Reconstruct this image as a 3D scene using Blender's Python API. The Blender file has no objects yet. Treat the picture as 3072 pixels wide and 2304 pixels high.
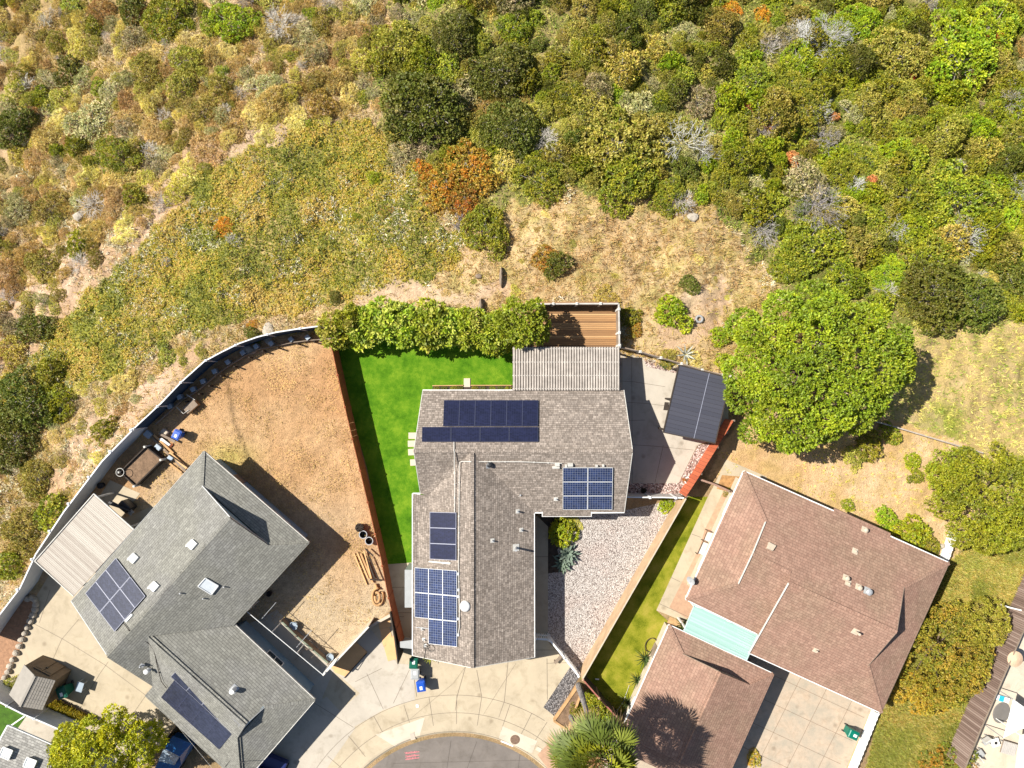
import bpy, math, random
import numpy as np
from mathutils import Vector, Matrix, noise as mnoise

# ------------------------------------------------------------------ camera, sky, sun
SC = bpy.context.scene
COL = SC.collection
CAM_Z = 52.0
FPX = 2048.0
CX, CY = 1536.0, 1152.0
cam_d = bpy.data.cameras.new("camera")
cam_d.lens = 24.0
cam_d.sensor_width = 36.0
cam_d.clip_end = 3000.0
cam = bpy.data.objects.new("camera", cam_d)
COL.objects.link(cam)
cam.location = (0, 0, CAM_Z)
cam.rotation_euler = (0, 0, 0)
SC.camera = cam

SUN_TO = Vector((-0.95 * math.cos(math.radians(48)), 0.31 * math.cos(math.radians(48)), math.sin(math.radians(48)))).normalized()
world = bpy.data.worlds.new("World")
SC.world = world
world.use_nodes = True
wn = world.node_tree
bg = wn.nodes["Background"]
sky = wn.nodes.new("ShaderNodeTexSky")
sky.sky_type = 'NISHITA'
sky.sun_disc = False
sky.sun_elevation = math.radians(48)
sky.sun_rotation = math.atan2(SUN_TO.x, SUN_TO.y)
wn.links.new(sky.outputs[0], bg.inputs[0])
bg.inputs[1].default_value = 0.06
sun_d = bpy.data.lights.new("sun", 'SUN')
sun_d.energy = 5.0
sun_d.angle = math.radians(0.5)
sun_d.color = (1.0, 0.95, 0.86)
sun = bpy.data.objects.new("sun", sun_d)
COL.objects.link(sun)
sun.location = (0, 0, 40)
sun.rotation_euler = SUN_TO.to_track_quat('Z', 'Y').to_euler()
SC.view_settings.view_transform = 'Standard'
SC.view_settings.look = 'None'
SC.view_settings.exposure = 0.76
SC.view_settings.gamma = 1.0
SC.cycles.max_bounces = 6
SC.cycles.diffuse_bounces = 3
SC.cycles.glossy_bounces = 2
SC.cycles.transmission_bounces = 3

# ------------------------------------------------------------------ place measuring
def V(px, py, z=0.0):
    s = (CAM_Z - z) / FPX
    return Vector(((px - CX) * s, -(py - CY) * s, z))

def ray_plane(px, py, p0, n):
    d = Vector(((px - CX) / FPX, -(py - CY) / FPX, -1.0))
    o = Vector((0, 0, CAM_Z))
    t = (Vector(p0) - o).dot(n) / d.dot(n)
    return o + d * t

def to_px(x, y, z=0.0):
    s = FPX / (CAM_Z - z)
    return x * s + CX, -y * s + CY

EDGE = [(-3000, 2050), (0, 1850), (300, 1390), (400, 1290), (600, 1085), (720, 1030), (830, 990), (960, 975), (1540, 895), (1860, 905),
        (2190, 1120), (2400, 1180), (2900, 1340), (3072, 1420), (6000, 1900)]
EDX = np.array([(p[0] - CX) * CAM_Z / FPX for p in EDGE])
EDY = np.array([-(p[1] - CY) * CAM_Z / FPX for p in EDGE])

def _lat(seed, n=256):
    return np.random.RandomState(seed).rand(n, n)
_LATS = {}
def vnoise(x, y, scale, seed):
    if seed not in _LATS:
        _LATS[seed] = _lat(seed)
    L = _LATS[seed]
    x = np.asarray(x, float) * scale + 1000.0; y = np.asarray(y, float) * scale + 1000.0
    xi = np.floor(x).astype(int); yi = np.floor(y).astype(int)
    fx = x - xi; fy = y - yi
    fx = fx * fx * (3 - 2 * fx); fy = fy * fy * (3 - 2 * fy)
    a = L[xi % 256, yi % 256]; b = L[(xi + 1) % 256, yi % 256]
    c = L[xi % 256, (yi + 1) % 256]; d = L[(xi + 1) % 256, (yi + 1) % 256]
    return (a * (1 - fx) + b * fx) * (1 - fy) + (c * (1 - fx) + d * fx) * fy
def fbm(x, y, scale, seed, o=4):
    s = 0; a = 1; t = 0
    for i in range(o):
        s = s + a * vnoise(x, y, scale * 2 ** i, seed + i); t += a; a *= 0.55
    return s / t

def hgt(x, y):
    x = np.asarray(x, float); y = np.asarray(y, float)
    d = np.clip(y - np.interp(x, EDX, EDY), 0, None)
    d2 = np.clip(d - 0.6, 0, None)
    k = np.clip(d2 / 3.0, 0, 1)
    z = -0.13 * np.where(d2 < 45, d2, 45) + k * (fbm(x, y, 0.22, 40, 3) - 0.5) * 1.1 + k * (fbm(x, y, 1.2, 50, 2) - 0.5) * 0.42 + k * (vnoise(x, y, 2.4, 57) - 0.5) * 0.14
    return z
def H(x, y):
    return float(hgt(np.array([x]), np.array([y]))[0])

def G(px, py, up=0.0):
    z = 0.0
    for _ in range(8):
        p = V(px, py, z)
        z = H(p.x, p.y) + up
    return V(px, py, z)

# ------------------------------------------------------------------ materials
def newmat(name):
    m = bpy.data.materials.new(name)
    m.use_nodes = True
    nt = m.node_tree
    b = nt.nodes["Principled BSDF"]
    return m, nt, b
def nd(nt, typ, ins=None, **kw):
    n = nt.nodes.new(typ)
    for k, v in kw.items():
        setattr(n, k, v)
    if ins:
        for k, v in ins.items():
            if isinstance(v, bpy.types.NodeSocket):
                nt.links.new(v, n.inputs[k])
            else:
                n.inputs[k].default_value = v
    return n
def c4(c, k=1.0):
    return (c[0] * k, c[1] * k, c[2] * k, 1.0)
def srgb(r, g, b):
    f = lambda u: (u / 255 / 12.92) if u / 255 <= 0.04045 else ((u / 255 + 0.055) / 1.055) ** 2.4
    return (f(r), f(g), f(b))
def mixc(nt, fac, a, b, mode='MIX'):
    n = nt.nodes.new("ShaderNodeMix")
    n.data_type = 'RGBA'; n.blend_type = mode
    for k, v in ((0, fac), (6, a), (7, b)):
        if isinstance(v, bpy.types.NodeSocket):
            nt.links.new(v, n.inputs[k])
        else:
            n.inputs[k].default_value = v
    return n.outputs[2]
def mth(nt, op, a, b=0.0, c=0.0):
    n = nt.nodes.new("ShaderNodeMath"); n.operation = op
    for k, v in enumerate((a, b, c)):
        if isinstance(v, bpy.types.NodeSocket):
            nt.links.new(v, n.inputs[k])
        else:
            n.inputs[k].default_value = v
    return n.outputs[0]
def ramp(nt, fac, stops):
    n = nt.nodes.new("ShaderNodeValToRGB")
    e = n.color_ramp.elements
    e[0].position, e[0].color = stops[0][0], c4(stops[0][1])
    e[1].position, e[1].color = stops[-1][0], c4(stops[-1][1])
    for p, c in stops[1:-1]:
        q = e.new(p); q.color = c4(c)
    nt.links.new(fac, n.inputs[0])
    return n.outputs[0]
def bump(nt, b, h, dist=0.02, strength=1.0):
    n = nt.nodes.new("ShaderNodeBump")
    n.inputs["Distance"].default_value = dist
    n.inputs["Strength"].default_value = strength
    nt.links.new(h, n.inputs["Height"])
    nt.links.new(n.outputs[0], b.inputs["Normal"])
def gpos(nt):
    return nt.nodes.new("ShaderNodeNewGeometry").outputs["Position"]

def noisy(name, col, var=0.25, scale=3.0, fine=25.0, rough=0.85, bd=0.01, col2=None, spec=0.3, metal=0.0):
    """a surface of one colour with real blotches and grain"""
    m, nt, b = newmat(name)
    P = gpos(nt)
    n1 = nd(nt, "ShaderNodeTexNoise", {"Vector": P, "Scale": scale, "Detail": 6.0, "Roughness": 0.65})
    n2 = nd(nt, "ShaderNodeTexNoise", {"Vector": P, "Scale": fine, "Detail": 3.0})
    c2 = col2 if col2 else tuple(x * (1 - var) for x in col)
    base = ramp(nt, n1.outputs[0], [(0.32, c2), (0.68, tuple(min(1, x * (1 + var * 0.4)) for x in col))])
    fin = mth(nt, 'MULTIPLY_ADD', n2.outputs[0], var * 1.2, 1 - var * 0.6)
    cc = nd(nt, "ShaderNodeCombineColor", {0: fin, 1: fin, 2: fin})
    nt.links.new(mixc(nt, 1.0, base, cc.outputs[0], 'MULTIPLY'), b.inputs["Base Color"])
    b.inputs["Roughness"].default_value = rough
    b.inputs["Specular IOR Level"].default_value = spec
    b.inputs["Metallic"].default_value = metal
    if 'concrete' in name or 'asphalt' in name:
        n4 = nd(nt, "ShaderNodeTexNoise", {"Vector": P, "Scale": 0.9, "Detail": 8.0, "Roughness": 0.75, "Distortion": 0.6})
        n5 = nd(nt, "ShaderNodeTexVoronoi", {"Vector": P, "Scale": 0.7})
        st = ramp(nt, n4.outputs[0], [(0.50, (1, 1, 1)), (0.72, (0.70, 0.68, 0.64))])
        sp = ramp(nt, n5.outputs["Distance"], [(0.05, (0.72, 0.70, 0.68)), (0.16, (1, 1, 1))])
        old = b.inputs["Base Color"].links[0].from_socket
        nt.links.new(mixc(nt, 1.0, mixc(nt, 0.8, old, st, 'MULTIPLY'), sp, 'MULTIPLY'), b.inputs["Base Color"])
    if bd:
        bump(nt, b, n2.outputs[0], bd)
    return m

def shingle(name, dark, light, mort, w=0.30, h=0.145, patch=None, contrast=0.5):
    m, nt, b = newmat(name)
    uv = nd(nt, "ShaderNodeUVMap").outputs[0]
    br = nd(nt, "ShaderNodeTexBrick", {"Vector": uv, "Color1": c4(dark), "Color2": c4(light), "Mortar": c4(mort), "Scale": 1.0,
        "Mortar Size": 0.011, "Mortar Smooth": 0.3, "Bias": 0.0, "Brick Width": w, "Row Height": h}, offset=0.37, offset_frequency=3, squash=0.7, squash_frequency=2)
    sx = nd(nt, "ShaderNodeSeparateXYZ", {0: uv})
    # random tone per tab
    row = mth(nt, 'FLOOR', mth(nt, 'DIVIDE', sx.outputs[1], h))
    shift = nd(nt, "ShaderNodeTexWhiteNoise", {"W": row}, noise_dimensions='1D')
    colx = mth(nt, 'FLOOR', mth(nt, 'DIVIDE', mth(nt, 'MULTIPLY_ADD', shift.outputs[0], 3.0, sx.outputs[0]), w * 0.72))
    cv = nd(nt, "ShaderNodeCombineXYZ", {0: colx, 1: row})
    wnn = nd(nt, "ShaderNodeTexWhiteNoise", {"Vector": cv.outputs[0]}, noise_dimensions='2D')
    tone = mth(nt, 'MULTIPLY_ADD', mth(nt, 'POWER', wnn.outputs[0], 1.8), contrast, 1 - contrast * 0.4)
    big = nd(nt, "ShaderNodeTexNoise", {"Vector": gpos(nt), "Scale": 0.55, "Detail": 5.0, "Roughness": 0.6})
    t2 = mth(nt, 'MULTIPLY', tone, mth(nt, 'MULTIPLY_ADD', big.outputs[0], 0.36, 0.82))
    cc = nd(nt, "ShaderNodeCombineColor", {0: t2, 1: t2, 2: t2})
    col = mixc(nt, 1.0, br.outputs[0], cc.outputs[0], 'MULTIPLY')
    if patch:
        n3 = nd(nt, "ShaderNodeTexNoise", {"Vector": gpos(nt), "Scale": 0.35, "Detail": 3.0})
        f = ramp(nt, n3.outputs[0], [(0.45, (0, 0, 0)), (0.62, (0.75, 0.75, 0.75))])
        tint = mixc(nt, f, (1, 1, 1, 1), c4(patch))
        col = mixc(nt, 1.0, col, tint, 'MULTIPLY')
    nt.links.new(col, b.inputs["Base Color"])
    b.inputs["Roughness"].default_value = 0.9
    b.inputs["Specular IOR Level"].default_value = 0.2
    saw = mth(nt, 'FRACT', mth(nt, 'DIVIDE', sx.outputs[1], h))
    grain = nd(nt, "ShaderNodeTexNoise", {"Vector": gpos(nt), "Scale": 60.0, "Detail": 2.0})
    hh = mth(nt, 'ADD', mth(nt, 'MULTIPLY', saw, -1.0), mth(nt, 'MULTIPLY', grain.outputs[0], 0.25))
    hh = mth(nt, 'ADD', hh, mth(nt, 'MULTIPLY', wnn.outputs[0], 0.35))
    bump(nt, b, hh, 0.022, 0.8)
    return m

def leafmat(name, var=0.3, trans=0.3, rough=0.6):
    """foliage: the colour comes from the leaf's own tint, with a little plant-to-plant variation"""
    m, nt, b = newmat(name)
    nt.nodes.remove(b)
    at = nd(nt, "ShaderNodeAttribute", attribute_name="tint")
    oi = nd(nt, "ShaderNodeObjectInfo")
    hs = nd(nt, "ShaderNodeHueSaturation", {"Hue": mth(nt, 'MULTIPLY_ADD', oi.outputs["Random"], 0.04 * var / 0.3, 0.5 - 0.02 * var / 0.3),
        "Value": mth(nt, 'MULTIPLY_ADD', oi.outputs["Random"], var, 1 - var / 2), "Color": at.outputs["Color"]})
    d = nd(nt, "ShaderNodeBsdfDiffuse", {"Color": hs.outputs[0]})
    t = nd(nt, "ShaderNodeBsdfTranslucent", {"Color": hs.outputs[0]})
    g = nd(nt, "ShaderNodeBsdfGlossy", {"Color": (1, 1, 1, 1), "Roughness": rough})
    mx = nd(nt, "ShaderNodeMixShader", {0: trans, 1: d.outputs[0], 2: t.outputs[0]})
    m2 = nd(nt, "ShaderNodeMixShader", {0: 0.03, 1: mx.outputs[0], 2: g.outputs[0]})
    nt.links.new(m2.outputs[0], nt.nodes["Material Output"].inputs[0])
    return m

def planks(name, cols, width, axis, gap=0.06, grain=0.35, rough=0.8):
    """boards: axis = direction ACROSS the boards (x,y)"""
    m, nt, b = newmat(name)
    P = gpos(nt)
    ax = Vector(axis).normalized()
    dot = nd(nt, "ShaderNodeVectorMath", {0: P, 1: (ax.x, ax.y, 0)}, operation='DOT_PRODUCT').outputs["Value"]
    along = nd(nt, "ShaderNodeVectorMath", {0: P, 1: (-ax.y, ax.x, 0)}, operation='DOT_PRODUCT').outputs["Value"]
    u = mth(nt, 'DIVIDE', dot, width)
    idx = mth(nt, 'FLOOR', u)
    rnd = nd(nt, "ShaderNodeTexWhiteNoise", {"W": idx}, noise_dimensions='1D').outputs[0]
    v3 = nd(nt, "ShaderNodeCombineXYZ", {0: mth(nt, 'MULTIPLY', along, 0.7), 1: mth(nt, 'MULTIPLY', dot, 14.0), 2: mth(nt, 'MULTIPLY', rnd, 9.0)})
    gr = nd(nt, "ShaderNodeTexNoise", {"Vector": v3.outputs[0], "Scale": 1.4, "Detail": 5.0, "Roughness": 0.7})
    f = mth(nt, 'ADD', mth(nt, 'MULTIPLY', rnd, 1 - grain), mth(nt, 'MULTIPLY', gr.outputs[0], grain * 1.2))
    col = ramp(nt, f, [(0.05 + 0.9 * i / (len(cols) - 1), c) for i, c in enumerate(cols)])
    fr = mth(nt, 'FRACT', u)
    edge = mth(nt, 'LESS_THAN', fr, gap)
    col = mixc(nt, edge, col, (0.03, 0.02, 0.015, 1))
    nt.links.new(col, b.inputs["Base Color"])
    b.inputs["Roughness"].default_value = rough
    bump(nt, b, mth(nt, 'SUBTRACT', gr.outputs[0], edge), 0.01)
    return m

def plain(name, col, rough=0.5, metal=0.0, spec=0.5, **kw):
    return noisy(name, col, var=0.10, scale=2.0, fine=18.0, rough=rough, bd=0.0, spec=spec, metal=metal)

def gravelmat(name, stops, size=0.06, big=None):
    m, nt, b = newmat(name)
    P = gpos(nt)
    wob = nd(nt, "ShaderNodeTexNoise", {"Vector": P, "Scale": 9.0})
    vo = nd(nt, "ShaderNodeTexVoronoi", {"Vector": P, "Scale": 1.0 / size, "Randomness": 1.0})
    sp = nd(nt, "ShaderNodeSeparateColor", {0: vo.outputs["Color"]})
    col = ramp(nt, sp.outputs[0], stops)
    # colour darkens towards the gaps between the stones
    gp = ramp(nt, vo.outputs["Distance"], [(0.42, (1, 1, 1)), (0.85, (0.35, 0.3, 0.28))])
    col = mixc(nt, 1.0, col, gp, 'MULTIPLY')
    bn = nd(nt, "ShaderNodeTexNoise", {"Vector": P, "Scale": 0.5, "Detail": 4.0})
    if big:
        f = ramp(nt, bn.outputs[0], [(0.48, (0, 0, 0)), (0.66, (0.8, 0.8, 0.8))])
        col = mixc(nt, 1.0, col, mixc(nt, f, (1, 1, 1, 1), c4(big)), 'MULTIPLY')
    nt.links.new(col, b.inputs["Base Color"])
    b.inputs["Roughness"].default_value = 0.9
    bump(nt, b, mth(nt, 'MULTIPLY', vo.outputs["Distance"], -1.0), size * 0.7)
    return m

def cellmat(name, cell, line, cw, ch, lw, rough=0.25):
    m, nt, b = newmat(name)
    uv = nd(nt, "ShaderNodeUVMap").outputs[0]
    sx = nd(nt, "ShaderNodeSeparateXYZ", {0: uv})
    a = mth(nt, 'LESS_THAN', mth(nt, 'FRACT', mth(nt, 'DIVIDE', sx.outputs[0], cw)), lw / cw)
    c = mth(nt, 'LESS_THAN', mth(nt, 'FRACT', mth(nt, 'DIVIDE', sx.outputs[1], ch)), lw / ch)
    f = mth(nt, 'MAXIMUM', a, c)
    cv = nd(nt, "ShaderNodeCombineXYZ", {0: mth(nt, 'FLOOR', mth(nt, 'DIVIDE', sx.outputs[0], cw)), 1: mth(nt, 'FLOOR', mth(nt, 'DIVIDE', sx.outputs[1], ch))})
    wnn = nd(nt, "ShaderNodeTexWhiteNoise", {"Vector": cv.outputs[0]}, noise_dimensions='2D')
    t = mth(nt, 'MULTIPLY_ADD', wnn.outputs[0], 0.7, 0.65)
    n = nd(nt, "ShaderNodeTexNoise", {"Vector": gpos(nt), "Scale": 0.8, "Detail": 3.0})
    t = mth(nt, 'MULTIPLY', t, mth(nt, 'MULTIPLY_ADD', n.outputs[0], 0.8, 0.6))
    cc = nd(nt, "ShaderNodeCombineColor", {0: t, 1: t, 2: t})
    col = mixc(nt, f, mixc(nt, 1.0, c4(cell), cc.outputs[0], 'MULTIPLY'), c4(line))
    nt.links.new(col, b.inputs["Base Color"])
    b.inputs["Roughness"].default_value = rough
    b.inputs["Specular IOR Level"].default_value = 0.5
    return m

M = {}
M['main_roof'] = shingle("weathered_brown_shingle", (0.225, 0.187, 0.157), (0.315, 0.267, 0.228), (0.09, 0.073, 0.06), w=0.26, h=0.145, contrast=0.5)
M['grey_roof'] = shingle("grey_green_shingle", (0.205, 0.20, 0.175), (0.245, 0.24, 0.21), (0.09, 0.088, 0.08), w=0.42, h=0.17, contrast=0.22, patch=(1.0, 1.0, 1.06))
M['red_roof'] = shingle("red_brown_shingle", (0.285, 0.17, 0.125), (0.335, 0.21, 0.155), (0.17, 0.10, 0.075), w=0.30, h=0.20, contrast=0.22, patch=(0.92, 1.0, 0.95))
M['pale_roof'] = shingle("pale_grey_shingle", (0.28, 0.27, 0.25), (0.36, 0.35, 0.32), (0.15, 0.14, 0.13), w=0.32, h=0.15, contrast=0.4)
M['white'] = plain("white_paint", (0.80, 0.80, 0.78))
M['offwhite'] = noisy("aged_white_paint", (0.62, 0.60, 0.55), 0.2)
M['vinyl'] = noisy("white_vinyl", (0.66, 0.68, 0.70), 0.08, rough=0.5)
M['stucco'] = noisy("cream_stucco", (0.52, 0.44, 0.34), 0.15)
M['stucco_grey'] = noisy("pale_blue_siding", (0.22, 0.32, 0.40), 0.12)
M['tan_wall'] = noisy("tan_painted_wall", (0.48, 0.33, 0.20), 0.25, scale=1.2)
M['red_fence'] = planks("red_stained_boards", [(0.36, 0.075, 0.03), (0.44, 0.10, 0.04), (0.52, 0.14, 0.06)], 0.14, (0.5, -0.86), gap=0.05)
M['rust_fence'] = noisy("rust_stained_boards", (0.33, 0.095, 0.04), 0.3, scale=1.5)
M['concrete'] = noisy("pale_concrete", (0.46, 0.385, 0.275), 0.13, scale=0.6, fine=30, bd=0.004)
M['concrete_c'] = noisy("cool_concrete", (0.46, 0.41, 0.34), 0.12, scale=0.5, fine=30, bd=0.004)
M['concrete_w'] = noisy("white_concrete", (0.56, 0.48, 0.38), 0.12, scale=0.8, fine=30, bd=0.004)
M['concrete_p'] = noisy("stained_pinkish_concrete", (0.44, 0.34, 0.25), 0.35, scale=0.9, fine=30, bd=0.004, col2=(0.34, 0.30, 0.235))
M['joint'] = noisy("dark_joint", (0.17, 0.14, 0.11), 0.2)
M['asphalt'] = noisy("worn_asphalt", (0.19, 0.165, 0.145), 0.2, scale=0.8, fine=60, bd=0.006)
M['line_dark'] = noisy("dark_line_grey", (0.09, 0.075, 0.065), 0.2)
M['lawn'] = None
M['gravel'] = gravelmat("white_pebbles", [(0.0, (0.20, 0.175, 0.16)), (0.3, (0.40, 0.355, 0.32)), (0.6, (0.54, 0.49, 0.45)), (1.0, (0.68, 0.64, 0.60))], 0.062, big=(1.0, 0.93, 0.91))
M['gravel_pink'] = gravelmat("pink_pebbles", [(0.0, (0.16, 0.10, 0.08)), (0.4, (0.40, 0.28, 0.24)), (0.7, (0.55, 0.43, 0.38)), (1.0, (0.72, 0.66, 0.60))], 0.095)
M['gravel_dark'] = gravelmat("charcoal_pebbles", [(0.0, (0.06, 0.055, 0.055)), (0.5, (0.15, 0.14, 0.14)), (1.0, (0.34, 0.32, 0.31))], 0.08)
M['soil'] = noisy("brown_soil", (0.22, 0.14, 0.085), 0.4, scale=3, fine=20, bd=0.04)
M['soil_dark'] = noisy("dark_mulch", (0.075, 0.055, 0.04), 0.5, scale=4, fine=22, bd=0.05)
M['wood'] = noisy("tan_lumber", (0.50, 0.30, 0.14), 0.25, scale=2)
M['wood_grey'] = noisy("weathered_lumber", (0.26, 0.20, 0.15), 0.3, scale=2)
M['wood_dark'] = noisy("dark_stained_lumber", (0.05, 0.038, 0.03), 0.3, scale=2)
M['ply'] = noisy("plywood", (0.66, 0.40, 0.19), 0.15, scale=1)
M['deck'] = planks("deck_boards", [(0.10, 0.05, 0.022), (0.36, 0.19, 0.075), (0.60, 0.38, 0.18)], 0.14, (0, 1), gap=0.08)
M['black'] = plain("black_plastic", (0.02, 0.02, 0.022))
M['grey'] = plain("grey_plastic", (0.36, 0.37, 0.37))
M['metal'] = plain("galvanised_metal", (0.45, 0.46, 0.47), rough=0.4, metal=0.3)
M['blue'] = plain("blue_plastic", (0.01, 0.075, 0.42), rough=0.4)
M['green'] = plain("green_plastic", (0.0, 0.15, 0.10), rough=0.4)
M['darkgreen'] = plain("dark_green_plastic", (0.0, 0.10, 0.06), rough=0.45)
M['cell_black'] = cellmat("solar_cells_black", (0.010, 0.012, 0.036), (0.026, 0.030, 0.062), 0.16, 0.083, 0.012, 0.3)
M['cell_violet'] = cellmat("solar_cells_violet", (0.030, 0.034, 0.058), (0.037, 0.041, 0.07), 0.16, 0.083, 0.012, 0.3)
M['cell_blue'] = cellmat("solar_cells_blue", (0.018, 0.030, 0.085), (0.17, 0.19, 0.25), 0.161, 0.161, 0.018, 0.3)
M['frame_w'] = plain("silver_frame", (0.62, 0.63, 0.63), rough=0.4)
M['frame_b'] = plain("dark_frame", (0.04, 0.045, 0.08), rough=0.4)
M['panel_line'] = plain("grey_frame", (0.30, 0.31, 0.38), rough=0.4)
M['glass'] = plain("window_glass", (0.03, 0.045, 0.055), rough=0.08, spec=0.8)
M['skylight'] = plain("white_skylight_dome", (0.72, 0.76, 0.78), rough=0.2)
M['slate'] = planks("charcoal_canopy_boards", [(0.034, 0.036, 0.053), (0.04, 0.042, 0.06), (0.046, 0.048, 0.066)], 0.30, (0.24, 0.97), gap=0.02)
M['aqua'] = planks("aqua_corrugated_sheet", [(0.22, 0.38, 0.33), (0.30, 0.47, 0.42), (0.38, 0.54, 0.50)], 0.11, (0.43, 0.90), gap=0.0)
M['brick_paver'] = noisy("pink_pavers", (0.46, 0.29, 0.19), 0.2, scale=2.5)
M['rock'] = noisy("pale_rock", (0.48, 0.42, 0.34), 0.3, scale=3, bd=0.05)
M['pinkpaint'] = noisy("pink_marking_paint", (0.62, 0.20, 0.22), 0.3, scale=8)
M['navy_panel'] = noisy("navy_screen_panel", (0.035, 0.065, 0.11), 0.3, scale=2)
M['bluegrey'] = plain("blue_grey_plastic", (0.30, 0.36, 0.42))
M['cobalt'] = plain("blue_car_paint", (0.012, 0.09, 0.26), rough=0.3)
M['shedbrown'] = noisy("brown_shed_panel", (0.20, 0.145, 0.095), 0.15)
M['shedroof'] = noisy("taupe_shed_roof", (0.30, 0.275, 0.24), 0.12)
M['leaf'] = leafmat("foliage")
M['leaf_soft'] = leafmat("soft_foliage", var=0.5, trans=0.15)
M['bark'] = noisy("brown_bark", (0.16, 0.11, 0.075), 0.4, scale=4, fine=25, bd=0.03)
M['palmbark'] = noisy("grey_palm_bark", (0.26, 0.24, 0.23), 0.4, scale=3, fine=14, bd=0.06)
M['deadwood'] = noisy("bleached_dead_wood", (0.50, 0.47, 0.45), 0.2, scale=4)
M['tyre'] = noisy("grey_tyre_rubber", (0.34, 0.34, 0.34), 0.2)

def lawnmat():
    m, nt, b = newmat("short_green_turf")
    P = gpos(nt)
    n1 = nd(nt, "ShaderNodeTexNoise", {"Vector": P, "Scale": 0.7, "Detail": 4.0})
    n2 = nd(nt, "ShaderNodeTexNoise", {"Vector": P, "Scale": 14.0, "Detail": 4.0, "Roughness": 0.7})
    n3 = nd(nt, "ShaderNodeTexNoise", {"Vector": P, "Scale": 3.0, "Detail": 3.0})
    f = mth(nt, 'ADD', mth(nt, 'MULTIPLY', n1.outputs[0], 0.5), mth(nt, 'ADD', mth(nt, 'MULTIPLY', n2.outputs[0], 0.3), mth(nt, 'MULTIPLY', n3.outputs[0], 0.25)))
    col = ramp(nt, f, [(0.36, (0.03, 0.10, 0.004)), (0.50, (0.075, 0.185, 0.008)), (0.66, (0.17, 0.28, 0.018))])
    nt.links.new(col, b.inputs["Base Color"])
    b.inputs["Roughness"].default_value = 1.0
    b.inputs["Specular IOR Level"].default_value = 0.1
    bump(nt, b, n2.outputs[0], 0.03)
    return m
M['lawn'] = lawnmat()
def lawn2():
    m, nt, b = newmat("olive_turf")
    P = gpos(nt)
    n1 = nd(nt, "ShaderNodeTexNoise", {"Vector": P, "Scale": 0.9, "Detail": 5.0})
    n2 = nd(nt, "ShaderNodeTexNoise", {"Vector": P, "Scale": 14.0, "Detail": 4.0, "Roughness": 0.7})
    f = mth(nt, 'ADD', mth(nt, 'MULTIPLY', n1.outputs[0], 0.65), mth(nt, 'MULTIPLY', n2.outputs[0], 0.35))
    col = ramp(nt, f, [(0.38, (0.10, 0.125, 0.006)), (0.5, (0.21, 0.215, 0.018)), (0.64, (0.32, 0.27, 0.045))])
    nt.links.new(col, b.inputs["Base Color"])
    b.inputs["Roughness"].default_value = 1.0
    b.inputs["Specular IOR Level"].default_value = 0.1
    bump(nt, b, n2.outputs[0], 0.03)
    return m
M['lawn2'] = lawn2()

# ------------------------------------------------------------------ building helpers
ORG = {}
def tag(o, label=None, cat=None, group=None, kind=None):
    if label: o['label'] = label
    if cat: o['category'] = cat
    if group: o['group'] = group
    if kind: o['kind'] = kind
    return o
def empty(name, loc, label, cat, group=None):
    o = bpy.data.objects.new(name, None)
    o.empty_display_size = 0.3
    COL.objects.link(o)
    o.location = loc
    ORG[o.name] = tuple(loc)
    return tag(o, label, cat, group)

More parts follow.
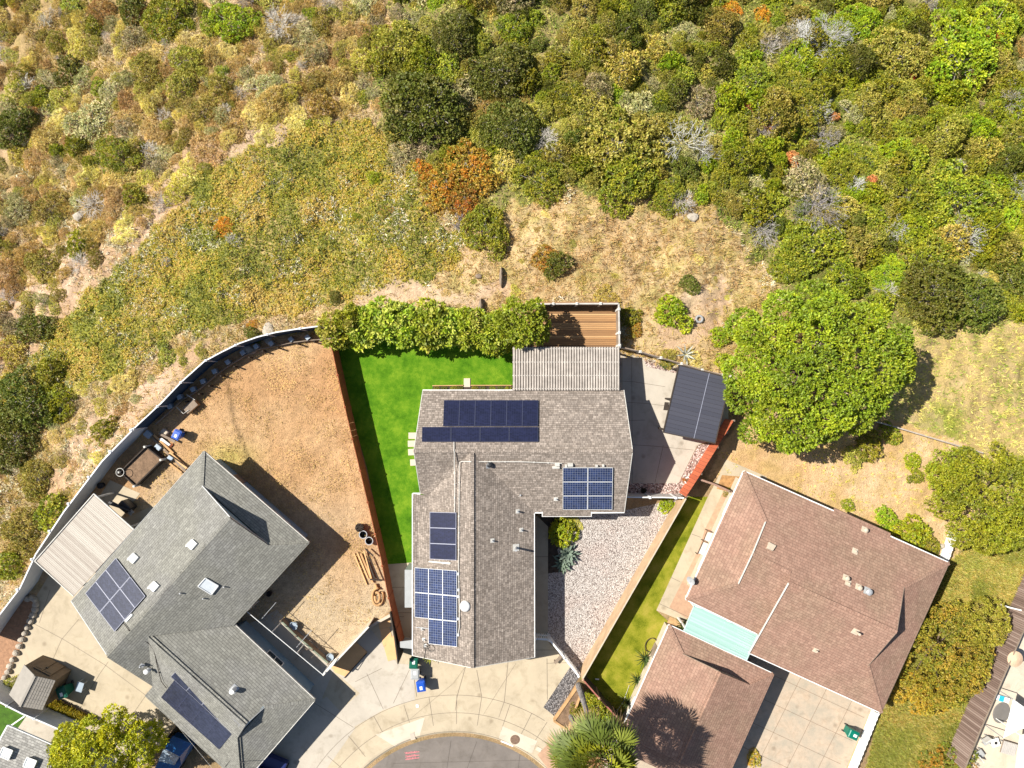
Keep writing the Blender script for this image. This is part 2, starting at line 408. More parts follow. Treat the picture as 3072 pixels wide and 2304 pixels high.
class MB:
    def __init__(s):
        s.v = []; s.f = []; s.uv = {}
    def face(s, pts, uvdir=False):
        i = len(s.v)
        s.v += [Vector(p) for p in pts]
        s.f.append(tuple(range(i, i + len(pts))))
        return s
    def box(s, c, size, rz=0.0, R=None):
        c = Vector(c); hx, hy, hz = (k / 2 for k in size)
        if R is None: R = Matrix.Rotation(rz, 3, 'Z')
        i = len(s.v)
        for x, y, z in ((-1, -1, -1), (1, -1, -1), (1, 1, -1), (-1, 1, -1), (-1, -1, 1), (1, -1, 1), (1, 1, 1), (-1, 1, 1)):
            s.v.append(c + R @ Vector((x * hx, y * hy, z * hz)))
        for q in ((0, 3, 2, 1), (4, 5, 6, 7), (0, 1, 5, 4), (1, 2, 6, 5), (2, 3, 7, 6), (3, 0, 4, 7)):
            s.f.append(tuple(i + k for k in q))
        return s
    def bar(s, a, b, w, h, up=(0, 0, 1)):
        """box from a to b, w wide, h high, a and b on its centre line"""
        a = Vector(a); b = Vector(b); d = (b - a)
        L = d.length
        if L < 1e-6: return s
        x = d / L
        y = Vector(up).cross(x)
        if y.length < 1e-4: y = Vector((1, 0, 0)).cross(x)
        y.normalize(); z = x.cross(y)
        R = Matrix((x, y, z)).transposed()
        return s.box((a + b) / 2, (L, w, h), R=R)
    def prism(s, poly, z0, z1):
        """poly: list of xy (ccw or cw), vertical sides"""
        P = [Vector((p[0], p[1], 0)) for p in poly]
        A = sum(P[i].x * P[(i + 1) % len(P)].y - P[(i + 1) % len(P)].x * P[i].y for i in range(len(P)))
        if A < 0: P.reverse()
        n = len(P); i = len(s.v)
        s.v += [Vector((p.x, p.y, z0)) for p in P] + [Vector((p.x, p.y, z1)) for p in P]
        s.f.append(tuple(i + n + k for k in range(n)))
        s.f.append(tuple(i + n - 1 - k for k in range(n)))
        for k in range(n):
            k2 = (k + 1) % n
            s.f.append((i + k, i + k2, i + n + k2, i + n + k))
        return s
    def tube(s, pts, r, n=8, cap=True, r2=None):
        pts = [Vector(p) for p in pts]
        rs = r if isinstance(r, (list, tuple)) else [r + ((r2 if r2 is not None else r) - r) * k / max(1, len(pts) - 1) for k in range(len(pts))]
        base = len(s.v)
        prev = None
        for k, p in enumerate(pts):
            d = (pts[min(k + 1, len(pts) - 1)] - pts[max(k - 1, 0)]).normalized()
            if prev is None:
                a = Vector((0, 0, 1)).cross(d)
                if a.length < 1e-3: a = Vector((1, 0, 0)).cross(d)
            else:
                a = prev - d * prev.dot(d)
            a.normalize(); prev = a
            b = d.cross(a)
            for j in range(n):
                t = 2 * math.pi * j / n
                s.v.append(p + (a * math.cos(t) + b * math.sin(t)) * rs[k])
        for k in range(len(pts) - 1):
            for j in range(n):
                j2 = (j + 1) % n
                s.f.append((base + k * n + j, base + k * n + j2, base + (k + 1) * n + j2, base + (k + 1) * n + j))
        if cap:
            s.f.append(tuple(base + n - 1 - j for j in range(n)))
            s.f.append(tuple(base + (len(pts) - 1) * n + j for j in range(n)))
        return s
    def lathe(s, c, prof, n=20, capt=True):
        c = Vector(c)
        base = len(s.v)
        for r, z in prof:
            for j in range(n):
                t = 2 * math.pi * j / n
                s.v.append(c + Vector((r * math.cos(t), r * math.sin(t), z)))
        for k in range(len(prof) - 1):
            for j in range(n):
                j2 = (j + 1) % n
                s.f.append((base + k * n + j, base + k * n + j2, base + (k + 1) * n + j2, base + (k + 1) * n + j))
        if capt:
            s.f.append(tuple(base + (len(prof) - 1) * n + j for j in range(n)))
        return s
    def build(s, name, mat, parent=None, origin=None, uv=False, smooth=False, bevel=0.0, solid=0.0):
        if origin is None:
            if parent is not None: o0 = Vector(ORG[parent.name])
            else:
                xs = [p.x for p in s.v]; ys = [p.y for p in s.v]
                o0 = Vector(((min(xs) + max(xs)) / 2, (min(ys) + max(ys)) / 2, min(p.z for p in s.v)))
        else: o0 = Vector(origin)
        me = bpy.data.meshes.new(name)
        me.from_pydata([p - o0 for p in s.v], [], s.f)
        if uv:
            ul = me.uv_layers.new(name="UVMap")
            for pl in me.polygons:
                n = pl.normal
                u = Vector((0, 0, 1)).cross(n)
                if u.length < 1e-3: u = Vector((1, 0, 0))
                u.normalize(); w = n.cross(u)
                for li in pl.loop_indices:
                    p = me.vertices[me.loops[li].vertex_index].co + o0
                    ul.data[li].uv = (p.dot(u), p.dot(w))
        if smooth:
            me.polygons.foreach_set("use_smooth", [True] * len(me.polygons))
        me.materials.append(mat)
        me.update()
        o = bpy.data.objects.new(name, me)
        COL.objects.link(o)
        if parent is not None:
            o.parent = parent
            ORG[o.name] = tuple(o0)
        else:
            o.location = o0
            ORG[o.name] = tuple(o0)
        if solid:
            md = o.modifiers.new("thickness", 'SOLIDIFY'); md.thickness = solid; md.offset = -1
        if bevel:
            md = o.modifiers.new("soft_edges", 'BEVEL'); md.width = bevel; md.segments = 2; md.limit_method = 'ANGLE'
        return o

def fastmesh(name, verts, quads, tint=None, mat=None, smooth=False):
    me = bpy.data.meshes.new(name)
    nv, nf = len(verts), len(quads); k = quads.shape[1]
    me.vertices.add(nv); me.vertices.foreach_set("co", np.ascontiguousarray(verts, np.float32).ravel())
    me.loops.add(nf * k); me.loops.foreach_set("vertex_index", np.ascontiguousarray(quads, np.int32).ravel())
    me.polygons.add(nf); me.polygons.foreach_set("loop_start", np.arange(0, nf * k, k, dtype=np.int32))
    me.polygons.foreach_set("loop_total", np.full(nf, k, np.int32))
    if smooth: me.polygons.foreach_set("use_smooth", np.ones(nf, bool))
    if tint is not None:
        dom = 'FACE' if len(tint) == nf else 'POINT'
        at = me.attributes.new("tint", 'FLOAT_COLOR', dom)
        t4 = np.ones((len(tint), 4), np.float32); t4[:, :3] = tint
        at.data.foreach_set("color", t4.ravel())
    me.update(calc_edges=True)
    me.validate()
    if mat: me.materials.append(mat)
    return me

def sheet(name, px, z, mat, parent=None, kind='structure', label=None):
    """flat ground sheet traced at its own level"""
    mb = MB()
    pts = [V(x, y, z) for x, y in px]
    A = sum(pts[i].x * pts[(i + 1) % len(pts)].y - pts[(i + 1) % len(pts)].x * pts[i].y for i in range(len(pts)))
    if A < 0: pts.reverse()
    mb.face(pts)
    o = mb.build(name, mat, parent)
    me = o.data
    import bmesh
    bm = bmesh.new(); bm.from_mesh(me); bmesh.ops.triangulate(bm, faces=bm.faces[:]); bm.to_mesh(me); bm.free()
    if parent is None: tag(o, label=label, kind=kind)
    return o

def lines(name, segs, z, w, mat, parent=None, zf=None):
    mb = MB()
    for seg in segs:
        for (a, b) in zip(seg[:-1], seg[1:]):
            A = V(a[0], a[1], z); B = V(b[0], b[1], z)
            if zf: A.z = zf(A); B.z = zf(B)
            d = (B - A); 
            if d.length < 1e-5: continue
            d.normalize(); n = Vector((-d.y, d.x, 0)).normalized() * w / 2
            mb.face([A + n, A - n, B - n, B + n] if Vector((-d.y, d.x, 0)).dot(n) < 0 else [A - n, B - n, B + n, A + n])
    o = mb.build(name, mat, parent)
    return o
# ------------------------------------------------------------------ the ground
def inpoly(px, py, poly):
    px = np.asarray(px, float); py = np.asarray(py, float)
    r = np.zeros(px.shape, bool); n = len(poly); j = n - 1
    for i in range(n):
        xi, yi = poly[i]; xj, yj = poly[j]
        if yi != yj:
            c = ((yi > py) != (yj > py)) & (px < (xj - xi) * (py - yi) / (yj - yi) + xi)
            r ^= c
        j = i
    return r
Z_CHAP = [(1180, -400), (3600, -400), (3600, 950), (3072, 975), (2700, 985), (2560, 1000), (2280, 850), (2255, 760), (2230, 690), (2050, 590), (1830, 590), (1700, 555), (1560, 580), (1530, 640), (1430, 640), (1280, 600), (1230, 500), (1150, 420), (1110, 300), (1180, 150)]
Z_ICE = [(590, 560), (690, 470), (840, 420), (1000, 375), (1100, 370), (1240, 440), (1270, 600), (1380, 720), (1400, 800), (1250, 860), (1150, 870), (1000, 880), (900, 950), (700, 960), (520, 1010), (400, 1120), (240, 1160), (130, 1230), (40, 1300), (-60, 1250), (60, 1100), (220, 900), (280, 800), (400, 720), (520, 640)]
Z_DRY = [(1530, 600), (1700, 575), (1830, 610), (2050, 620), (2230, 720), (2260, 860), (2150, 1000), (2180, 1130), (2040, 1090), (1860, 1040), (1860, 905), (1640, 905), (1500, 920), (1000, 960), (900, 945), (1000, 880), (1150, 870), (1290, 850), (1400, 790), (1430, 660)]
Z_EAST = [(2700, 975), (3600, 950), (3600, 1700), (2850, 1640), (2620, 1260), (2560, 1150)]
Z_YARD_R = [(2170, 1330), (2250, 1230), (2620, 1240), (2900, 1330), (2960, 1500), (2860, 1690), (2232, 1420), (2120, 1440)]
Z_GRASS_R = [(2840, 1690), (3000, 1560), (3600, 1500), (3600, 2700), (2500, 2700), (2640, 2130)]
Z_YARD_L = [(200, 1560), (300, 1400), (420, 1290), (620, 1100), (730, 1040), (840, 1005), (1000, 1000), (1020, 1050), (1115, 1540), (1175, 1820), (1030, 1990), (600, 2100), (200, 1900)]
Z_BARE = [[(590, 560), (440, 690), (380, 760), (330, 700), (460, 600), (560, 480), (700, 400), (850, 380), (1010, 300), (1020, 330), (860, 430), (700, 480)],
          [(0, 880), (180, 780), (330, 700), (300, 800), (220, 900), (120, 1010), (60, 1110), (0, 1150)],
          [(180, 1330), (330, 1230), (480, 1120), (620, 1000), (640, 1060), (480, 1200), (330, 1370), (180, 1500), (110, 1500)],
          [(1030, 960), (1100, 850), (1300, 840), (1530, 830), (1560, 900), (1300, 905)],
          [(1960, 950), (2150, 800), (2190, 900), (2150, 1000), (2030, 1060), (1960, 1040)]]

def warp(px, py):
    x = px + (fbm(px, py, 1 / 110.0, 70, 3) - 0.5) * 130 + (fbm(px, py, 1 / 22.0, 75, 2) - 0.5) * 36
    y = py + (fbm(px, py, 1 / 110.0, 80, 3) - 0.5) * 130 + (fbm(px, py, 1 / 22.0, 85, 2) - 0.5) * 36
    return x, y
def zones(px, py):
    """0 dry scrub, 1 green chaparral, 2 iceplant mat, 3 dry grass, 4 east grass, 5 right yard, 6 lower right grass, 7 left yard"""
    wx, wy = warp(px, py)
    z = np.zeros(px.shape, int)
    z[wy > 1250] = 8
    z[inpoly(wx, wy, Z_CHAP)] = 1
    z[inpoly(wx, wy, Z_ICE)] = 2
    z[inpoly(wx, wy, Z_DRY)] = 3
    z[inpoly(wx, wy, Z_EAST)] = 4
    z[inpoly(px, py, Z_YARD_R)] = 5
    z[inpoly(px, py, Z_GRASS_R)] = 6
    z[inpoly(px, py, Z_YARD_L)] = 7
    z[(z == 8) & (px < 600) & (py < 2000)] = 0
    bare = np.zeros(px.shape, bool)
    for b in Z_BARE: bare |= inpoly(wx, wy, b)
    return z, bare

TRENCH = [(672, 1115), (690, 1180), (700, 1260), (722, 1310), (745, 1372)]
def lerp3(a, b, f):
    return a[None, :] * (1 - f[:, None]) + b[None, :] * f[:, None]
PAL = {0: [(0.38, 0.27, 0.13), (0.50, 0.35, 0.21), (0.27, 0.22, 0.07)],
       1: [(0.16, 0.15, 0.04), (0.30, 0.24, 0.10), (0.10, 0.12, 0.02)],
       2: [(0.27, 0.255, 0.05), (0.38, 0.29, 0.11), (0.19, 0.205, 0.02)],
       3: [(0.47, 0.33, 0.17), (0.54, 0.40, 0.21), (0.34, 0.29, 0.08)],
       4: [(0.42, 0.31, 0.13), (0.25, 0.25, 0.05), (0.46, 0.34, 0.18)],
       5: [(0.53, 0.34, 0.17), (0.60, 0.42, 0.24), (0.42, 0.29, 0.10)],
       6: [(0.33, 0.29, 0.08), (0.44, 0.36, 0.15), (0.24, 0.25, 0.05)],
       7: [(0.45, 0.265, 0.13), (0.51, 0.33, 0.175), (0.38, 0.23, 0.115)],
       8: [(0.30, 0.20, 0.11), (0.38, 0.26, 0.14), (0.20, 0.15, 0.07)]}
def ground_tint(x, y, px, py):
    z, bare = zones(px, py)
    n1 = fbm(x, y, 0.25, 10, 4); n2 = fbm(x, y, 1.1, 20, 3); n3 = fbm(x, y, 0.12, 30, 3)
    out = np.zeros((len(x), 3))
    for k, (a, b, c) in PAL.items():
        m = z == k
        if not m.any(): continue
        a, b, c = (np.array(t) for t in (a, b, c))
        f1 = np.clip((n1[m] - 0.38) * 4, 0, 1); f2 = np.clip((n2[m] - 0.45) * 3.5, 0, 1)
        col = lerp3(a, b, f1)
        out[m] = col * (1 - f2[:, None] * 0.6) + c[None, :] * f2[:, None] * 0.6
    bb = bare & (z <= 3)
    soil = lerp3(np.array((0.50, 0.32, 0.22)), np.array((0.60, 0.43, 0.33)), np.clip((n1 - 0.35) * 3, 0, 1))
    out[bb] = out[bb] * 0.45 + soil[bb] * 0.55
    # grey greenish worn part of the left yard
    m = (z == 7)
    g = np.clip((py[m] - 1480) / 200.0 + (n3[m] - 0.5) * 3, 0, 1)
    out[m] = out[m] * (1 - g[:, None]) + np.array((0.46, 0.355, 0.23))[None, :] * g[:, None]
    yel = np.exp(-(((px - 690) / 70.0) ** 2 + ((py - 1370) / 40.0) ** 2))[:, None] * (z == 7)[:, None]
    out = out * (1 - 0.6 * yel) + np.array((0.34, 0.32, 0.05))[None, :] * 0.6 * yel
    for (ax_, ay_), (bx_, by_) in zip(TRENCH[:-1], TRENCH[1:]):
        tt = np.clip(((px - ax_) * (bx_ - ax_) + (py - ay_) * (by_ - ay_)) / ((bx_ - ax_) ** 2 + (by_ - ay_) ** 2), 0, 1)
        dd = np.hypot(px - ax_ - tt * (bx_ - ax_), py - ay_ - tt * (by_ - ay_)) + (n2 - .5) * 14
        out *= (1 - 0.5 * np.exp(-(dd / 5.0) ** 2))[:, None]
    out *= (0.86 + 0.28 * fbm(x, y, 3.0, 90, 2))[:, None]
    return out

def build_ground():
    fx = np.arange(-43, 43.01, 0.2); fy = np.arange(-33, 36.01, 0.2)
    ox = np.array([-600, -400, -250, -150, -100, -75, -60, -50]); 
    xs = np.concatenate([ox, fx, -ox[::-1]]); ys = np.concatenate([ox[:], [-42, -37], fy, [40, 45], -ox[::-1]])
    X, Y = np.meshgrid(xs, ys)
    x = X.ravel(); y = Y.ravel(); z = hgt(x, y)
    s = FPX / (CAM_Z - z)
    px = x * s + CX; py = -y * s + CY
    t = ground_tint(x, y, px, py)
    ny, nx = X.shape
    i = (np.arange(ny - 1)[:, None] * nx + np.arange(nx - 1)[None, :]).ravel()
    q = np.stack([i, i + 1, i + nx + 1, i + nx], 1)
    m, nt, b = newmat("natural_ground")
    at = nd(nt, "ShaderNodeAttribute", attribute_name="tint")
    P = gpos(nt)
    a = nd(nt, "ShaderNodeTexNoise", {"Vector": P, "Scale": 9.0, "Detail": 5.0, "Roughness": 0.75})
    c = nd(nt, "ShaderNodeTexNoise", {"Vector": P, "Scale": 2.2, "Detail": 5.0, "Roughness": 0.7})
    k = mth(nt, 'MULTIPLY', mth(nt, 'MULTIPLY_ADD', a.outputs[0], 1.5, 0.25), mth(nt, 'MULTIPLY_ADD', c.outputs[0], 0.9, 0.55))
    cc = nd(nt, "ShaderNodeCombineColor", {0: k, 1: k, 2: k})
    nt.links.new(mixc(nt, 1.0, at.outputs["Color"], cc.outputs[0], 'MULTIPLY'), b.inputs["Base Color"])
    b.inputs["Roughness"].default_value = 1.0
    b.inputs["Specular IOR Level"].default_value = 0.1
    bump(nt, b, mth(nt, 'ADD', a.outputs[0], c.outputs[0]), 0.09)
    me = fastmesh("ground", np.stack([x, y, z], 1), q, t, m, smooth=True)
    o = bpy.data.objects.new("ground", me); COL.objects.link(o)
    o['kind'] = 'structure'
build_ground()

# ------------------------------------------------------------------ turf, gravel, paving
RC = (1366.0, 2590.0)
def arc(r, a0, a1, n=40):
    """pixel points on the kerb circle, angle from straight up, clockwise"""
    return [(RC[0] + r * math.sin(math.radians(a0 + (a1 - a0) * k / n)), RC[1] - r * math.cos(math.radians(a0 + (a1 - a0) * k / n))) for k in range(n + 1)]
sheet('lawn', [(994, 1030), (1100, 985), (1560, 985), (1560, 1200), (1300, 1300), (1300, 1690), (1162, 1693), (1100, 1400)], 0.012, M['lawn'])
sheet('side_lawn', [(2060, 1490), (2125, 1490), (1969, 1831), (2100, 1950), (2020, 2080), (1890, 2180), (1740, 2035)], 0.012, M['lawn2'])
fr = sheet('driveway', [(1162, 1693), (1300, 1683), (1330, 1900), (1560, 1900), (1560, 1560), (1612, 1548), (1644, 1580), (1644, 1925), (1690, 1975), (1714, 2003), (1640, 2122), (1668, 2156), (1704, 2190), (1760, 2230)] + arc(452, 60, -60, 50) + [(640, 2330), (760, 2200), (700, 2020), (740, 1990), (840, 1890), (985, 2010), (1112, 1880), (1185, 1850)], 0.024, M['concrete'])
sheet('driveway_pale_slab', [(1000, 2010), (1110, 1885), (1192, 1990), (1240, 1995), (1245, 2100), (1150, 2130), (1060, 2182), (1010, 2140), (1080, 2080)], 0.030, M['concrete_c'], fr)
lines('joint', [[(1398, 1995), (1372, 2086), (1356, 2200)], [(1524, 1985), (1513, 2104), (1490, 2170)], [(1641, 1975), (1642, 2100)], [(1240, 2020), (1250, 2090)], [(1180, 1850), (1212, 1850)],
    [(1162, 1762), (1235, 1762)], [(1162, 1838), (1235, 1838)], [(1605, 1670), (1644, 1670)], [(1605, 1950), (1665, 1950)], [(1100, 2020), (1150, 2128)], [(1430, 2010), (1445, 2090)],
    [(1228, 2010), (1180, 2110)], [(1066, 2045), (1145, 2005)], [(1640, 1990), (1700, 1988)], [(945, 2110), (1060, 2182)]], 0.034, 0.03, M['joint'], fr)  # joints, with some slanting thin dark lines among them
lines('dark_line', [[(1400, 1995), (1360, 2050), (1190, 2190), (1060, 2330)], [(1548, 1990), (1490, 2080), (1440, 2160)]], 0.035, 0.018, M['joint'], fr)  # thin dark lines running on across the concrete
# rolled kerb ring of the turning circle
RM = CAM_Z / FPX
RPROF = [(377, -0.012), (392, -0.004), (397, 0.075), (404, 0.10), (430, 0.062), (452, 0.036), (470, 0.030), (505, 0.028)]
def ringz(p):
    r = math.hypot(p.x - V(*RC).x, p.y - V(*RC).y) / RM
    return float(np.interp(r, [a for a, b in RPROF], [b for a, b in RPROF])) + 0.006
mb = MB(); c = V(RC[0], RC[1], 0)
N = 96
for k in range(N):
    a0 = 2 * math.pi * k / N; a1 = 2 * math.pi * (k + 1) / N
    for (r0, z0), (r1, z1) in zip(RPROF[:-1], RPROF[1:]):
        P = lambda r, z, a: c + Vector((math.cos(a) * r * RM, math.sin(a) * r * RM, z))
        mb.face([P(r0, z0, a0), P(r1, z1, a0), P(r1, z1, a1), P(r0, z0, a1)])
kerb = mb.build('pavement', M['concrete']); tag(kerb, kind='structure')
road = sheet('road', [(RC[0] + 381 * math.sin(t * math.pi / 48), RC[1] - 381 * math.cos(t * math.pi / 48)) for t in range(96)], -0.0, M['asphalt'])
road.location.z = 0.004
kl = [arc(397, -75, 75, 60), arc(452, -75, 62, 60), arc(505, -75, 32, 50)]
for a in (-62, -50, -40, -29, -18, -9, 0.5, 9, 19, 27, 33, 45):
    kl.append([(RC[0] + r * math.sin(math.radians(a)), RC[1] - r * math.cos(math.radians(a))) for r in (398, 425, 452, 505 if a % 2 else 500)])
lines('joint', kl, 0.03, 0.03, M['joint'], kerb, zf=ringz)
lines('dark_line', [[(1353, 2222), (1340, 2310), (1325, 2420)], [(1560, 2262), (1540, 2420)], [(1430, 2225), (1360, 2420)], [(1180, 2290), (1600, 2280)]], 0.010, 0.02, M['line_dark'], road)  # thin dark lines laid over the asphalt
def ringpatch(name, pts, mat):
    mb = MB()
    P = [V(x, y, 0) for x, y in pts]
    A = sum(P[i].x * P[(i + 1) % len(P)].y - P[(i + 1) % len(P)].x * P[i].y for i in range(len(P)))
    if A < 0: P.reverse()
    # subdivide along the ring so the patch follows its slope
    import bmesh
    bm = bmesh.new(); vs = [bm.verts.new(p) for p in P]; bm.faces.new(vs)
    bmesh.ops.triangulate(bm, faces=bm.faces[:])
    bmesh.ops.subdivide_edges(bm, edges=bm.edges[:], cuts=7, use_grid_fill=True)
    for v in bm.verts: v.co.z = ringz(v.co) + 0.003
    me = bpy.data.meshes.new(name); bm.to_mesh(me); bm.free(); me.materials.append(mat)
    o = bpy.data.objects.new(name, me); COL.objects.link(o); o.parent = kerb
    o.location = -Vector(ORG[kerb.name])
    return o
ringpatch('pale_slab', [(1127, 2203), (1275, 2151), (1258, 2210), (1185, 2237)], M['concrete_w'])
ringpatch('manhole_slab', [(1496, 2213), (1508, 2177), (1612, 2222), (1596, 2258)], M['concrete_w'])
ringpatch('rust_stained_slab', [(1640, 2235), (1680, 2260), (1700, 2340), (1640, 2300), (1612, 2262)], M['brick_paver'])
p = V(1545, 2217, 0)
mh = MB(); mh.lathe((p.x, p.y, ringz(p) + 0.004), [(0.36, 0), (0.36, 0.012), (0.30, 0.012), (0.30, 0.02)], 24).build('manhole_cover', noisy("rusty_iron", (0.20, 0.13, 0.09), 0.3, scale=9, fine=40, bd=0.02))
tag(mh, None) if False else None
mho = bpy.data.objects['manhole_cover']; tag(mho, 'round rusty manhole cover set in a pale concrete slab beside the kerb', 'manhole cover')
p = V(1238, 2206, 0)
ub = MB().box((p.x, p.y, ringz(p) + 0.01), (0.36, 0.56, 0.02), 0.25).build('utility_cover', M['concrete_w'])
tag(ub, 'small pale rectangular meter lid in the pavement on the light slab', 'utility cover')
MB().box((p.x, p.y, ringz(p) + 0.0225), (0.28, 0.48, 0.005), 0.25).build('lid_recess', M['concrete_c'], ub)
p = V(1252, 2117, 0); q = MB().box((p.x, p.y, 0.05), (0.2, 0.24, 0.02), 0.1).build('utility_cover', M['white'])
tag(q, 'tiny white meter lid in the pavement nearest the blue bin', 'utility cover')
p = V(1616, 2246, 0); q = MB().box((p.x, p.y, ringz(p) + 0.012), (0.42, 0.3, 0.02), -0.5).build('utility_cover', M['concrete_w'])
tag(q, 'small pale meter lid in the kerb right of the manhole', 'utility cover')
lines('house_number_paint', [[(1503, 2222), (1540, 2237)]], 0, 0.16, M['white'], kerb, zf=lambda P: ringz(P) + 0.008)
# pink utility marks sprayed on the road
rng = random.Random(3)
mk = []
for r_, y0 in ((0, 2258), (1, 2268), (2, 2276)):
    x = 1214 + 3 * r_
    while x < 1250:
        w = rng.uniform(2, 5); mk.append([(x, y0 - (x - 1214) * 0.12), (x + w, y0 - (x + w - 1214) * 0.12 + rng.uniform(-2, 2))]); x += w + rng.uniform(1, 2.5)
    mk.append([(1216, y0 + 3), (1258, y0 - 3)])
lines('pink_survey_marks', mk, 0.011, 0.055, M['pinkpaint'], road)

gv = sheet('gravel', [(1644, 1560), (1880, 1530), (2056, 1492), (2045, 1505), (1740, 2025), (1690, 1968), (1650, 1920), (1644, 1910)], 0.018, M['gravel'])
sheet('planting_bed', [(1620, 1538), (1700, 1538), (1708, 1580), (1672, 1650), (1690, 1715), (1644, 1720), (1628, 1640)], 0.022, M['soil_dark'])
sheet('gravel_strip', [(1711, 2000), (1738, 2030), (1668, 2152), (1630, 2122)], 0.028, M['gravel_dark'])
sheet('side_patio', [(1780, 1045), (1880, 1062), (2185, 1125), (2185, 1300), (2092, 1336), (2035, 1450), (1780, 1452)], 0.016, M['concrete_c'])
lines('joint', [[(1895, 1070), (1897, 1450)], [(1860, 1143), (1900, 1145), (1995, 1160)], [(1860, 1206), (1935, 1210), (2000, 1218)], [(1860, 1262), (1935, 1260)], [(1892, 1334), (1960, 1338), (2080, 1350)], [(1990, 1335), (1965, 1448)], [(1895, 1452), (2035, 1452)]],
      0.021, 0.028, M['joint'], bpy.data.objects['side_patio'])
sheet('gravel_corner', [(1931, 1078), (2034, 1098), (2028, 1120), (1940, 1100)], 0.022, M['gravel_pink'])
sheet('gravel_edge', [(2095, 1334), (2135, 1330), (2052, 1488), (1880, 1488), (1880, 1450), (2035, 1450)], 0.023, M['gravel_pink'])
sheet('garden_path', [(2178, 1378), (2300, 1430), (2300, 1900), (2090, 1900), (2062, 1868), (1969, 1831), (2119, 1500), (2150, 1440)], 0.020, M['concrete'])
sheet('paved_terrace', [(2168, 1478), (2300, 1500), (2300, 1700), (2140, 1850), (2062, 1856), (2008, 1822), (2100, 1640), (2114, 1590)], 0.026, M['brick_paver'])
lines('joint', [[(2075, 1602), (2102, 1612)], [(2012, 1732), (2040, 1745)], [(1978, 1811), (2064, 1850)]], 0.031, 0.03, M['joint'], bpy.data.objects['garden_path'])
sheet('dry_soil_bed', [(2010, 1850), (2110, 1900), (2060, 1960), (1920, 2180), (1868, 2160), (1925, 2030), (1945, 1960), (1985, 1900)], 0.022, noisy("tan_dry_soil", (0.50, 0.31, 0.15), 0.3, scale=3))
sheet('bark_bed', [(2166, 1425), (2225, 1430), (2200, 1480), (2150, 1466)], 0.030, noisy("orange_bark_soil", (0.40, 0.22, 0.09), 0.4, scale=4))
rd = sheet('neighbour_driveway', [(2230, 1940), (2500, 1990), (2680, 2120), (2630, 2145), (2530, 2420), (2080, 2420)], 0.022, M['concrete_p'])
e = Vector((0.906, 0.424)); d_ = Vector((-0.447, 0.894))
jl = []
for k in range(-1, 6): jl.append([(2330 + e.x * 84 * k, 1990 + e.y * 84 * k), (2330 + e.x * 84 * k + d_.x * 420, 1990 + e.y * 84 * k + d_.y * 420)])
for k in range(0, 5): jl.append([(2330 + d_.x * 78 * k - e.x * 60, 2030 + d_.y * 78 * k - e.y * 60), (2330 + d_.x * 78 * k + e.x * 290, 2030 + d_.y * 78 * k + e.y * 290)])
lines('joint', jl, 0.027, 0.03, noisy("brown_joint", (0.22, 0.16, 0.11), 0.3), rd)
sheet('dirt_strip', [(2612, 2132), (2632, 2142), (2545, 2420), (2490, 2420)], 0.03, noisy("ochre_strip", (0.52, 0.34, 0.17), 0.25))
sheet('footpath', [(1860, 2215), (1900, 2235), (2020, 2290), (2100, 2420), (1760, 2420), (1700, 2280)], 0.020, M['concrete_p'])
lp = sheet('left_patio', [(20, 1900), (108, 1790), (150, 1720), (330, 1440), (420, 1480), (360, 1560), (500, 1500), (700, 2000), (600, 2200), (545, 2170), (420, 2304), (300, 2250), (170, 2095), (145, 2112), (60, 2090), (0, 2065), (-40, 2060)], 0.016, M['concrete'])
lines('joint', [[(85, 1862), (190, 1918), (315, 1995), (440, 2088)], [(236, 1858), (185, 1918), (160, 1975)], [(325, 1985), (300, 2020), (245, 2110)], [(435, 2090), (400, 2140)], [(118, 1868), (150, 1770)]], 0.021, 0.028, M['joint'], lp)
sheet('side_yard_concrete', [(20, 2120), (80, 2130), (260, 2215), (400, 2300), (400, 2420), (-60, 2420), (-60, 2190)], 0.014, M['concrete_c'])
sheet('neighbour_lawn', [(-60, 2080), (0, 2112), (78, 2150), (20, 2230), (-60, 2260)], 0.020, noisy("dark_green_turf", (0.055, 0.13, 0.008), 0.4, scale=3, fine=20, bd=0.02))
sheet('planter_soil', [(-20, 1900), (65, 1790), (100, 1795), (112, 1830), (30, 2010), (0, 2040), (-40, 2040)], 0.03, noisy("reddish_soil", (0.38, 0.21, 0.12), 0.3, scale=4, bd=0.04))
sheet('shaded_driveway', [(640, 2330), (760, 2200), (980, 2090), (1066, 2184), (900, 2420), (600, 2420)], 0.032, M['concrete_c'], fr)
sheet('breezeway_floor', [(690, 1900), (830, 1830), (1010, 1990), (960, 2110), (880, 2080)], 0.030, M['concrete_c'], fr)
sheet('yard_patio', [(2820, 2420), (3000, 2010), (3100, 1760), (3400, 1700), (3400, 2500)], 0.016, M['concrete_w'])
for nm in ('side_patio', 'garden_path', 'left_patio'): pass

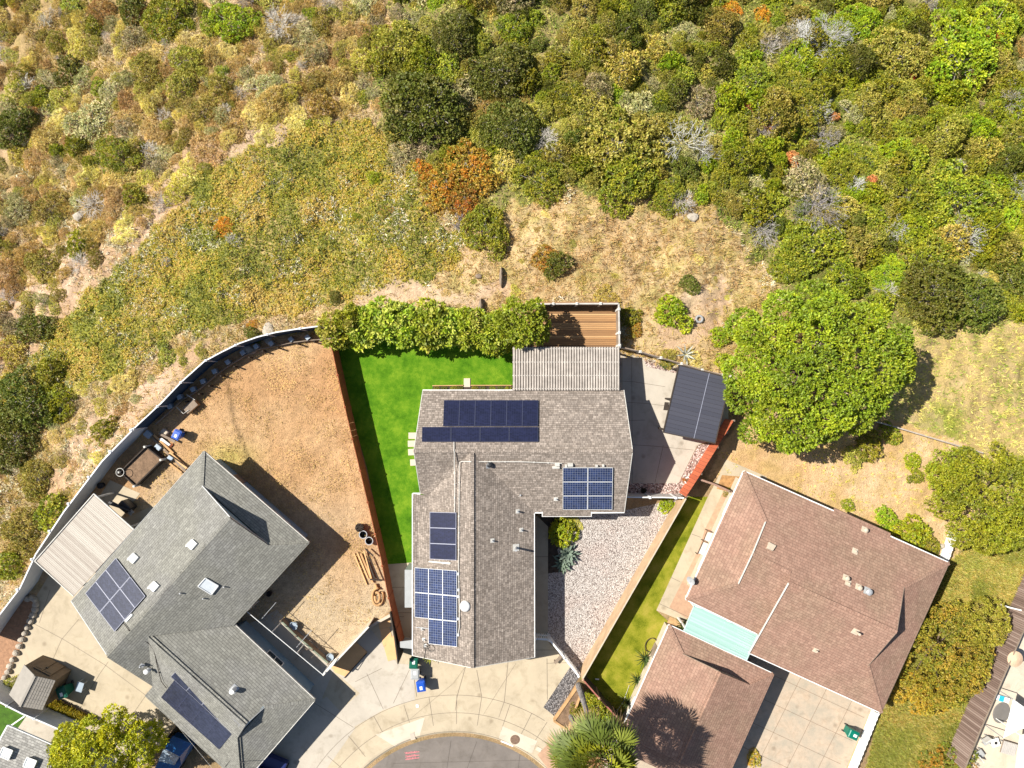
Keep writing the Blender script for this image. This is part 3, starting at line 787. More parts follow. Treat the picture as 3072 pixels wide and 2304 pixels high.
# ------------------------------------------------------------------ houses
def pl3(a, b, c):
    n = (b - a).cross(c - a).normalized()
    if n.z < 0: n = -n
    return (a, n)
def on(pl, px, py):
    return ray_plane(px, py, pl[0], pl[1])
def rect_on(pl, quad, up):
    return [on((pl[0] + pl[1] * up, pl[1]), x, y) for x, y in quad]
def blerp(q, u, v):
    a = q[0].lerp(q[1], u); b = q[3].lerp(q[2], u)
    return a.lerp(b, v)
def panel_grid(root, pl, quad, nx, ny, cellm, framem, skip=(), lift=0.12, gap=0.012, name='solar_panel', fw=0.03):
    """quad: image corners TL,TR,BR,BL of the whole array; one mesh per panel + its frame as a sub-part"""
    q = rect_on(pl, quad, lift)
    n = pl[1]
    for i in range(nx):
        for j in range(ny):
            if (i, j) in skip: continue
            u0, u1, v0, v1 = (i + gap) / nx, (i + 1 - gap) / nx, (j + gap) / ny, (j + 1 - gap) / ny
            c = [blerp(q, u0, v0), blerp(q, u1, v0), blerp(q, u1, v1), blerp(q, u0, v1)]
            mb = MB()
            a = len(mb.v)
            mb.face([c[0], c[3], c[2], c[1]])
            o = mb.build(name, cellm, root)
            me = o.data; ul = me.uv_layers.new(name="UVMap")
            ex = (c[1] - c[0]); ey = (c[3] - c[0]); w = ex.length; h = ey.length
            if name and h > w * 1.05: nxl, nyl = 6, 10
            else: nxl, nyl = 10, 6
            for li, (uu, vv) in zip(me.polygons[0].loop_indices, [(0, 0), (0, 1), (1, 1), (1, 0)]):
                if cellm is M['cell_blue']: ul.data[li].uv = (0.013 + uu * nxl * 0.161, 0.013 + vv * nyl * 0.161)
                else: ul.data[li].uv = (uu * w, vv * h)
            fb = MB()
            cc = [p - n * 0.015 for p in c]
            for k in range(4):
                A, B = cc[k], cc[(k + 1) % 4]
                d = (B - A).normalized()
                fb.bar(A - d * fw * 0.5 + n * 0.004, B + d * fw * 0.5 + n * 0.004, fw, 0.04, up=n)
            f = fb.build('panel_frame', framem, o)
    # rails and feet under the array
    rl = MB()
    for t in (0.2, 0.8):
        A = blerp(q, 0.02, t) - n * 0.05; B = blerp(q, 0.98, t) - n * 0.05
        rl.bar(A, B, 0.04, 0.04, up=n)
        for s_ in (0.1, 0.5, 0.9):
            P = A.lerp(B, s_); rl.bar(P, P - n * (lift - 0.05), 0.05, 0.05, up=(1, 0, 0))
    rl.build('panel_rail', M['metal'], root)
def ridge(root, segs, mat, w=0.28, name='ridge_cap'):
    for a, b in segs:
        mb = MB()
        L = (b - a).length; n = max(1, int(L / 0.28)); d = (b - a) / n
        for k in range(n):
            p = a + d * k; q = a + d * (k + 1.0)
            mb.bar(p + Vector((0, 0, 0.022)), q + Vector((0, 0, 0.008)), w * .85, 0.016)
        mb.build(name, mat, root, uv=True)
def gutter(root, segs, mat, name='gutter', w=0.11):
    for a, b in segs:
        MB().bar(a - Vector((0, 0, 0.07)), b - Vector((0, 0, 0.07)), w, 0.13).build(name, mat, root)
def pipe_vent(root, pl, x, y, h=0.45, r=0.06, flash=0.3, mat=None, fmat=None, name='roof_vent', cap=0.0):
    p = on(pl, x, y); n = pl[1]
    p = ray_plane(x, y, p + Vector((0, 0, h * 0.5)), Vector((0, 0, 1))); p = Vector((p.x, p.y, p.z))
    base = Vector((p.x, p.y, (pl[0].dot(n) - p.x * n.x - p.y * n.y) / n.z))
    mb = MB()
    u = n.cross(Vector((0, 0, 1))); 
    if u.length < 1e-3: u = Vector((1, 0, 0))
    u.normalize(); w = n.cross(u)
    R = Matrix((u, w, n)).transposed()
    mb.box(base + n * 0.01, (flash, flash, 0.02), R=R)
    vo = mb.build(name, fmat or M['offwhite'], root)
    pb = MB(); pb.tube([base - Vector((0, 0, 0.05)), base + Vector((0, 0, h))], r, 12)
    if cap: pb.lathe(base + Vector((0, 0, h - 0.04)), [(r, 0), (cap, 0), (cap, 0.06), (r * 0.6, 0.12)], 16)
    pb.build('pipe', mat or M['metal'], vo, smooth=False)
    return vo
def roofbox(root, pl, quad, h, mat, name, rim=None):
    q = rect_on(pl, quad, h); n = pl[1]
    c = sum(q, Vector()) / 4
    mb = MB()
    b = [p - n * h for p in q]
    mb.face([q[0], q[3], q[2], q[1]])
    for k in range(4): mb.face([q[k], q[(k + 1) % 4], b[(k + 1) % 4], b[k]])
    o = mb.build(name, mat, root)
    if rim:
        rb = MB()
        for k in range(4): rb.bar(q[k], q[(k + 1) % 4], 0.06, 0.07, up=n)
        rb.build('frame', rim, o)
    return o
def walls(root, polys, z1, mat, openings=True, name='wall'):
    """polys: list of world xy outlines inset under the eaves"""
    for poly in polys:
        mb = MB(); P = [Vector((p.x, p.y, 0)) for p in poly]
        A = sum(P[i].x * P[(i + 1) % len(P)].y - P[(i + 1) % len(P)].x * P[i].y for i in range(len(P)))
        if A < 0: P.reverse()
        mb.prism([(p.x, p.y) for p in P], -0.3, z1)
        w = mb.build(name, mat, root)
        if not openings: continue
        n = len(P)
        for i in range(n):
            a, b = P[i], P[(i + 1) % n]; L = (b - a).length
            if L < 2.6: continue
            d = (b - a) / L; out = Vector((d.y, -d.x, 0))
            k = max(1, int(L / 3.6))
            for j in range(k):
                c = a + d * L * (j + 0.5) / k
                if (i + j) % 4 == 3:
                    dr = MB().bar(c + out * 0.02 - d * 0.45 + Vector((0, 0, 1.05)), c + out * 0.02 + d * 0.45 + Vector((0, 0, 1.05)), 0.06, 2.1).build('door', M['wood_grey'], root)
                    hp = c + out * 0.09 + d * 0.34 + Vector((0, 0, 1.0))
                    MB().tube([hp, hp + d * -0.1], 0.018, 6).build('handle', M['metal'], dr)
                else:
                    z = 1.45
                    wd = MB().bar(c + out * 0.012 - d * 0.7 + Vector((0, 0, z)), c + out * 0.012 + d * 0.7 + Vector((0, 0, z)), 0.04, 1.1).build('window', M['glass'], root)
                    fb = MB()
                    for s1 in (-1, 0, 1): fb.bar(c + out * 0.03 + d * 0.72 * s1 + Vector((0, 0, z - 0.58)), c + out * 0.03 + d * 0.72 * s1 + Vector((0, 0, z + 0.58)), 0.06, 0.06, up=out)
                    for s1 in (-1, 1): fb.bar(c + out * 0.034 - d * 0.75 + Vector((0, 0, z + 0.58 * s1)), c + out * 0.034 + d * 0.75 + Vector((0, 0, z + 0.58 * s1)), 0.06, 0.06, up=out)
                    fb.build('window_frame', M['white'], wd)
def roofmesh(root, faces, mat, name='roof', t=0.14):
    mb = MB()
    for f in faces:
        n = (f[1] - f[0]).cross(f[2] - f[0])
        if n.z < 0: f = list(reversed(f))
        mb.face(f)
    return mb.build(name, mat, root, uv=True, solid=t)
def inset(poly, d):
    """shrink a ccw/cw world outline"""
    P = [Vector((p.x, p.y, 0)) for p in poly]
    A = sum(P[i].x * P[(i + 1) % len(P)].y - P[(i + 1) % len(P)].x * P[i].y for i in range(len(P)))
    s = 1 if A > 0 else -1
    out = []
    n = len(P)
    for i in range(n):
        d0 = (P[i] - P[i - 1]).normalized(); d1 = (P[(i + 1) % n] - P[i]).normalized()
        n0 = Vector((-d0.y, d0.x, 0)) * s; n1 = Vector((-d1.y, d1.x, 0)) * s
        den = 1 + n0.dot(n1)
        out.append(P[i] + (n0 + n1) * d / max(0.3, den))
    return out

# ---- the middle house: T shaped brown shingle roof
E0, R0 = 2.8, 4.8
mh = empty('house', tuple(V(1540, 1500, 0)), 'middle house with weathered brown T-shaped shingle roof carrying five solar arrays', 'house')
A_ = V(1268, 1171, E0); B_ = V(1872, 1171, E0); C_ = V(1898, 1353, R0); D_ = V(1241, 1353, R0); K_ = V(1417, 1353, R0)
S1 = V(1283, 1488, E0 + 0.06); S2 = V(1261, 1481, E0); S3 = V(1873, 1537, E0); S4 = V(1602, 1537, E0)
F1 = V(1417, 2004, R0); F2 = V(1238, 1967, E0); F3 = V(1238, 1481, E0); F4 = V(1603, 1972, E0)
P_N = pl3(A_, B_, (C_ + D_) / 2); P_S = pl3((C_ + K_) / 2, S3, S4); P_W = pl3(K_, F1, (F2 + F3) / 2); P_E = pl3(K_, F1, (S4 + F4) / 2)
roofmesh(mh, [[A_, B_, C_, K_, D_], [D_, K_, S1, S2], [K_, C_, S3, S4], [K_, F1, F2, F3, S1], [K_, S4, F4, F1]], M['main_roof'])
walls(mh, [inset([V(1266, 1171, E0), V(1872, 1171, E0), V(1872, 1536, E0), V(1600, 1536, E0), V(1601, 1972, E0), V(1242, 1967, E0), V(1242, 1500, E0), V(1266, 1481, E0)], 0.55)], 2.75, M['stucco'])
for tri in ([C_ + Vector((-0.9, 0, -.1)), B_ + Vector((-.55, -.2, -.1)), S3 + Vector((-.55, .2, -.1))], [D_ + Vector((.9, 0, -.1)), A_ + Vector((.55, -.2, -.1)), S2 + Vector((.55, .2, -.1))], [F1 + Vector((0, .8, -.1)), F2 + Vector((.3, .55, -.1)), F4 + Vector((-.3, .55, -.1))]):
    MB().face(tri).build('gable_wall', M['stucco'], mh, solid=0.05)
ridge(mh, [(K_, C_), (D_, K_), (K_, F1)], M['main_roof'])
gutter(mh, [(A_, V(1565, 1171, E0)), (F3, F2), (S4, F4), (S2, F3), (V(1775, 1538, E0), S3), (V(1602, 1538, E0), V(1627, 1538, E0))], M['white'])
gutter(mh, [(B_, C_), (C_, S3), (A_, D_), (D_, S2), (F2, F1), (F1, F4)], M['offwhite'], 'fascia', w=0.04)
ey = [V(1627, 1534, 2.86), V(1774, 1534, 2.86), V(1774, 1549, 2.62), V(1627, 1549, 2.62)]
roofmesh(mh, [ey], M['main_roof'], 'window_awning', 0.08)
gutter(mh, [(ey[3], ey[2]), (ey[1], ey[2]), (ey[0], ey[3])], M['white'], 'awning_trim', w=0.06)
panel_grid(mh, P_N, [(1332, 1200), (1615, 1200), (1614, 1279), (1329, 1279)], 6, 1, M['cell_black'], M['frame_b'])
panel_grid(mh, P_N, [(1266, 1281), (1615, 1281), (1615, 1325), (1265, 1325)], 4, 1, M['cell_black'], M['frame_b'])
panel_grid(mh, P_S, [(1688, 1403), (1839, 1403), (1837, 1529), (1688, 1529)], 2, 3, M['cell_blue'], M['frame_w'])
panel_grid(mh, P_W, [(1289, 1536), (1369, 1538), (1369, 1681), (1289, 1677)], 1, 3, M['cell_black'], M['panel_line'])
panel_grid(mh, P_W, [(1244, 1702), (1371, 1712), (1371, 1941), (1244, 1927)], 3, 3, M['cell_blue'], M['frame_w'], skip=((0, 2),))
def conduit(root, pts, r=0.028, mat=None, name='conduit'):
    mb = MB(); mb.tube(pts, r, 6)
    for k in range(0, len(pts) - 1):
        a, b = pts[k], pts[k + 1]; n = int((b - a).length / 1.3)
        for j in range(1, n + 1):
            p = a.lerp(b, j / (n + 1)); mb.box(p - Vector((0, 0, 0.02)), (0.09, 0.09, 0.05))
    return mb.build(name, mat or M['offwhite'], root)
up = lambda pl, pts, h=0.09: [on((pl[0] + pl[1] * h, pl[1]), x, y) for x, y in pts]
conduit(mh, up(P_N, [(1362, 1326), (1362, 1351)]) + up(P_S, [(1363, 1356), (1363, 1402)])+ up(P_W, [(1364, 1412), (1364, 1536)]))
conduit(mh, up(P_S, [(1686, 1390), (1560, 1385), (1424, 1385)], 0.1) + up(P_W, [(1414, 1385), (1385, 1384), (1379, 1388), (1378, 1396), (1376, 1700), (1379, 1880), (1374, 1905)]))
for (x, y, w, h) in ((1672, 1395, 14, 8), (1668, 1404, 22, 4), (1711, 1396, 16, 8), (1698, 1399, 6, 6), (1790, 1399, 8, 4), (1810, 1398, 6, 5)):
    roofbox(mh, P_S, [(x - w / 2, y - h / 2), (x + w / 2, y - h / 2), (x + w / 2, y + h / 2), (x - w / 2, y + h / 2)], 0.16, M['offwhite'], 'junction_box')
for (x, y) in ((1374, 1722), (1375, 1770), (1374, 1790), (1374, 1857), (1374, 1905)):
    roofbox(mh, P_W, [(x - 3, y - 4), (x + 3, y - 4), (x + 3, y + 4), (x - 3, y + 4)], 0.12, M['metal'], 'junction_box')
roofbox(mh, P_W, [(1290, 1683), (1352, 1688), (1350, 1693), (1282, 1686)], 0.10, M['offwhite'], 'cable_tray')
pipe_vent(mh, P_E, 1469, 1394, 0.32, 0.13, 0.55, M['black'], M['metal'], cap=0.2)
for (x, y, h, r) in ((1561, 1485, .22, .06), (1553, 1535, .3, .06), (1564, 1591, .3, .05), (1477, 1623, .25, .05)):
    pipe_vent(mh, P_E, x, y, h, r, 0.30)
pipe_vent(mh, P_E, 1548, 1647, 0.85, 0.08, 0.5)
pipe_vent(mh, P_S, 1668, 1498, 0.25, 0.05, 0.3)
for (x, y) in ((1266, 1888), (1271, 1920), (1275, 1938)): pipe_vent(mh, P_W, x, y, 0.3, 0.04, 0.22)
sp_ = on(P_W, 1396, 1817)
MB().lathe(sp_ - Vector((0, 0, .1)), [(0.36, 0), (0.36, 0.30), (0.33, 0.36), (0.22, 0.42), (0.08, 0.45)], 24).build('tube_skylight', M['white'], mh, smooth=True)
cb = MB()
for cx_, cy_, rr in ((1279, 1938, .22), (1293, 1944, .26)):
    c = on((P_W[0] + P_W[1] * .06, P_W[1]), cx_, cy_)
    cb.tube([c + Vector((math.cos(t) * rr, math.sin(t) * rr * 0.9, 0.25 * math.cos(t) * rr)) for t in np.linspace(0, 6.0, 16)], 0.018, 5)
cb.tube([on(P_W, 1278, 1944) + Vector((0, 0, .05)), on(P_W, 1272, 1975) + Vector((0, 0, .05))], 0.018, 5)
cb.build('coiled_cable', M['black'], mh)

# ---- the left house: grey roof, two Dutch gables
E1 = 2.7
lh = empty('house', tuple(V(600, 1850, 0)), 'left house with grey green L-shaped roof, two black solar arrays and a white skylight', 'house')
T = V(611, 1354, E1); R = V(927, 1628, E1); W = V(213, 1804, E1); I = V(702, 1873, E1); J = V(461, 2057, E1)
Rp = V(322, 1968, 5.0); Gp = V(691, 1553, 5.0)
pNW = pl3(T, W, (Rp + Gp) / 2); pSE = pl3(R, I, (Rp + Gp) / 2)
g1 = on(pNW, 606, 1457); g2 = on(pSE, 805, 1633)
E_ = V(945, 2100, E1); Sx = V(728, 2352, E1); J2 = V(438, 2084, E1)
K1 = on(pSE, 447, 1905); G2 = V(741, 2170, K1.z)
pNE = pl3(I, E_, (K1 + G2) / 2); pSW = pl3(J2, Sx, (K1 + G2) / 2)
g3 = on(pNE, 794, 2122); g4 = on(pSW, 716, 2210)
roofmesh(lh, [[T, W, Rp, Gp, g1], [R, g2, Gp, Rp, J, K1, I], [T, g1, g2, R], [I, K1, G2, g3, E_], [K1, J, J2, Sx, g4, G2], [E_, g3, g4, Sx]], M['grey_roof'])
gi = (Rp - Gp).normalized() * 0.12; gj = (K1 - G2).normalized() * 0.12
MB().face([g1 + gi, g2 + gi, Gp + gi - Vector((0, 0, .05))]).build('gable_wall', M['stucco_grey'], lh, solid=0.04)
MB().face([g3 + gj, g4 + gj, G2 + gj - Vector((0, 0, .05))]).build('gable_wall', M['stucco_grey'], lh, solid=0.04)
walls(lh, [inset([T, W, V(322, 1958, E1), J, V(447, 1930, E1), I, R], 0.6), inset([V(600, 1900, E1), I, E_, Sx, J2], 0.6)], 2.65, M['stucco_grey'])
ridge(lh, [(Gp, Rp), (K1, G2), (T, g1), (R, g2), (E_, g3), (Sx, g4)], M['grey_roof'])
gutter(lh, [(R, I), (I, E_), (E_, Sx), (T, R), (Sx, J2)], M['offwhite'], w=0.10)
gutter(lh, [(g1, Gp), (Gp, g2), (g3, G2), (G2, g4), (T, W), (W, Rp), (Rp, J)], M['metal'], 'fascia', w=0.04)
panel_grid(lh, pNW, [(347, 1674), (436, 1789), (344, 1895), (256, 1780)], 2, 3, M['cell_violet'], M['panel_line'])
panel_grid(lh, pSW, [(535, 2006), (720, 2175), (697, 2201), (512, 2030)], 4, 1, M['cell_violet'], M['panel_line'], fw=.02)
panel_grid(lh, pSW, [(523, 2041), (696, 2202), (657, 2248), (483, 2092)], 4, 1, M['cell_violet'], M['frame_b'])
for (x, y) in ((573, 1633), (397, 1674), (459, 1759)):
    roofbox(lh, pNW, [(x + 2, y - 16), (x + 17, y - 2), (x, y + 17), (x - 16, y + 2)], 0.16, M['white'], 'roof_vent')
    c = rect_on(pNW, [(x - 8, y + 3), (x + 8, y - 13)], 0.2); 
    roofbox(lh, pNW, [(x - 16, y + 4), (x - 11, y + 1), (x - 14, y + 7), (x - 17, y + 7)], 0.05, M['white'], 'vent_flange')
roofbox(lh, pSE, [(616, 1734), (655, 1757), (634, 1784), (594, 1759)], 0.22, M['skylight'], 'skylight', M['white'])
for (x, y) in ((542, 1779), (611, 1795), (673, 1760), (422, 1999)): pipe_vent(lh, pSE, x, y, 0.35, 0.05, 0.28, M['metal'], M['metal'])
pipe_vent(lh, pSE, 441, 2013, 0.35, 0.10, 0.3, M['white'], M['metal'], cap=0.17)
pipe_vent(lh, pNE, 697, 2073, 0.5, 0.17, 0.5, M['white'], M['metal'])
roofbox(lh, pNW, [(394, 1841), (397, 1845), (378, 1867), (373, 1863)], 0.1, M['white'], 'inverter_box')
conduit(lh, up(pNW, [(371, 1870), (388, 1892)]) + up(pSE, [(392, 1896), (420, 1912), (447, 1931)]) + up(pSW, [(462, 1950), (470, 1990), (484, 2045), (500, 2065)]), 0.025, M['wood_dark'])
cb = MB(); c0 = up(pSW, [(676, 2300), (695, 2276), (716, 2285), (748, 2291)])
cb.tube(c0, 0.022, 5); cb.build('loose_cable', M['black'], lh)

# ---- the right house: red-brown roof with Dutch gables
E2 = 2.8
rh = empty('house', tuple(V(2450, 1780, 0)), 'large right house with pinkish brown shingle roof and many small roof vents', 'house')
a = V(2232, 1414, E2); b = V(2848, 1689, E2); c = V(2644, 2139, E2); dd = V(2248, 1959, E2); f = V(2058, 1798, E2); f2 = V(2271, 1901, E2)
ax = V(2691, 1897, 5.2)
pN = pl3(a, b, ax)
h1 = on(pN, 2298, 1565); r1a = on(pN, 2259, 1661); r1b = on(pN, 2371, 1719); r2a = on(pN, 2367, 1749); h2 = on(pN, 2713, 1760); ax = on(pN, 2691, 1897)
pS1 = pl3(f, f2, (r1a + r1b) / 2); pS2 = pl3(c, dd, (r2a + ax) / 2)
h3 = on(pS1, 2217, 1750); h4 = on(pS2, 2604, 1998)
pWst = pl3(a, f, (h1 + h3) / 2)
roofmesh(rh, [[a, b, h2, ax, r2a, r1b, r1a, h1], [r1a, r1b, on(pS1, 2385, 1727), on(pS1, 2286, 1907), f2, f, h3], [r2a, ax, h4, c, dd], [a, h1, h3, f], [h2, b, c, h4]], M['red_roof'])
bump_o = [V(2504, 1524, 2.74), V(2672, 1599, 2.74), V(2671, 1612, 2.86), V(2502, 1536, 2.86)]
roofmesh(rh, [bump_o], M['red_roof'], 'roof_extension', 0.1)
wp = inset([a, b, c, dd, f2, f], 0.6)
walls(rh, [wp], 2.7, M['stucco'])
MB().face([r1a + Vector((.12, -.05, -.05)), h1 + Vector((.12, -.05, -.03)), h3 + Vector((.12, -.05, -.03))]).build('gable_wall', M['stucco'], rh, solid=.04)
MB().face([ax + Vector((-.12, .05, -.05)), h2 + Vector((-.12, .05, -.03)), h4 + Vector((-.12, .05, -.03))]).build('gable_wall', M['stucco'], rh, solid=.04)
ridge(rh, [(r1a, r1b), (r2a, ax), (a, h1), (b, h2), (c, h4), (f, h3)], M['red_roof'], 0.3)
gutter(rh, [(a, on(pN, 2501, 1533)), (a, f), (f, f2), (on(pN, 2671, 1609), b), (dd, c)], M['white'], w=0.12)
gutter(rh, [(h1 + Vector((-.05, 0, .1)), r1a + Vector((-.05, 0, .1))), (r1a + Vector((-.05, 0, .1)), h3 + Vector((-.05, 0, .1))), (r2a + Vector((-.04, 0, .1)), dd + Vector((-.04, 0, .1)))], M['offwhite'], 'fascia', w=0.05)
gutter(rh, [(b, c), (h2, ax), (ax, h4)], M['wood_grey'], 'eave_trim', w=0.04)
roofbox(rh, pN, [(2308, 1626), (2329, 1637), (2319, 1652), (2302, 1645)], 0.16, M['stucco'], 'roof_vent')
for (x, y, h, r, cap) in ((2596, 1590, .3, .08, .15), (2566, 1654, .12, .1, 0), (2540, 1735, .3, .12, .16), (2546, 1750, .2, .07, 0), (2578, 1763, .3, .12, .16)): pipe_vent(rh, pN, x, y, h, r, 0.42, M['stucco'], M['stucco'], cap=cap)
pipe_vent(rh, pN, 2605, 1775, 0.3, 0.16, 0.5, M['metal'], M['grey'], cap=0.22)
pipe_vent(rh, pS2, 2572, 1899, 0.6, 0.09, 0.45, M['stucco'], M['stucco'])
pipe_vent(rh, pS2, 2449, 1953, 0.3, 0.06, 0.35, M['stucco'], M['stucco'])
# satellite dish on the west eave
dp = V(2074, 1741, 3.15)
ds = MB()
Rm = Matrix.Rotation(math.radians(55), 3, Vector((0.4, -0.9, 0)))
pr = []
for k in range(5):
    r_ = 0.34 * k / 4
    pr.append([dp + Rm @ Vector((r_ * math.cos(t), r_ * math.sin(t), 0.25 * r_ * r_ / 0.34)) for t in np.linspace(0, 2 * math.pi, 17)[:-1]])
for k in range(4):
    for j in range(16): ds.face([pr[k][j], pr[k + 1][j], pr[k + 1][(j + 1) % 16], pr[k][(j + 1) % 16]])
dso = ds.build('satellite_dish', M['metal'], rh, solid=0.015)
MB().tube([dp, dp + Vector((.25, -.1, -.3))], 0.025, 6).tube([dp, dp + Rm @ Vector((0, 0.0, .35))], 0.012, 5).build('dish_arm', M['grey'], dso)

# ---- garage of the right house
E3 = 2.6
gh = empty('garage', tuple(V(2100, 2100, 0)), 'detached garage with brown hipped roof shadowed by the palm crown', 'garage')
a = V(2007, 1875, E3); b = V(2319, 2021, E3); c = V(2154, 2389, E3); f = V(1842, 2243, E3)
ra = V(2159, 2015, 4.3); rb = V(2036, 2285, 4.3)
pW = pl3(a, f, (ra + rb) / 2); pE = pl3(b, c, (ra + rb) / 2)
h1 = on(pW, 2047, 1961); h2 = on(pE, 2246, 2051); h3 = on(pW, 1906, 2226); h4 = on(pE, 2110, 2316)
roofmesh(gh, [[a, f, h3, rb, ra, h1], [b, h2, ra, rb, h4, c], [a, h1, h2, b], [f, c, h4, h3]], M['red_roof'])
gi = (rb - ra).normalized() * 0.15
MB().face([h1 + gi, h2 + gi, ra + gi - Vector((0, 0, .05))]).build('gable_wall', M['wood_dark'], gh, solid=.04)  # shade on this gable is put into its dark colour
MB().face([h3 - gi, h4 - gi, rb - gi - Vector((0, 0, .05))]).build('gable_wall', M['stucco'], gh, solid=.04)
walls(gh, [inset([a, b, c, f], 0.5)], 2.5, M['stucco'])
ridge(gh, [(a, h1), (b, h2), (ra, rb)], M['red_roof'], 0.3)
gutter(gh, [(a, f), (a, b)], M['white'], w=0.10)
gutter(gh, [(b, c), (f, c), (h1, ra), (ra, h2)], M['wood_grey'], 'eave_trim', w=0.04)

# ---- corner of a neighbouring house, lower left
nb = empty('house', tuple(V(50, 2300, 0)), 'corner of a pale grey roofed house with two white skylights, lower left', 'house')
a = V(22, 2177, 2.6); b = V(180, 2246, 2.6); c = V(80, 2450, 4.6); f = V(-90, 2380, 4.6)
roofmesh(nb, [[a, b, c, f], [c, f, V(-190, 2600, 2.6), V(-20, 2680, 2.6)]], M['pale_roof'])
pP = pl3(a, b, c)
gutter(nb, [(a, b), (a, f)], M['white'], w=0.1)
walls(nb, [inset([V(10, 2177, 0), V(170, 2250, 0), V(0, 2600, 0), V(-170, 2530, 0)], 0.5)], 2.5, M['stucco'])
for (x, y) in ((17, 2260), (89, 2291)):
    roofbox(nb, pP, [(x - 8, y - 19), (x + 21, y - 8), (x + 8, y + 20), (x - 20, y + 8)], 0.22, M['skylight'], 'skylight', M['white'])
# ------------------------------------------------------------------ fences and walls
def resample(P, step):
    out = [P[0].copy()]; acc = 0.0
    for a, b in zip(P[:-1], P[1:]):
        L = (b - a).length; d = (b - a) / L if L else Vector()
        t = step - acc
        while t <= L:
            out.append(a + d * t); t += step
        acc = (acc + L) % step
    if (out[-1] - P[-1]).length > step * 0.35: out.append(P[-1].copy())
    return out
def fence(name, label, px, zt, mat, cat='fence', zb=-0.15, th=0.05, post=2.4, pw=0.13, railw=0.10, postmat=None, railmat=None, group=None, posth=0.1, boards=0.0, gaps=0.0, capm=None, rail2=False, offs=0.0, world=False):
    P = [Vector(p) for p in px] if world else [V(x, y, zt) for x, y in px]
    mid = P[len(P) // 2]
    root = empty(name, (mid.x, mid.y, zb if not callable(zb) else zb(mid)), label, cat, group)
    mb = MB()
    rg = random.Random(len(P) * 7 + int(abs(mid.x) * 10))
    zbf = zb if callable(zb) else (lambda p: zb)
    for A, B in zip(P[:-1], P[1:]):
        L = (B - A).length; d = (B - A) / L
        if boards:
            n = max(1, int(L / boards))
            for k in range(n):
                g = 0.012 if rg.random() < gaps else 0.0
                p = A + d * (L * k / n + g); q = A + d * (L * (k + 1) / n)
                z0 = zbf(p); ztop = zt - (rg.random() * 0.02 if gaps else 0)
                c = (p + q) / 2
                mb.box((c.x, c.y, (z0 + ztop) / 2), ((q - p).length, th, ztop - z0), math.atan2(d.y, d.x))
        else:
            z0 = min(zbf(A), zbf(B)); c = (A + B) / 2
            mb.box((c.x, c.y, (z0 + zt - 0.03) / 2), (L + th * 0.3, th, zt - 0.03 - z0), math.atan2(d.y, d.x))
    mb.build('panel', mat, root)
    if railw:
        rb = MB()
        for A, B in zip(P[:-1], P[1:]): rb.bar(A, B, railw, 0.06)
        if rail2:
            for A, B in zip(P[:-1], P[1:]):
                d = (B - A).normalized(); s = Vector((d.y, -d.x, 0)) * (th / 2 + 0.03) * rail2
                for z in (0.35, 1.0, 1.6): rb.bar(A + s - Vector((0, 0, zt - z)), B + s - Vector((0, 0, zt - z)), 0.05, 0.09)
        rb.build('rail', railmat or mat, root)
    if post:
        for p in resample(P, post):
            pb = MB().box((p.x + offs, p.y, (zbf(p) + zt + posth) / 2), (pw, pw, zt + posth - zbf(p)), 0)
            po = pb.build('post', postmat or mat, root)
            MB().box((p.x + offs, p.y, zt + posth + 0.015), (pw + 0.04, pw + 0.04, 0.03), 0).lathe((p.x + offs, p.y, zt + posth + 0.03), [(pw * 0.6, 0), (0.01, 0.05)], 4).build('post_cap', capm or postmat or mat, po)
    return root
HZ = lambda p: min(-0.15, H(p.x, p.y) - 0.2)
# long curved fence round the left yard
fence('fence', 'white vinyl fence along the lower left edge above the patio and slatted cover', [(-60, 1930), (0, 1843), (60, 1765), (108, 1662), (192, 1535), (307, 1383), (398, 1290)], 1.9, M['vinyl'], zb=HZ, post=2.45, offs=-0.12, posth=0.05)
fence('fence', 'curved white topped fence with dark navy screen panels round the dirt yard', [(400, 1287), (483, 1210), (545, 1145), (613, 1084), (665, 1056), (718, 1030), (772, 1011), (827, 997), (890, 987), (960, 978)], 1.85, M['navy_panel'], zb=HZ, post=2.45, postmat=M['vinyl'], railmat=M['vinyl'], posth=0.04, pw=0.12, railw=0.09)
fence('fence', 'rust brown board fence between the dirt yard and the green lawn', [(992, 1030), (1020, 1160), (1058, 1322), (1101, 1500), (1142, 1674), (1164, 1789), (1177, 1846), (1200, 1939)], 1.85, M['rust_fence'], zb=-0.1, post=2.4, postmat=M['rust_fence'], pw=0.10, boards=0.145, gaps=0.16, railw=0, posth=0.0, th=0.04)
fence('fence', 'white lattice capped fence along the top and side of the wood deck', [(1588, 912), (1732, 911), (1856, 911), (1857, 975), (1858, 1036)], 1.6, M['wood_grey'], zb=-0.3, post=1.75, pw=0.15, postmat=M['offwhite'], railw=0.11, railmat=noisy('grey_white_rail', (0.48, 0.45, 0.41), .2))
fence('fence', 'low white fence slanting from the deck to the charcoal canopy', [(1858, 1040), (1912, 1052), (1976, 1071), (2030, 1086), (2100, 1108), (2192, 1130)], 1.25, M['offwhite'], zb=-0.4, post=1.6, pw=0.15, postmat=M['offwhite'], railw=0.08, railmat=M['wood_grey'], posth=0.02)
fence('fence', 'bright red board fence beside the charcoal canopy', [(2200, 1262), (2146, 1350), (2104, 1418), (2057, 1490)], 1.95, M['red_fence'], zb=-0.1, post=2.3, postmat=M['wood_grey'], pw=0.10, boards=0.145, gaps=0.0, railw=0, posth=-0.1, th=0.05, offs=0.08)
fence('fence', 'cream fence closing the side patio above the white gravel yard', [(1872, 1491), (1914, 1492), (1990, 1492), (2052, 1494)], 1.7, M['offwhite'], zb=-0.1, post=1.9, postmat=M['white'], pw=0.14, railw=0.08, railmat=M['white'])
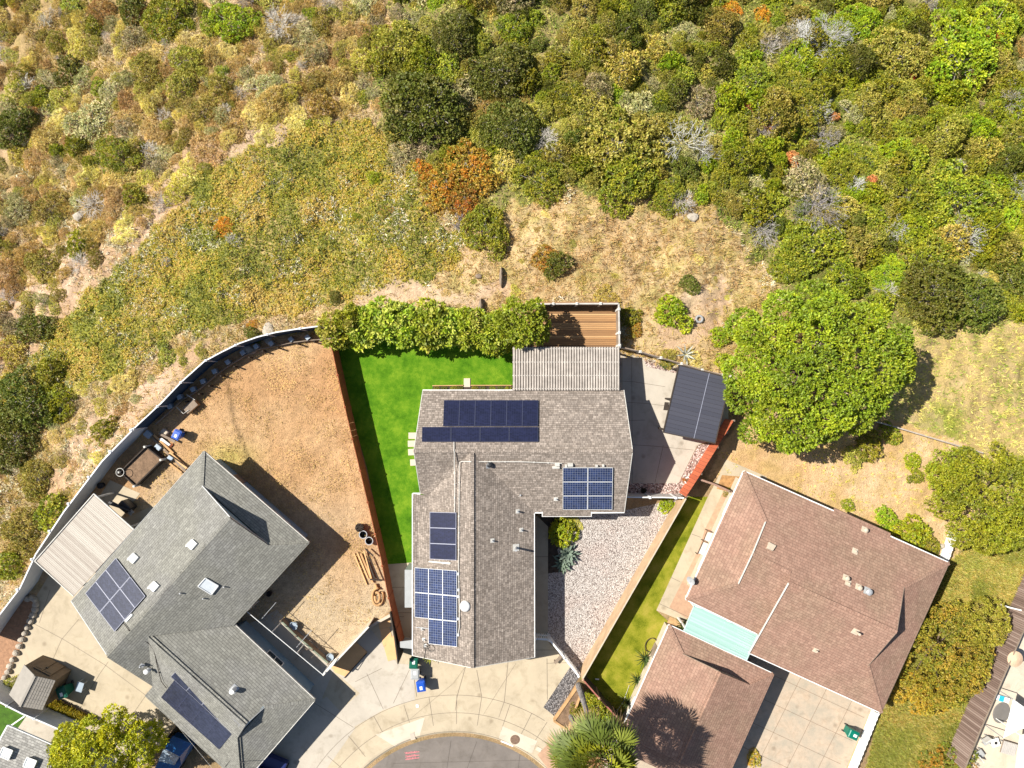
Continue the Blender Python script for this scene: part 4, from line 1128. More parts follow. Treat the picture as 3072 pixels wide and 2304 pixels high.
w = fence('wall', 'long tan wall dividing the white gravel yard from the olive side lawn', [(2058, 1496), (1985, 1624), (1905, 1763), (1828, 1897), (1748, 2037)], 1.75, M['tan_wall'], cat='wall', zb=-0.1, post=0, railw=0.07, railmat=M['stucco'], th=0.12)
fence('fence', 'dark red fence behind the palm bed at the street corner', [(1748, 2038), (1790, 2086), (1834, 2134), (1876, 2182)], 1.7, M['wood_dark'], zb=-0.1, post=1.8, postmat=M['brick_paver'], pw=0.12, railw=0.10, railmat=noisy("faded_red_rail", (0.36, 0.13, 0.10), 0.3))
# white picket fence and gate
def picket(label, px, zt, step=0.16):
    P = [V(x, y, zt) for x, y in px]
    root = empty('picket_fence', (P[0].x, P[0].y, 0), label, 'fence')
    rb = MB()
    for A, B in zip(P[:-1], P[1:]):
        for z in (0.35, zt - 0.12): rb.bar(Vector((A.x, A.y, z)), Vector((B.x, B.y, z)), 0.06, 0.10)
        rb.bar(Vector((A.x, A.y, zt)), Vector((B.x, B.y, zt)), 0.13, 0.04)
    rb.build('rail', M['white'], root)
    pk = MB()
    for A, B in zip(P[:-1], P[1:]):
        for p in resample([A, B], step):
            pk.box((p.x, p.y, zt / 2), (0.035, 0.08, zt), math.atan2((B - A).y, (B - A).x) + math.pi / 2)
    pk.build('pickets', M['white'], root)
    for p in P:
        po = MB().box((p.x, p.y, (zt + .1) / 2), (0.14, 0.14, zt + .1)).build('post', M['white'], root)
        MB().lathe((p.x, p.y, zt + .1), [(0.11, 0), (0.11, .03), (0.01, 0.09)], 4).build('post_cap', M['white'], po)
picket('white picket gate panel joining the middle house to the angled pickets', [(1606, 1916), (1646, 1919)], 1.15)
picket('angled white picket fence from the gate down to the tan wall', [(1650, 1921), (1692, 1972), (1736, 2028)], 1.15, 0.14)
# decorative white block walls
def blockwall(label, px, zt):
    P = [V(x, y, zt) for x, y in px]
    root = empty('block_wall', (P[0].x, P[0].y, 0), label, 'wall')
    mb = MB(); cp = MB(); A, B = P; d = (B - A).normalized(); L = (B - A).length
    n = int(L / 0.4); s = Vector((d.y, -d.x, 0))
    for k in range(n):
        for j in range(int(zt / 0.3)):
            c = A + d * (k + 0.5) * L / n; z = 0.15 + j * 0.3
            w = L / n / 2 - 0.01
            for q, sz in ((Vector((0, 0, 0.13)), (2 * w, 0.2, 0.035)), (Vector((0, 0, -0.13)), (2 * w, 0.2, 0.035)), (d * w * 0.92, (0.035, 0.2, 0.225)), (-d * w * 0.92, (0.035, 0.2, 0.225))):
                mb.box(Vector((c.x, c.y, z)) + q, sz, math.atan2(d.y, d.x))
    mb.build('breeze_blocks', M['white'], root)
    for k in range(n + 1):
        c = A + d * k * L / n
        cp.box((c.x, c.y, zt - 0.02), (0.12, 0.24, 0.05), math.atan2(d.y, d.x))
    cp.bar(A - Vector((0, 0, .05)) + s * .07, B - Vector((0, 0, .05)) + s * .07, 0.07, 0.05).bar(A - Vector((0, 0, .05)) - s * .07, B - Vector((0, 0, .05)) - s * .07, 0.07, 0.05)
    cp.build('coping', M['white'], root)
blockwall('white breeze block wall beside the stained driveway at the bottom edge', [(2634, 2142), (2550, 2350)], 0.75)
blockwall('short white breeze block wall off the corner of the right house', [(2872, 1596), (2842, 1684)], 0.8)
# brown slat fence at the far right and the low wall on the slope
fence('fence', 'tall brown grey board fence at the lower right beside the pale patio', [(2893, 2310), (2943, 2187), (3072, 1890), (3150, 1710)], 2.1, planks("grey_brown_boards", [(0.11, 0.07, 0.055), (0.22, 0.15, 0.12), (0.33, 0.25, 0.21)], 0.15, (-0.4, -0.92), gap=0.12), zb=-0.1, post=0, railw=0.07, railmat=M['wood_grey'])
fence('fence', 'white rail fence crossing at the far right edge', [(3012, 1818), (3120, 1845)], 1.2, M['white'], zb=0.9, post=1.9, pw=0.12)
P = [(2618, 1262), (2700, 1285), (2760, 1303), (2850, 1330), (2950, 1359)]
fence('low_wall', 'low weathered timber retaining wall right of the big round tree', [tuple(G(x, y, 0.35)) for x, y in P], 0.3, M['wood_grey'], cat='wall', zb=-0.8, post=0, railw=0.10, railmat=noisy("pale_timber", (0.42, 0.36, 0.30), 0.3), world=True)
# left lower white fence between patio and neighbour
fence('fence', 'white panel fence between the tool shed patio and the neighbouring lawn', [(-60, 2078), (0, 2106), (65, 2140), (137, 2170), (212, 2203)], 2.05, M['vinyl'], zb=-0.1, post=2.2, pw=0.13, posth=0.03)
fence('fence', 'white wall panel from the neighbour house to the white fence', [(34, 2176), (74, 2148)], 1.9, M['white'], zb=-0.1, post=0, railw=0.1)
fence('wall', 'tan topped wall beside the blue vehicle in the dark gap', [(534, 2166), (450, 2276)], 1.9, M['shedbrown'], cat='wall', zb=-0.1, post=0, railw=0.10, railmat=M['tan_wall'])
# tall solid fence that closes the dirt yard above the driveway
fence('fence', 'pale solid fence between the dirt yard and the front driveway', [(968, 2026), (1038, 1952), (1106, 1880)], 2.0, M['stucco'], zb=-0.1, post=0, railw=0.12, railmat=M['offwhite'], th=0.06)
fence('gate', 'dark wooden gate panel at the end of the rust brown fence', [(1170, 1838), (1184, 1915), (1194, 1992)], 2.2, M['wood_dark'], cat='gate', zb=-0.05, post=0, railw=0.08, railmat=M['wood_dark'], th=0.06)
fence('wall', 'cream retaining kerb along the lower side of the dirt yard', [(1173, 1845), (1130, 1868), (1108, 1882)], 0.5, M['stucco'], cat='wall', zb=-0.1, post=0, railw=0.2, railmat=M['concrete_w'])
g = empty('gate', tuple(V(1216, 1930, 0)), 'small grey side gate between the rust fence and the middle house', 'gate')
gm = MB(); A, B = V(1200, 1941, 1.9), V(1240, 1946, 1.9)
gm.bar(Vector((A.x, A.y, 0.95)), Vector((B.x, B.y, 0.95)), 0.05, 1.9).build('gate_panel', M['grey'], g)
MB().face([V(1200, 1925, 1.95), V(1200, 1943, 1.95), V(1240, 1947, 1.95), V(1240, 1920, 1.95)]).build('gate_cap', M['grey'], g, solid=0.05)
# thin metal rail fence inside the breezeway
mf = empty('railing', tuple(V(850, 1930, 0)), 'thin white metal railing in the dark gap between the grey roofs', 'railing')
rb = MB(); A, B = V(740, 1834, 2.4), V(968, 2024, 2.4)
rb.tube([A, B], 0.028, 6); rb.tube([V(968, 2024, 2.4), V(1008, 1975, 2.2)], 0.025, 6); rb.build('top_rail', M['white'], mf)
for t in (0.0, 0.33, 0.66, 1.0):
    p = A.lerp(B, t); pz = MB().tube([p, Vector((p.x, p.y, 0))], 0.03, 6).build('post', M['white'], mf)
cr = MB()
for t, w_ in ((0.16, 1.6), (0.62, 1.7)):
    p = A.lerp(B, t); MB().tube([p - Vector((0, 0, .6)), p + Vector((w_ * .66, w_ * .75, -.6))], 0.02, 5).build('cross_brace', M['metal'], mf)
fence('low_fence', 'weathered greenish rail edging between the dirt yard and the dark breezeway', [(843, 1862), (880, 1900), (930, 1942), (985, 1990)], 0.7, M['wood_grey'], zb=0, post=1.6, pw=0.09, railw=0.12, th=0.04, railmat=noisy("mossy_rail", (0.20, 0.23, 0.17), 0.3))
wl = MB(); A, B = V(2092, 1436, 1.5), V(2193, 1474, 1.5)
sg = fence('fence', 'brown rail gate fence crossing the path above the right house', [(2092, 1436), (2140, 1452), (2194, 1476)], 1.45, M['wood_grey'], zb=0.05, post=2.5, pw=0.12, railw=0.14, railmat=noisy("rosy_timber", (0.33, 0.20, 0.15), 0.3), th=0.03)

# ------------------------------------------------------------------ deck, covers, canopy, shed
dk = empty('deck', tuple(V(1740, 980, 0)), 'brown wooden deck enclosed by the white lattice capped fence', 'deck')
mb = MB(); Q = [V(1560, 905, 0.32), V(1853, 905, 0.32), V(1853, 1110, 0.32), V(1560, 1110, 0.32)]
mb.prism([(p.x, p.y) for p in Q], 0.22, 0.32).build('deck_boards', M['deck'], dk)
MB().prism([(p.x * 0.998, p.y) for p in Q], -0.6, 0.21).build('skirt', M['wood_dark'], dk)
def slat_cover(name, label, quad, zh, zl, nslat, mat, postm, beamm, cover=0.55, along='v', under=True, cat='patio cover', th=0.05):
    """quad TL,TR,BR,BL seen from above; slats run from the 0-1 edge to the 3-2 edge"""
    q = [V(x, y, z) for (x, y), z in zip(quad, (zl, zl, zh, zh))]
    c = sum(q, Vector()) / 4
    root = empty(name, (c.x, c.y, 0), label, cat)
    sl = MB()
    for k in range(nslat):
        u = (k + 0.5) / nslat
        a = q[0].lerp(q[1], u); b = q[3].lerp(q[2], u)
        w = (q[1] - q[0]).length / nslat * cover
        sl.bar(a, b, w, th)
    sl.build('slats', mat, root)
    bm_ = MB()
    for v in (0.04, 0.35, 0.66, 0.96):
        bm_.bar(blerp(q, -0.0, v) - Vector((0, 0, .11)), blerp(q, 1.0, v) - Vector((0, 0, .11)), 0.08, 0.14)
    bm_.build('beam', beamm, root)
    for u, v in ((0.03, 0.06), (0.97, 0.06), (0.5, 0.06), (0.03, 0.9), (0.97, 0.9)):
        p = blerp(q, u, v); MB().box((p.x, p.y, p.z / 2 - 0.08), (0.12, 0.12, p.z - 0.1)).build('post', postm, root)
    return root, q
r_, q = slat_cover('patio_cover', 'ribbed grey white patio cover between the deck and the middle house roof', [(1538, 1041), (1859, 1041), (1859, 1171), (1538, 1171)], 2.95, 2.5, 40, noisy("white_slats", (0.46, 0.41, 0.36), 0.3, scale=1.5), M['white'], M['offwhite'], 0.58)
MB().face([p - Vector((0, 0, .045)) for p in (q[0], q[3], q[2], q[1])]).build('sheeting', noisy("grey_sheeting", (0.20, 0.165, 0.14), 0.3), r_, solid=.02)
sheet('patio_floor', [(1540, 1030), (1868, 1030), (1868, 1200), (1540, 1200)], 0.021, M['concrete_p'])
r_, q = slat_cover('patio_cover', 'weathered grey patio cover fixed to the upper left roof edge', [(105, 1683), (282, 1481), (402, 1588), (221, 1788)], 2.62, 2.35, 52, planks("silvered_slats", [(0.20, 0.165, 0.135), (0.38, 0.335, 0.285), (0.48, 0.45, 0.39)], 0.12, (0.62, 0.75), gap=0.0, grain=0.6), M['offwhite'], M['wood_grey'], 0.93)
for (x, y), (x2, y2) in (((105, 1683), (282, 1481)), ((282, 1481), (402, 1588)), ((105, 1683), (221, 1788))):
    MB().bar(V(x, y, 2.4), V(x2, y2, 2.4 if y2 < 1500 or y == 1683 and x2 == 282 else 2.62), 0.06, 0.10).build('edge_board', M['offwhite'], r_)
# charcoal canopy
cn = empty('canopy', tuple(V(2090, 1215, 0)), 'charcoal flat canopy roof on posts touching the big tree', 'canopy')
q = [V(2037, 1095, 2.5), V(2192, 1135, 2.75), V(2145, 1330, 2.75), V(1990, 1297, 2.5)]
MB().face([q[0], q[3], q[2], q[1]]).build('roof_panel', M['slate'], cn, solid=0.08)
tb = MB()
for k in range(4): tb.bar(q[k] - Vector((0, 0, .03)), q[(k + 1) % 4] - Vector((0, 0, .03)), 0.07, 0.14)
tb.build('rim', M['wood_dark'], cn)
m1 = blerp(q, 0.59, 0.0); m2 = blerp(q, 0.59, 1.0)
MB().bar(m1 + Vector((0, 0, .02)), m2 + Vector((0, 0, .02)), 0.035, 0.02).build('seam_strip', M['panel_line'], cn)
for u, v in ((0.04, 0.04), (0.96, 0.04), (0.96, 0.96), (0.04, 0.96), (0.04, 0.5)):
    p = blerp(q, u, v); MB().box((p.x, p.y, p.z / 2 - .04), (0.12, 0.12, p.z - .08)).build('post', M['wood_dark'], cn)
# aqua cover
r_, q = slat_cover('patio_cover', 'bright aqua corrugated cover between the right house and its garage', [(2083, 1815), (2273, 1904), (2238, 1983), (2051, 1894)], 2.5, 2.7, 2, M['aqua'], M['white'], M['white'], 1.0, th=0.03)
tb = MB()
for k in range(4): tb.bar(q[k], q[(k + 1) % 4], 0.06, 0.09)
n_ = 13
for k in range(n_):
    v = (k + .5) / n_; tb.bar(blerp(q, 0.80 - 0.02 * abs(k - 6), v) + Vector((0, 0, .035)), blerp(q, 0.995, v) + Vector((0, 0, .035)), 0.03, 0.02)
tb.build('rim', noisy("aqua_trim", (0.45, 0.62, 0.56), 0.1), r_)
# tool shed
sh = empty('shed', tuple(V(150, 2040, 0)), 'brown plastic tool shed with two-tone gabled roof on the left patio', 'shed')
zr, ze = 2.45, 2.0
rN = V(105, 2028, zr); rS = V(60, 2119, zr); lN = V(72, 1994, ze); lS = V(27, 2084, ze); rtN = V(166, 2042, ze); rtS = V(127, 2130, ze)
roofmesh(sh, [[lN, rN, rS, lS], [rN, rtN, rtS, rS]], M['shedroof'], t=0.05)
iw = inset([lN, rtN, rtS, lS], 0.06)
wb = MB().prism([(p.x, p.y) for p in iw], 0, 1.97); 
wo = wb.build('wall', M['shedbrown'], sh)
MB().face([rN - Vector((0, .06, .05)), lN - Vector((-.05, .06, .03)), rtN - Vector((.05, .06, .03))]).build('gable_wall', M['shedbrown'], sh, solid=.04)
dN = (rtN - lN).normalized(); oN = Vector((-dN.y, dN.x, 0))
if oN.y < 0: oN = -oN
mid = (lN + rtN) / 2
for s in (-1, 1):
    c_ = mid + dN * 0.36 * s
    dr = MB().bar(Vector((c_.x, c_.y, 0.95)) - dN * 0.33 + oN * 0.0, Vector((c_.x, c_.y, 0.95)) + dN * 0.33, 0.05, 1.7).build('door', M['shedbrown'], sh)
    hv = MB()
    for k in range(5): 
        p = Vector((c_.x, c_.y, 1.62)) + dN * (k - 2) * 0.1 + oN * 0.03; hv.box(p, (0.05, 0.03, 0.1), math.atan2(dN.y, dN.x))
    hv.build('vent_slots', M['black'], dr)
hp = Vector((mid.x, mid.y, 1.2)) + oN * 0.05
MB().box(hp, (0.16, 0.06, 0.14), math.atan2(dN.y, dN.x)).build('latch', M['black'], sh)
rg_ = MB()
for k in range(1, 8):
    t = k / 8; rg_.bar(rN.lerp(rtN, t) + Vector((0, 0, .015)), rS.lerp(rtS, t) + Vector((0, 0, .008)), 0.012, 0.012)
for k in range(1, 7):
    t = k / 7; rg_.bar(rN.lerp(rS, t).lerp(rN.lerp(rS, t), 0) + Vector((0, 0, .01)), rtN.lerp(rtS, t) + Vector((0, 0, .01)), 0.015, 0.015)
rg_.bar(rN + Vector((0, 0, .02)), rS + Vector((0, 0, .02)), 0.16, 0.05)
rg_.build('roof_ribs', M['shedroof'], sh)

# ------------------------------------------------------------------ wheeled bins
def wheelie(px, py, rz, mat, label, lying=False, h=1.0, patch=True, s=1.0):
    p = V(px, py, 0 if lying else h)
    root = empty('wheeled_bin', (p.x, p.y, 0.02), label, 'bin')
    R = Matrix.Rotation(rz, 3, 'Z')
    if lying: R = R @ Matrix.Rotation(math.radians(-88), 3, 'X')
    def T(v): return Vector((p.x, p.y, 0.03 + (0.30 if lying else 0))) + R @ (Vector(v) * s)
    def frustum(a, b, z0, z1, mb, oy=0):
        i = len(mb.v)
        for (w, d, z) in ((a[0], a[1], z0), (b[0], b[1], z1)):
            for x, y in ((-1, -1), (1, -1), (1, 1), (-1, 1)): mb.v.append(T((x * w / 2, y * d / 2 + oy, z)))
        for q in ((0, 3, 2, 1), (4, 5, 6, 7), (0, 1, 5, 4), (1, 2, 6, 5), (2, 3, 7, 6), (3, 0, 4, 7)): mb.f.append(tuple(i + k for k in q))
    mb = MB(); frustum((0.46, 0.52), (0.62, 0.72), 0.06, 0.98, mb)
    mb.build('body', mat, root, bevel=0.03)
    lb = MB(); frustum((0.66, 0.80), (0.66, 0.80), 0.985, 1.02, lb); frustum((0.60, 0.72), (0.50, 0.60), 1.02, 1.07, lb)
    lo = lb.build('lid', mat, root, bevel=0.02)
    if patch:
        sb = MB(); frustum((0.20, 0.26), (0.20, 0.26), 1.072, 1.08, sb, oy=-0.1); sb.build('sticker', M['white'], lo)
    hb = MB(); hb.tube([T((-0.24, 0.42, 0.93)), T((0.24, 0.42, 0.93))], 0.022, 6)
    for x in (-0.24, 0.24): hb.tube([T((x, 0.34, 0.95)), T((x, 0.43, 0.93))], 0.022, 6)
    hb.build('handle', mat, root)
    for x in (-0.27, 0.27):
        wb = MB(); wb.tube([T((x - 0.03, 0.27, 0.11)), T((x + 0.03, 0.27, 0.11))], 0.12, 14); wb.build('wheel', M['black'], root)
    return root
wheelie(1241, 1990, math.pi - 0.05, M['darkgreen'], 'dark green wheeled bin beside the corner of the middle house roof')
wheelie(1245, 2022, math.pi - 0.0, M['grey'], 'pale grey wheeled bin between the green bin and the blue bin')
wheelie(1263, 2059, math.pi + 0.15 + math.pi, M['blue'], 'bright blue wheeled bin on the driveway, lowest of the row of three')
wheelie(2560, 2204, 1.15, M['green'], 'green wheeled bin on the stained driveway by the white block wall')
wheelie(188, 2076, 0.35, M['darkgreen'], 'glossy green wheeled bin in the shadow of the tool shed', s=1.1)
wheelie(532, 1304, -0.45, M['blue'], 'blue bin lying on the dirt yard beside the scattered boards', lying=False, h=0.8, s=0.9)

# ------------------------------------------------------------------ the left yard clutter
def planter(label, quad, z, mat, soil, w=0.09, posts=True, name='raised_bed'):
    q = [V(x, y, z) for x, y in quad]; c = sum(q, Vector()) / 4
    root = empty(name, (c.x, c.y, 0), label, 'planter')
    for k in range(4):
        a, b = q[k], q[(k + 1) % 4]
        MB().bar(Vector((a.x, a.y, z / 2)), Vector((b.x, b.y, z / 2)), w, z).build('side_board', mat, root)
    MB().face([Vector((p.x, p.y, z * 0.72)) for p in q]).build('soil', soil, root, solid=0.02)
    if posts:
        for p in q: MB().box((p.x, p.y, z * .65), (0.15, 0.15, z * 1.3)).build('corner_post', M['offwhite'], root)
    return root
planter('rectangular raised bed with dark timber sides and pale corner posts', [(437, 1340), (485, 1379), (405, 1458), (359, 1416)], 0.7, M['wood_dark'], M['soil'])
planter('small tan timber planter corner beside the charcoal pebble strip', [(1736, 2056), (1748, 2066), (1704, 2192), (1662, 2163)], 0.35, M['wood'], M['soil'], 0.16, False)
def plank(label, a, b, z, w=0.14, h=0.05, mat='wood', group=None, name='board', cat='board'):
    A = V(a[0], a[1], z); B = V(b[0], b[1], z)
    o = MB().bar(A, B, w, h).build(name, M[mat], bevel=0.006)
    return tag(o, label, cat, group)
rng = random.Random(5)
# boards and pale blocks of the retaining edge along the curved fence
edge = [(1000, 1010, 0), (930, 1016, 0), (880, 1022, 0), (820, 1034, 0), (775, 1043, 0), (735, 1062, 0), (690, 1090, 0), (650, 1118, 0), (615, 1148, 0), (585, 1172, 0), (545, 1195, 0), (515, 1223, 0), (465, 1268, 0)]
for k, (x, y, _) in enumerate(edge[1:12]):
    p = V(x - 8, y - 4, 0.5)
    o = MB().box((p.x, p.y, 0.25), (0.34, 0.34, 0.5), 0.6 + 0.15 * rng.random() - k * 0.03).build('block', M['bluegrey'], bevel=0.02)
    tag(o, 'pale blue grey square block in the row inside the curved fence', 'block', 'pale blocks inside the curved fence')
for k in range(len(edge) - 1):
    a = edge[k]; b = edge[k + 1]
    plank('weathered brown edging board in the row inside the curved fence', (a[0] + 2, a[1] + 5), (b[0] + 2, b[1] + 5), 0.22 + 0.02 * (k % 2), 0.07, 0.26, 'wood_grey', 'edging boards inside the curved fence', 'edging_board')
for k, (x, y, _) in enumerate(edge[1:11]):
    p = V(x + 12, y + 10, 0.7)
    o = MB().box((p.x, p.y, 0.35), (0.09, 0.09, 0.7), 0.6).build('stake', M['wood_dark'])
    tag(o, 'short dark stake standing in the row inside the curved fence', 'stake', 'stakes inside the curved fence')
bench = empty('crate_bench', tuple(V(570, 1218, 0)), 'tan wooden box bench casting a dark shadow inside the curved fence', 'bench')
A, B = V(556, 1233, 0.5), V(587, 1206, 0.5)
MB().bar(Vector((A.x, A.y, .26)), Vector((B.x, B.y, .26)), 0.5, 0.5).build('box', M['wood'], bench, bevel=0.02)
MB().bar(Vector((A.x, A.y, .53)), Vector((B.x, B.y, .53)), 0.58, 0.04).build('lid', M['wood_grey'], bench)
fr_ = MB().tube([V(530, 1221, .6), V(550, 1241, .6), V(566, 1230, .6)], 0.025, 5).tube([V(560, 1184, .6), V(585, 1200, .6)], 0.025, 5)
tag(fr_.build('metal_frame', M['offwhite']), 'bent white tubular frame leaning on the tan box bench', 'frame')
for lab, a, b, z, w, mt in (('long brown board lying nearest the raised bed, pointing at the grey roof', (437, 1335), (545, 1418), .12, .14, 'wood'), ('dark brown board between the raised bed and the orange boards', (452, 1308), (556, 1412), .1, .18, 'wood_grey'),
        ('orange tan board below the blue bin', (462, 1305), (520, 1360), .18, .16, 'wood'), ('golden plank ending at the grey roof peak', (508, 1358), (560, 1404), .2, .2, 'ply'),
        ('dark plank beside the golden plank near the roof peak', (505, 1362), (562, 1401), .3, .06, 'wood_dark'), ('brown plank touching the blue bin', (477, 1300), (525, 1325), .4, .18, 'wood_grey')):
    plank(lab, a, b, z, w, 0.06, mt)
for lab, (x, y), s, mt in (('grey concrete block beside the white jug at the fence corner', (473, 1342), (.5, .36), 'bluegrey'), ('grey concrete block between the fallen boards by the roof', (510, 1374), (.42, .36), 'bluegrey'),
        ('round topped tan stool beside the blue bin', (491, 1297), (.5, .45), 'stucco'), ('grey blue bucket shape by the fence corner', (442, 1303), (.55, .5), 'bluegrey')):
    p = V(x, y, .3)
    o = MB().box((p.x, p.y, .16), (s[0], s[1], .3), -0.7).build('block', M[mt], bevel=0.05); tag(o, lab, 'block')
o = MB().face([V(476, 1316, .25), V(500, 1342, .12), V(512, 1334, .05), V(486, 1314, .3)]).build('sheet', M['white'], solid=.02); tag(o, 'white sheet lying between the boards below the blue bin', 'sheet')
o = MB().face([V(508, 1342, .12), V(514, 1328, .1), V(520, 1334, .06), V(512, 1344, .05)]).build('scrap', M['rust_fence'], solid=.04); tag(o, 'small red scrap at the tip of the white sheet', 'scrap')
# buckets
def bucket(x, y, label, fill, r=0.27, h=0.5):
    p = V(x, y, h); c = (p.x, p.y, 0.0)
    root = empty('bucket', c, label, 'bucket')
    MB().lathe(c, [(r * .8, 0.02), (r, h), (r + .02, h), (r + .02, h - .03), (r - .02, h - .02), (r * .78, .06)], 24, capt=False).lathe(c, [(r * .78, 0.05), (0.001, 0.05)], 24).build('body', M['black'] if fill != 'twigs' else M['wood_dark'], root, smooth=False)
    MB().lathe(c, [(r - .01, h + .005), (r + .045, h + .005), (r + .045, h - .05)], 24, capt=False).build('rim', M['metal'] if fill != 'twigs' else M['wood_dark'], root)
    if fill == 'twigs':
        mb = MB(); q = random.Random(9)
        for k in range(16):
            a1 = q.uniform(0, 6.28); a2 = a1 + q.uniform(2, 4)
            mb.tube([Vector(c) + Vector((r * math.cos(a1), r * math.sin(a1), h + q.uniform(-.05, .1))), Vector(c) + Vector((r * math.cos(a2), r * math.sin(a2), h + q.uniform(-.05, .1)))], 0.025, 4)
        mb.build('coiled_hose', M['wood_dark'], root)
bucket(1078, 1583, 'round dark wire filled basket above the two open buckets', 'twigs', .28)
bucket(1089, 1604, 'open dark bucket with pale rim, left one of the pair by the fence', '')
bucket(1107, 1623, 'open dark bucket with pale rim, right one of the pair by the fence', '')
for k, (a, b, z, w, mt, lab) in enumerate([((1062, 1660), (1100, 1754), .12, .10, 'ply', 'leftmost golden plank of the stack by the rust fence'), ((1072, 1658), (1104, 1735), .15, .12, 'ply', 'second golden plank from the left in the stack by the rust fence'),
        ((1082, 1660), (1118, 1748), .18, .14, 'wood', 'middle orange plank of the stack by the rust fence'), ((1092, 1652), (1114, 1735), .26, .10, 'ply', 'fourth plank of the stack, lying across the dark timbers'),
        ((1098, 1668), (1126, 1740), .2, .12, 'wood_dark', 'dark timber on the right of the golden planks'), ((1108, 1670), (1138, 1742), .34, .08, 'wood_dark', 'rightmost dark timber of the stack by the rust fence')]):
    plank(lab, a, b, z, w, 0.09, mt)
plank('short dark bar crossing the lower end of the plank stack', (1110, 1738), (1146, 1742), .45, .09, .08, 'wood_dark')
plank('slanting dark bar at the top of the plank stack', (1096, 1646), (1120, 1668), .45, .1, .08, 'wood_dark')
cl = [V(1133 + 16 * math.cos(t), 1790 - 0 + 26 * math.sin(t), 0.12 + 0.02 * t) for t in np.linspace(-0.6, 5.0, 22)] + [V(1130, 1766, .2), V(1126, 1752, .2)]
cl2 = [V(1132 + 7 * math.cos(t), 1792 + 15 * math.sin(t), 0.3) for t in np.linspace(-2.2, 3.4, 14)]
o = MB().tube(cl, 0.10, 8).tube(cl2, 0.10, 8).build('corrugated_hose', M['wood'], smooth=True); tag(o, 'coil of thick tan corrugated pipe below the plank stack', 'pipe')
for (lab, quad, z) in (('orange plywood sheet nearest the top, lying by the dark gate', [(1134, 1856), (1168, 1848), (1172, 1880), (1138, 1888)], .05), ('lower orange plywood sheet lying by the dark gate', [(1152, 1942), (1182, 1905), (1193, 1976), (1164, 1984)], .06),
        ('long plywood sheet in the fence shadow by the dark gate', [(1140, 1888), (1168, 1882), (1178, 1920), (1150, 1940)], .055), ('olive looking plywood board in the fence shadow on the driveway', [(1006, 1985), (1068, 1926), (1102, 1956), (1036, 2032)], .07), ('plywood board half out of the fence shadow beside the shaded driveway', [(990, 1998), (1010, 1990), (1036, 2030), (1006, 2018)], .06)):
    q = [V(x, y, z) for x, y in quad]
    if (q[1] - q[0]).cross(q[2] - q[0]).z < 0: q.reverse()
    tag(MB().face(q).build('plywood_sheet', M['ply'], solid=.02), lab, 'plywood')
plank('thin dark pole lying from the plywood board onto the driveway', (1100, 1960), (1032, 2034), .12, .05, .05, 'wood_dark', name='pole', cat='pole')
for lab, x, y, s_ in (('pale grey plastic tub at the edge of the dark breezeway', 880, 1878, .62), ('white cloth covered tub at the corner of the dirt yard and driveway', 990, 1972, .55), ('dark round pot in the shadow below the grey roof eave', 806, 1782, .4)):
    p = V(x, y, .4)
    o = MB().lathe((p.x, p.y, 0.02), [(s_ * .4, 0), (s_ * .5, .36), (s_ * .54, .40), (s_ * .46, .40), (s_ * .42, .30)], 9).build('tub', M['bluegrey'] if s_ > .5 else M['wood_dark']); tag(o, lab, 'tub')
# bare twigs in the breezeway bed
q = random.Random(2); mb = MB()
for k in range(26):
    a = V(q.uniform(905, 960), q.uniform(1905, 1955), .1); mb.tube([a, a + Vector((q.uniform(-.7, .7), q.uniform(-.6, .6), q.uniform(.1, .5)))], 0.014, 4)
tag(mb.build('twig_pile', M['wood_grey']), 'loose pile of bare twigs beside the dark breezeway', 'twigs')
# grey cabinet along the left wall of the middle house
p0 = V(1228, 1765, 1.9)
cb = empty('cabinet', (p0.x, p0.y, 0), 'long pale grey utility cabinet along the left wall of the middle house', 'cabinet')
A, B = V(1225, 1709, 1.9), V(1225, 1822, 1.9)
MB().bar(Vector((A.x + .05, A.y, .95)), Vector((B.x + .05, B.y, .95)), 0.55, 1.88).build('body', M['grey'], cb); MB().bar(Vector((A.x + .05, A.y, 1.92)), Vector((B.x + .05, B.y, 1.92)), 0.62, 0.05).build('lid', M['grey'], cb)
# stepping stones and door mat things along the middle house
for k, (x, y) in enumerate(((1238, 1307), (1236, 1331), (1237, 1356), (1243, 1387))):
    p = V(x, y, 0); o = MB().box((p.x, p.y, .03), (.62, .48, .06), 0.02 * k).build('stepping_stone', M['concrete_w'], bevel=.01)
    tag(o, ('topmost', 'second', 'third', 'lowest')[k] + ' pale square stepping stone of the four beside the middle house', 'paver', 'stepping stones on the lawn')
p = V(1401, 1148, 0); o = MB().box((p.x, p.y, .04), (.48, .66, .07)).build('stepping_stone', M['concrete_w']); tag(o, 'single pale slab between lawn and narrow flower bed above the roof', 'paver')
sheet('flower_bed', [(1300, 1157), (1540, 1157), (1540, 1190), (1290, 1190)], 0.02, M['soil_dark'])
for a, b in (((1297, 1157), (1390, 1156)), ((1412, 1156), (1534, 1156))):
    tag(MB().bar(V(a[0], a[1], .08), V(b[0], b[1], .08), .07, .14).build('bed_edging', M['wood']), 'thin tan edging board ' + ('left' if a[0] < 1350 else 'right') + ' of the pale slab above the roof', 'edging')
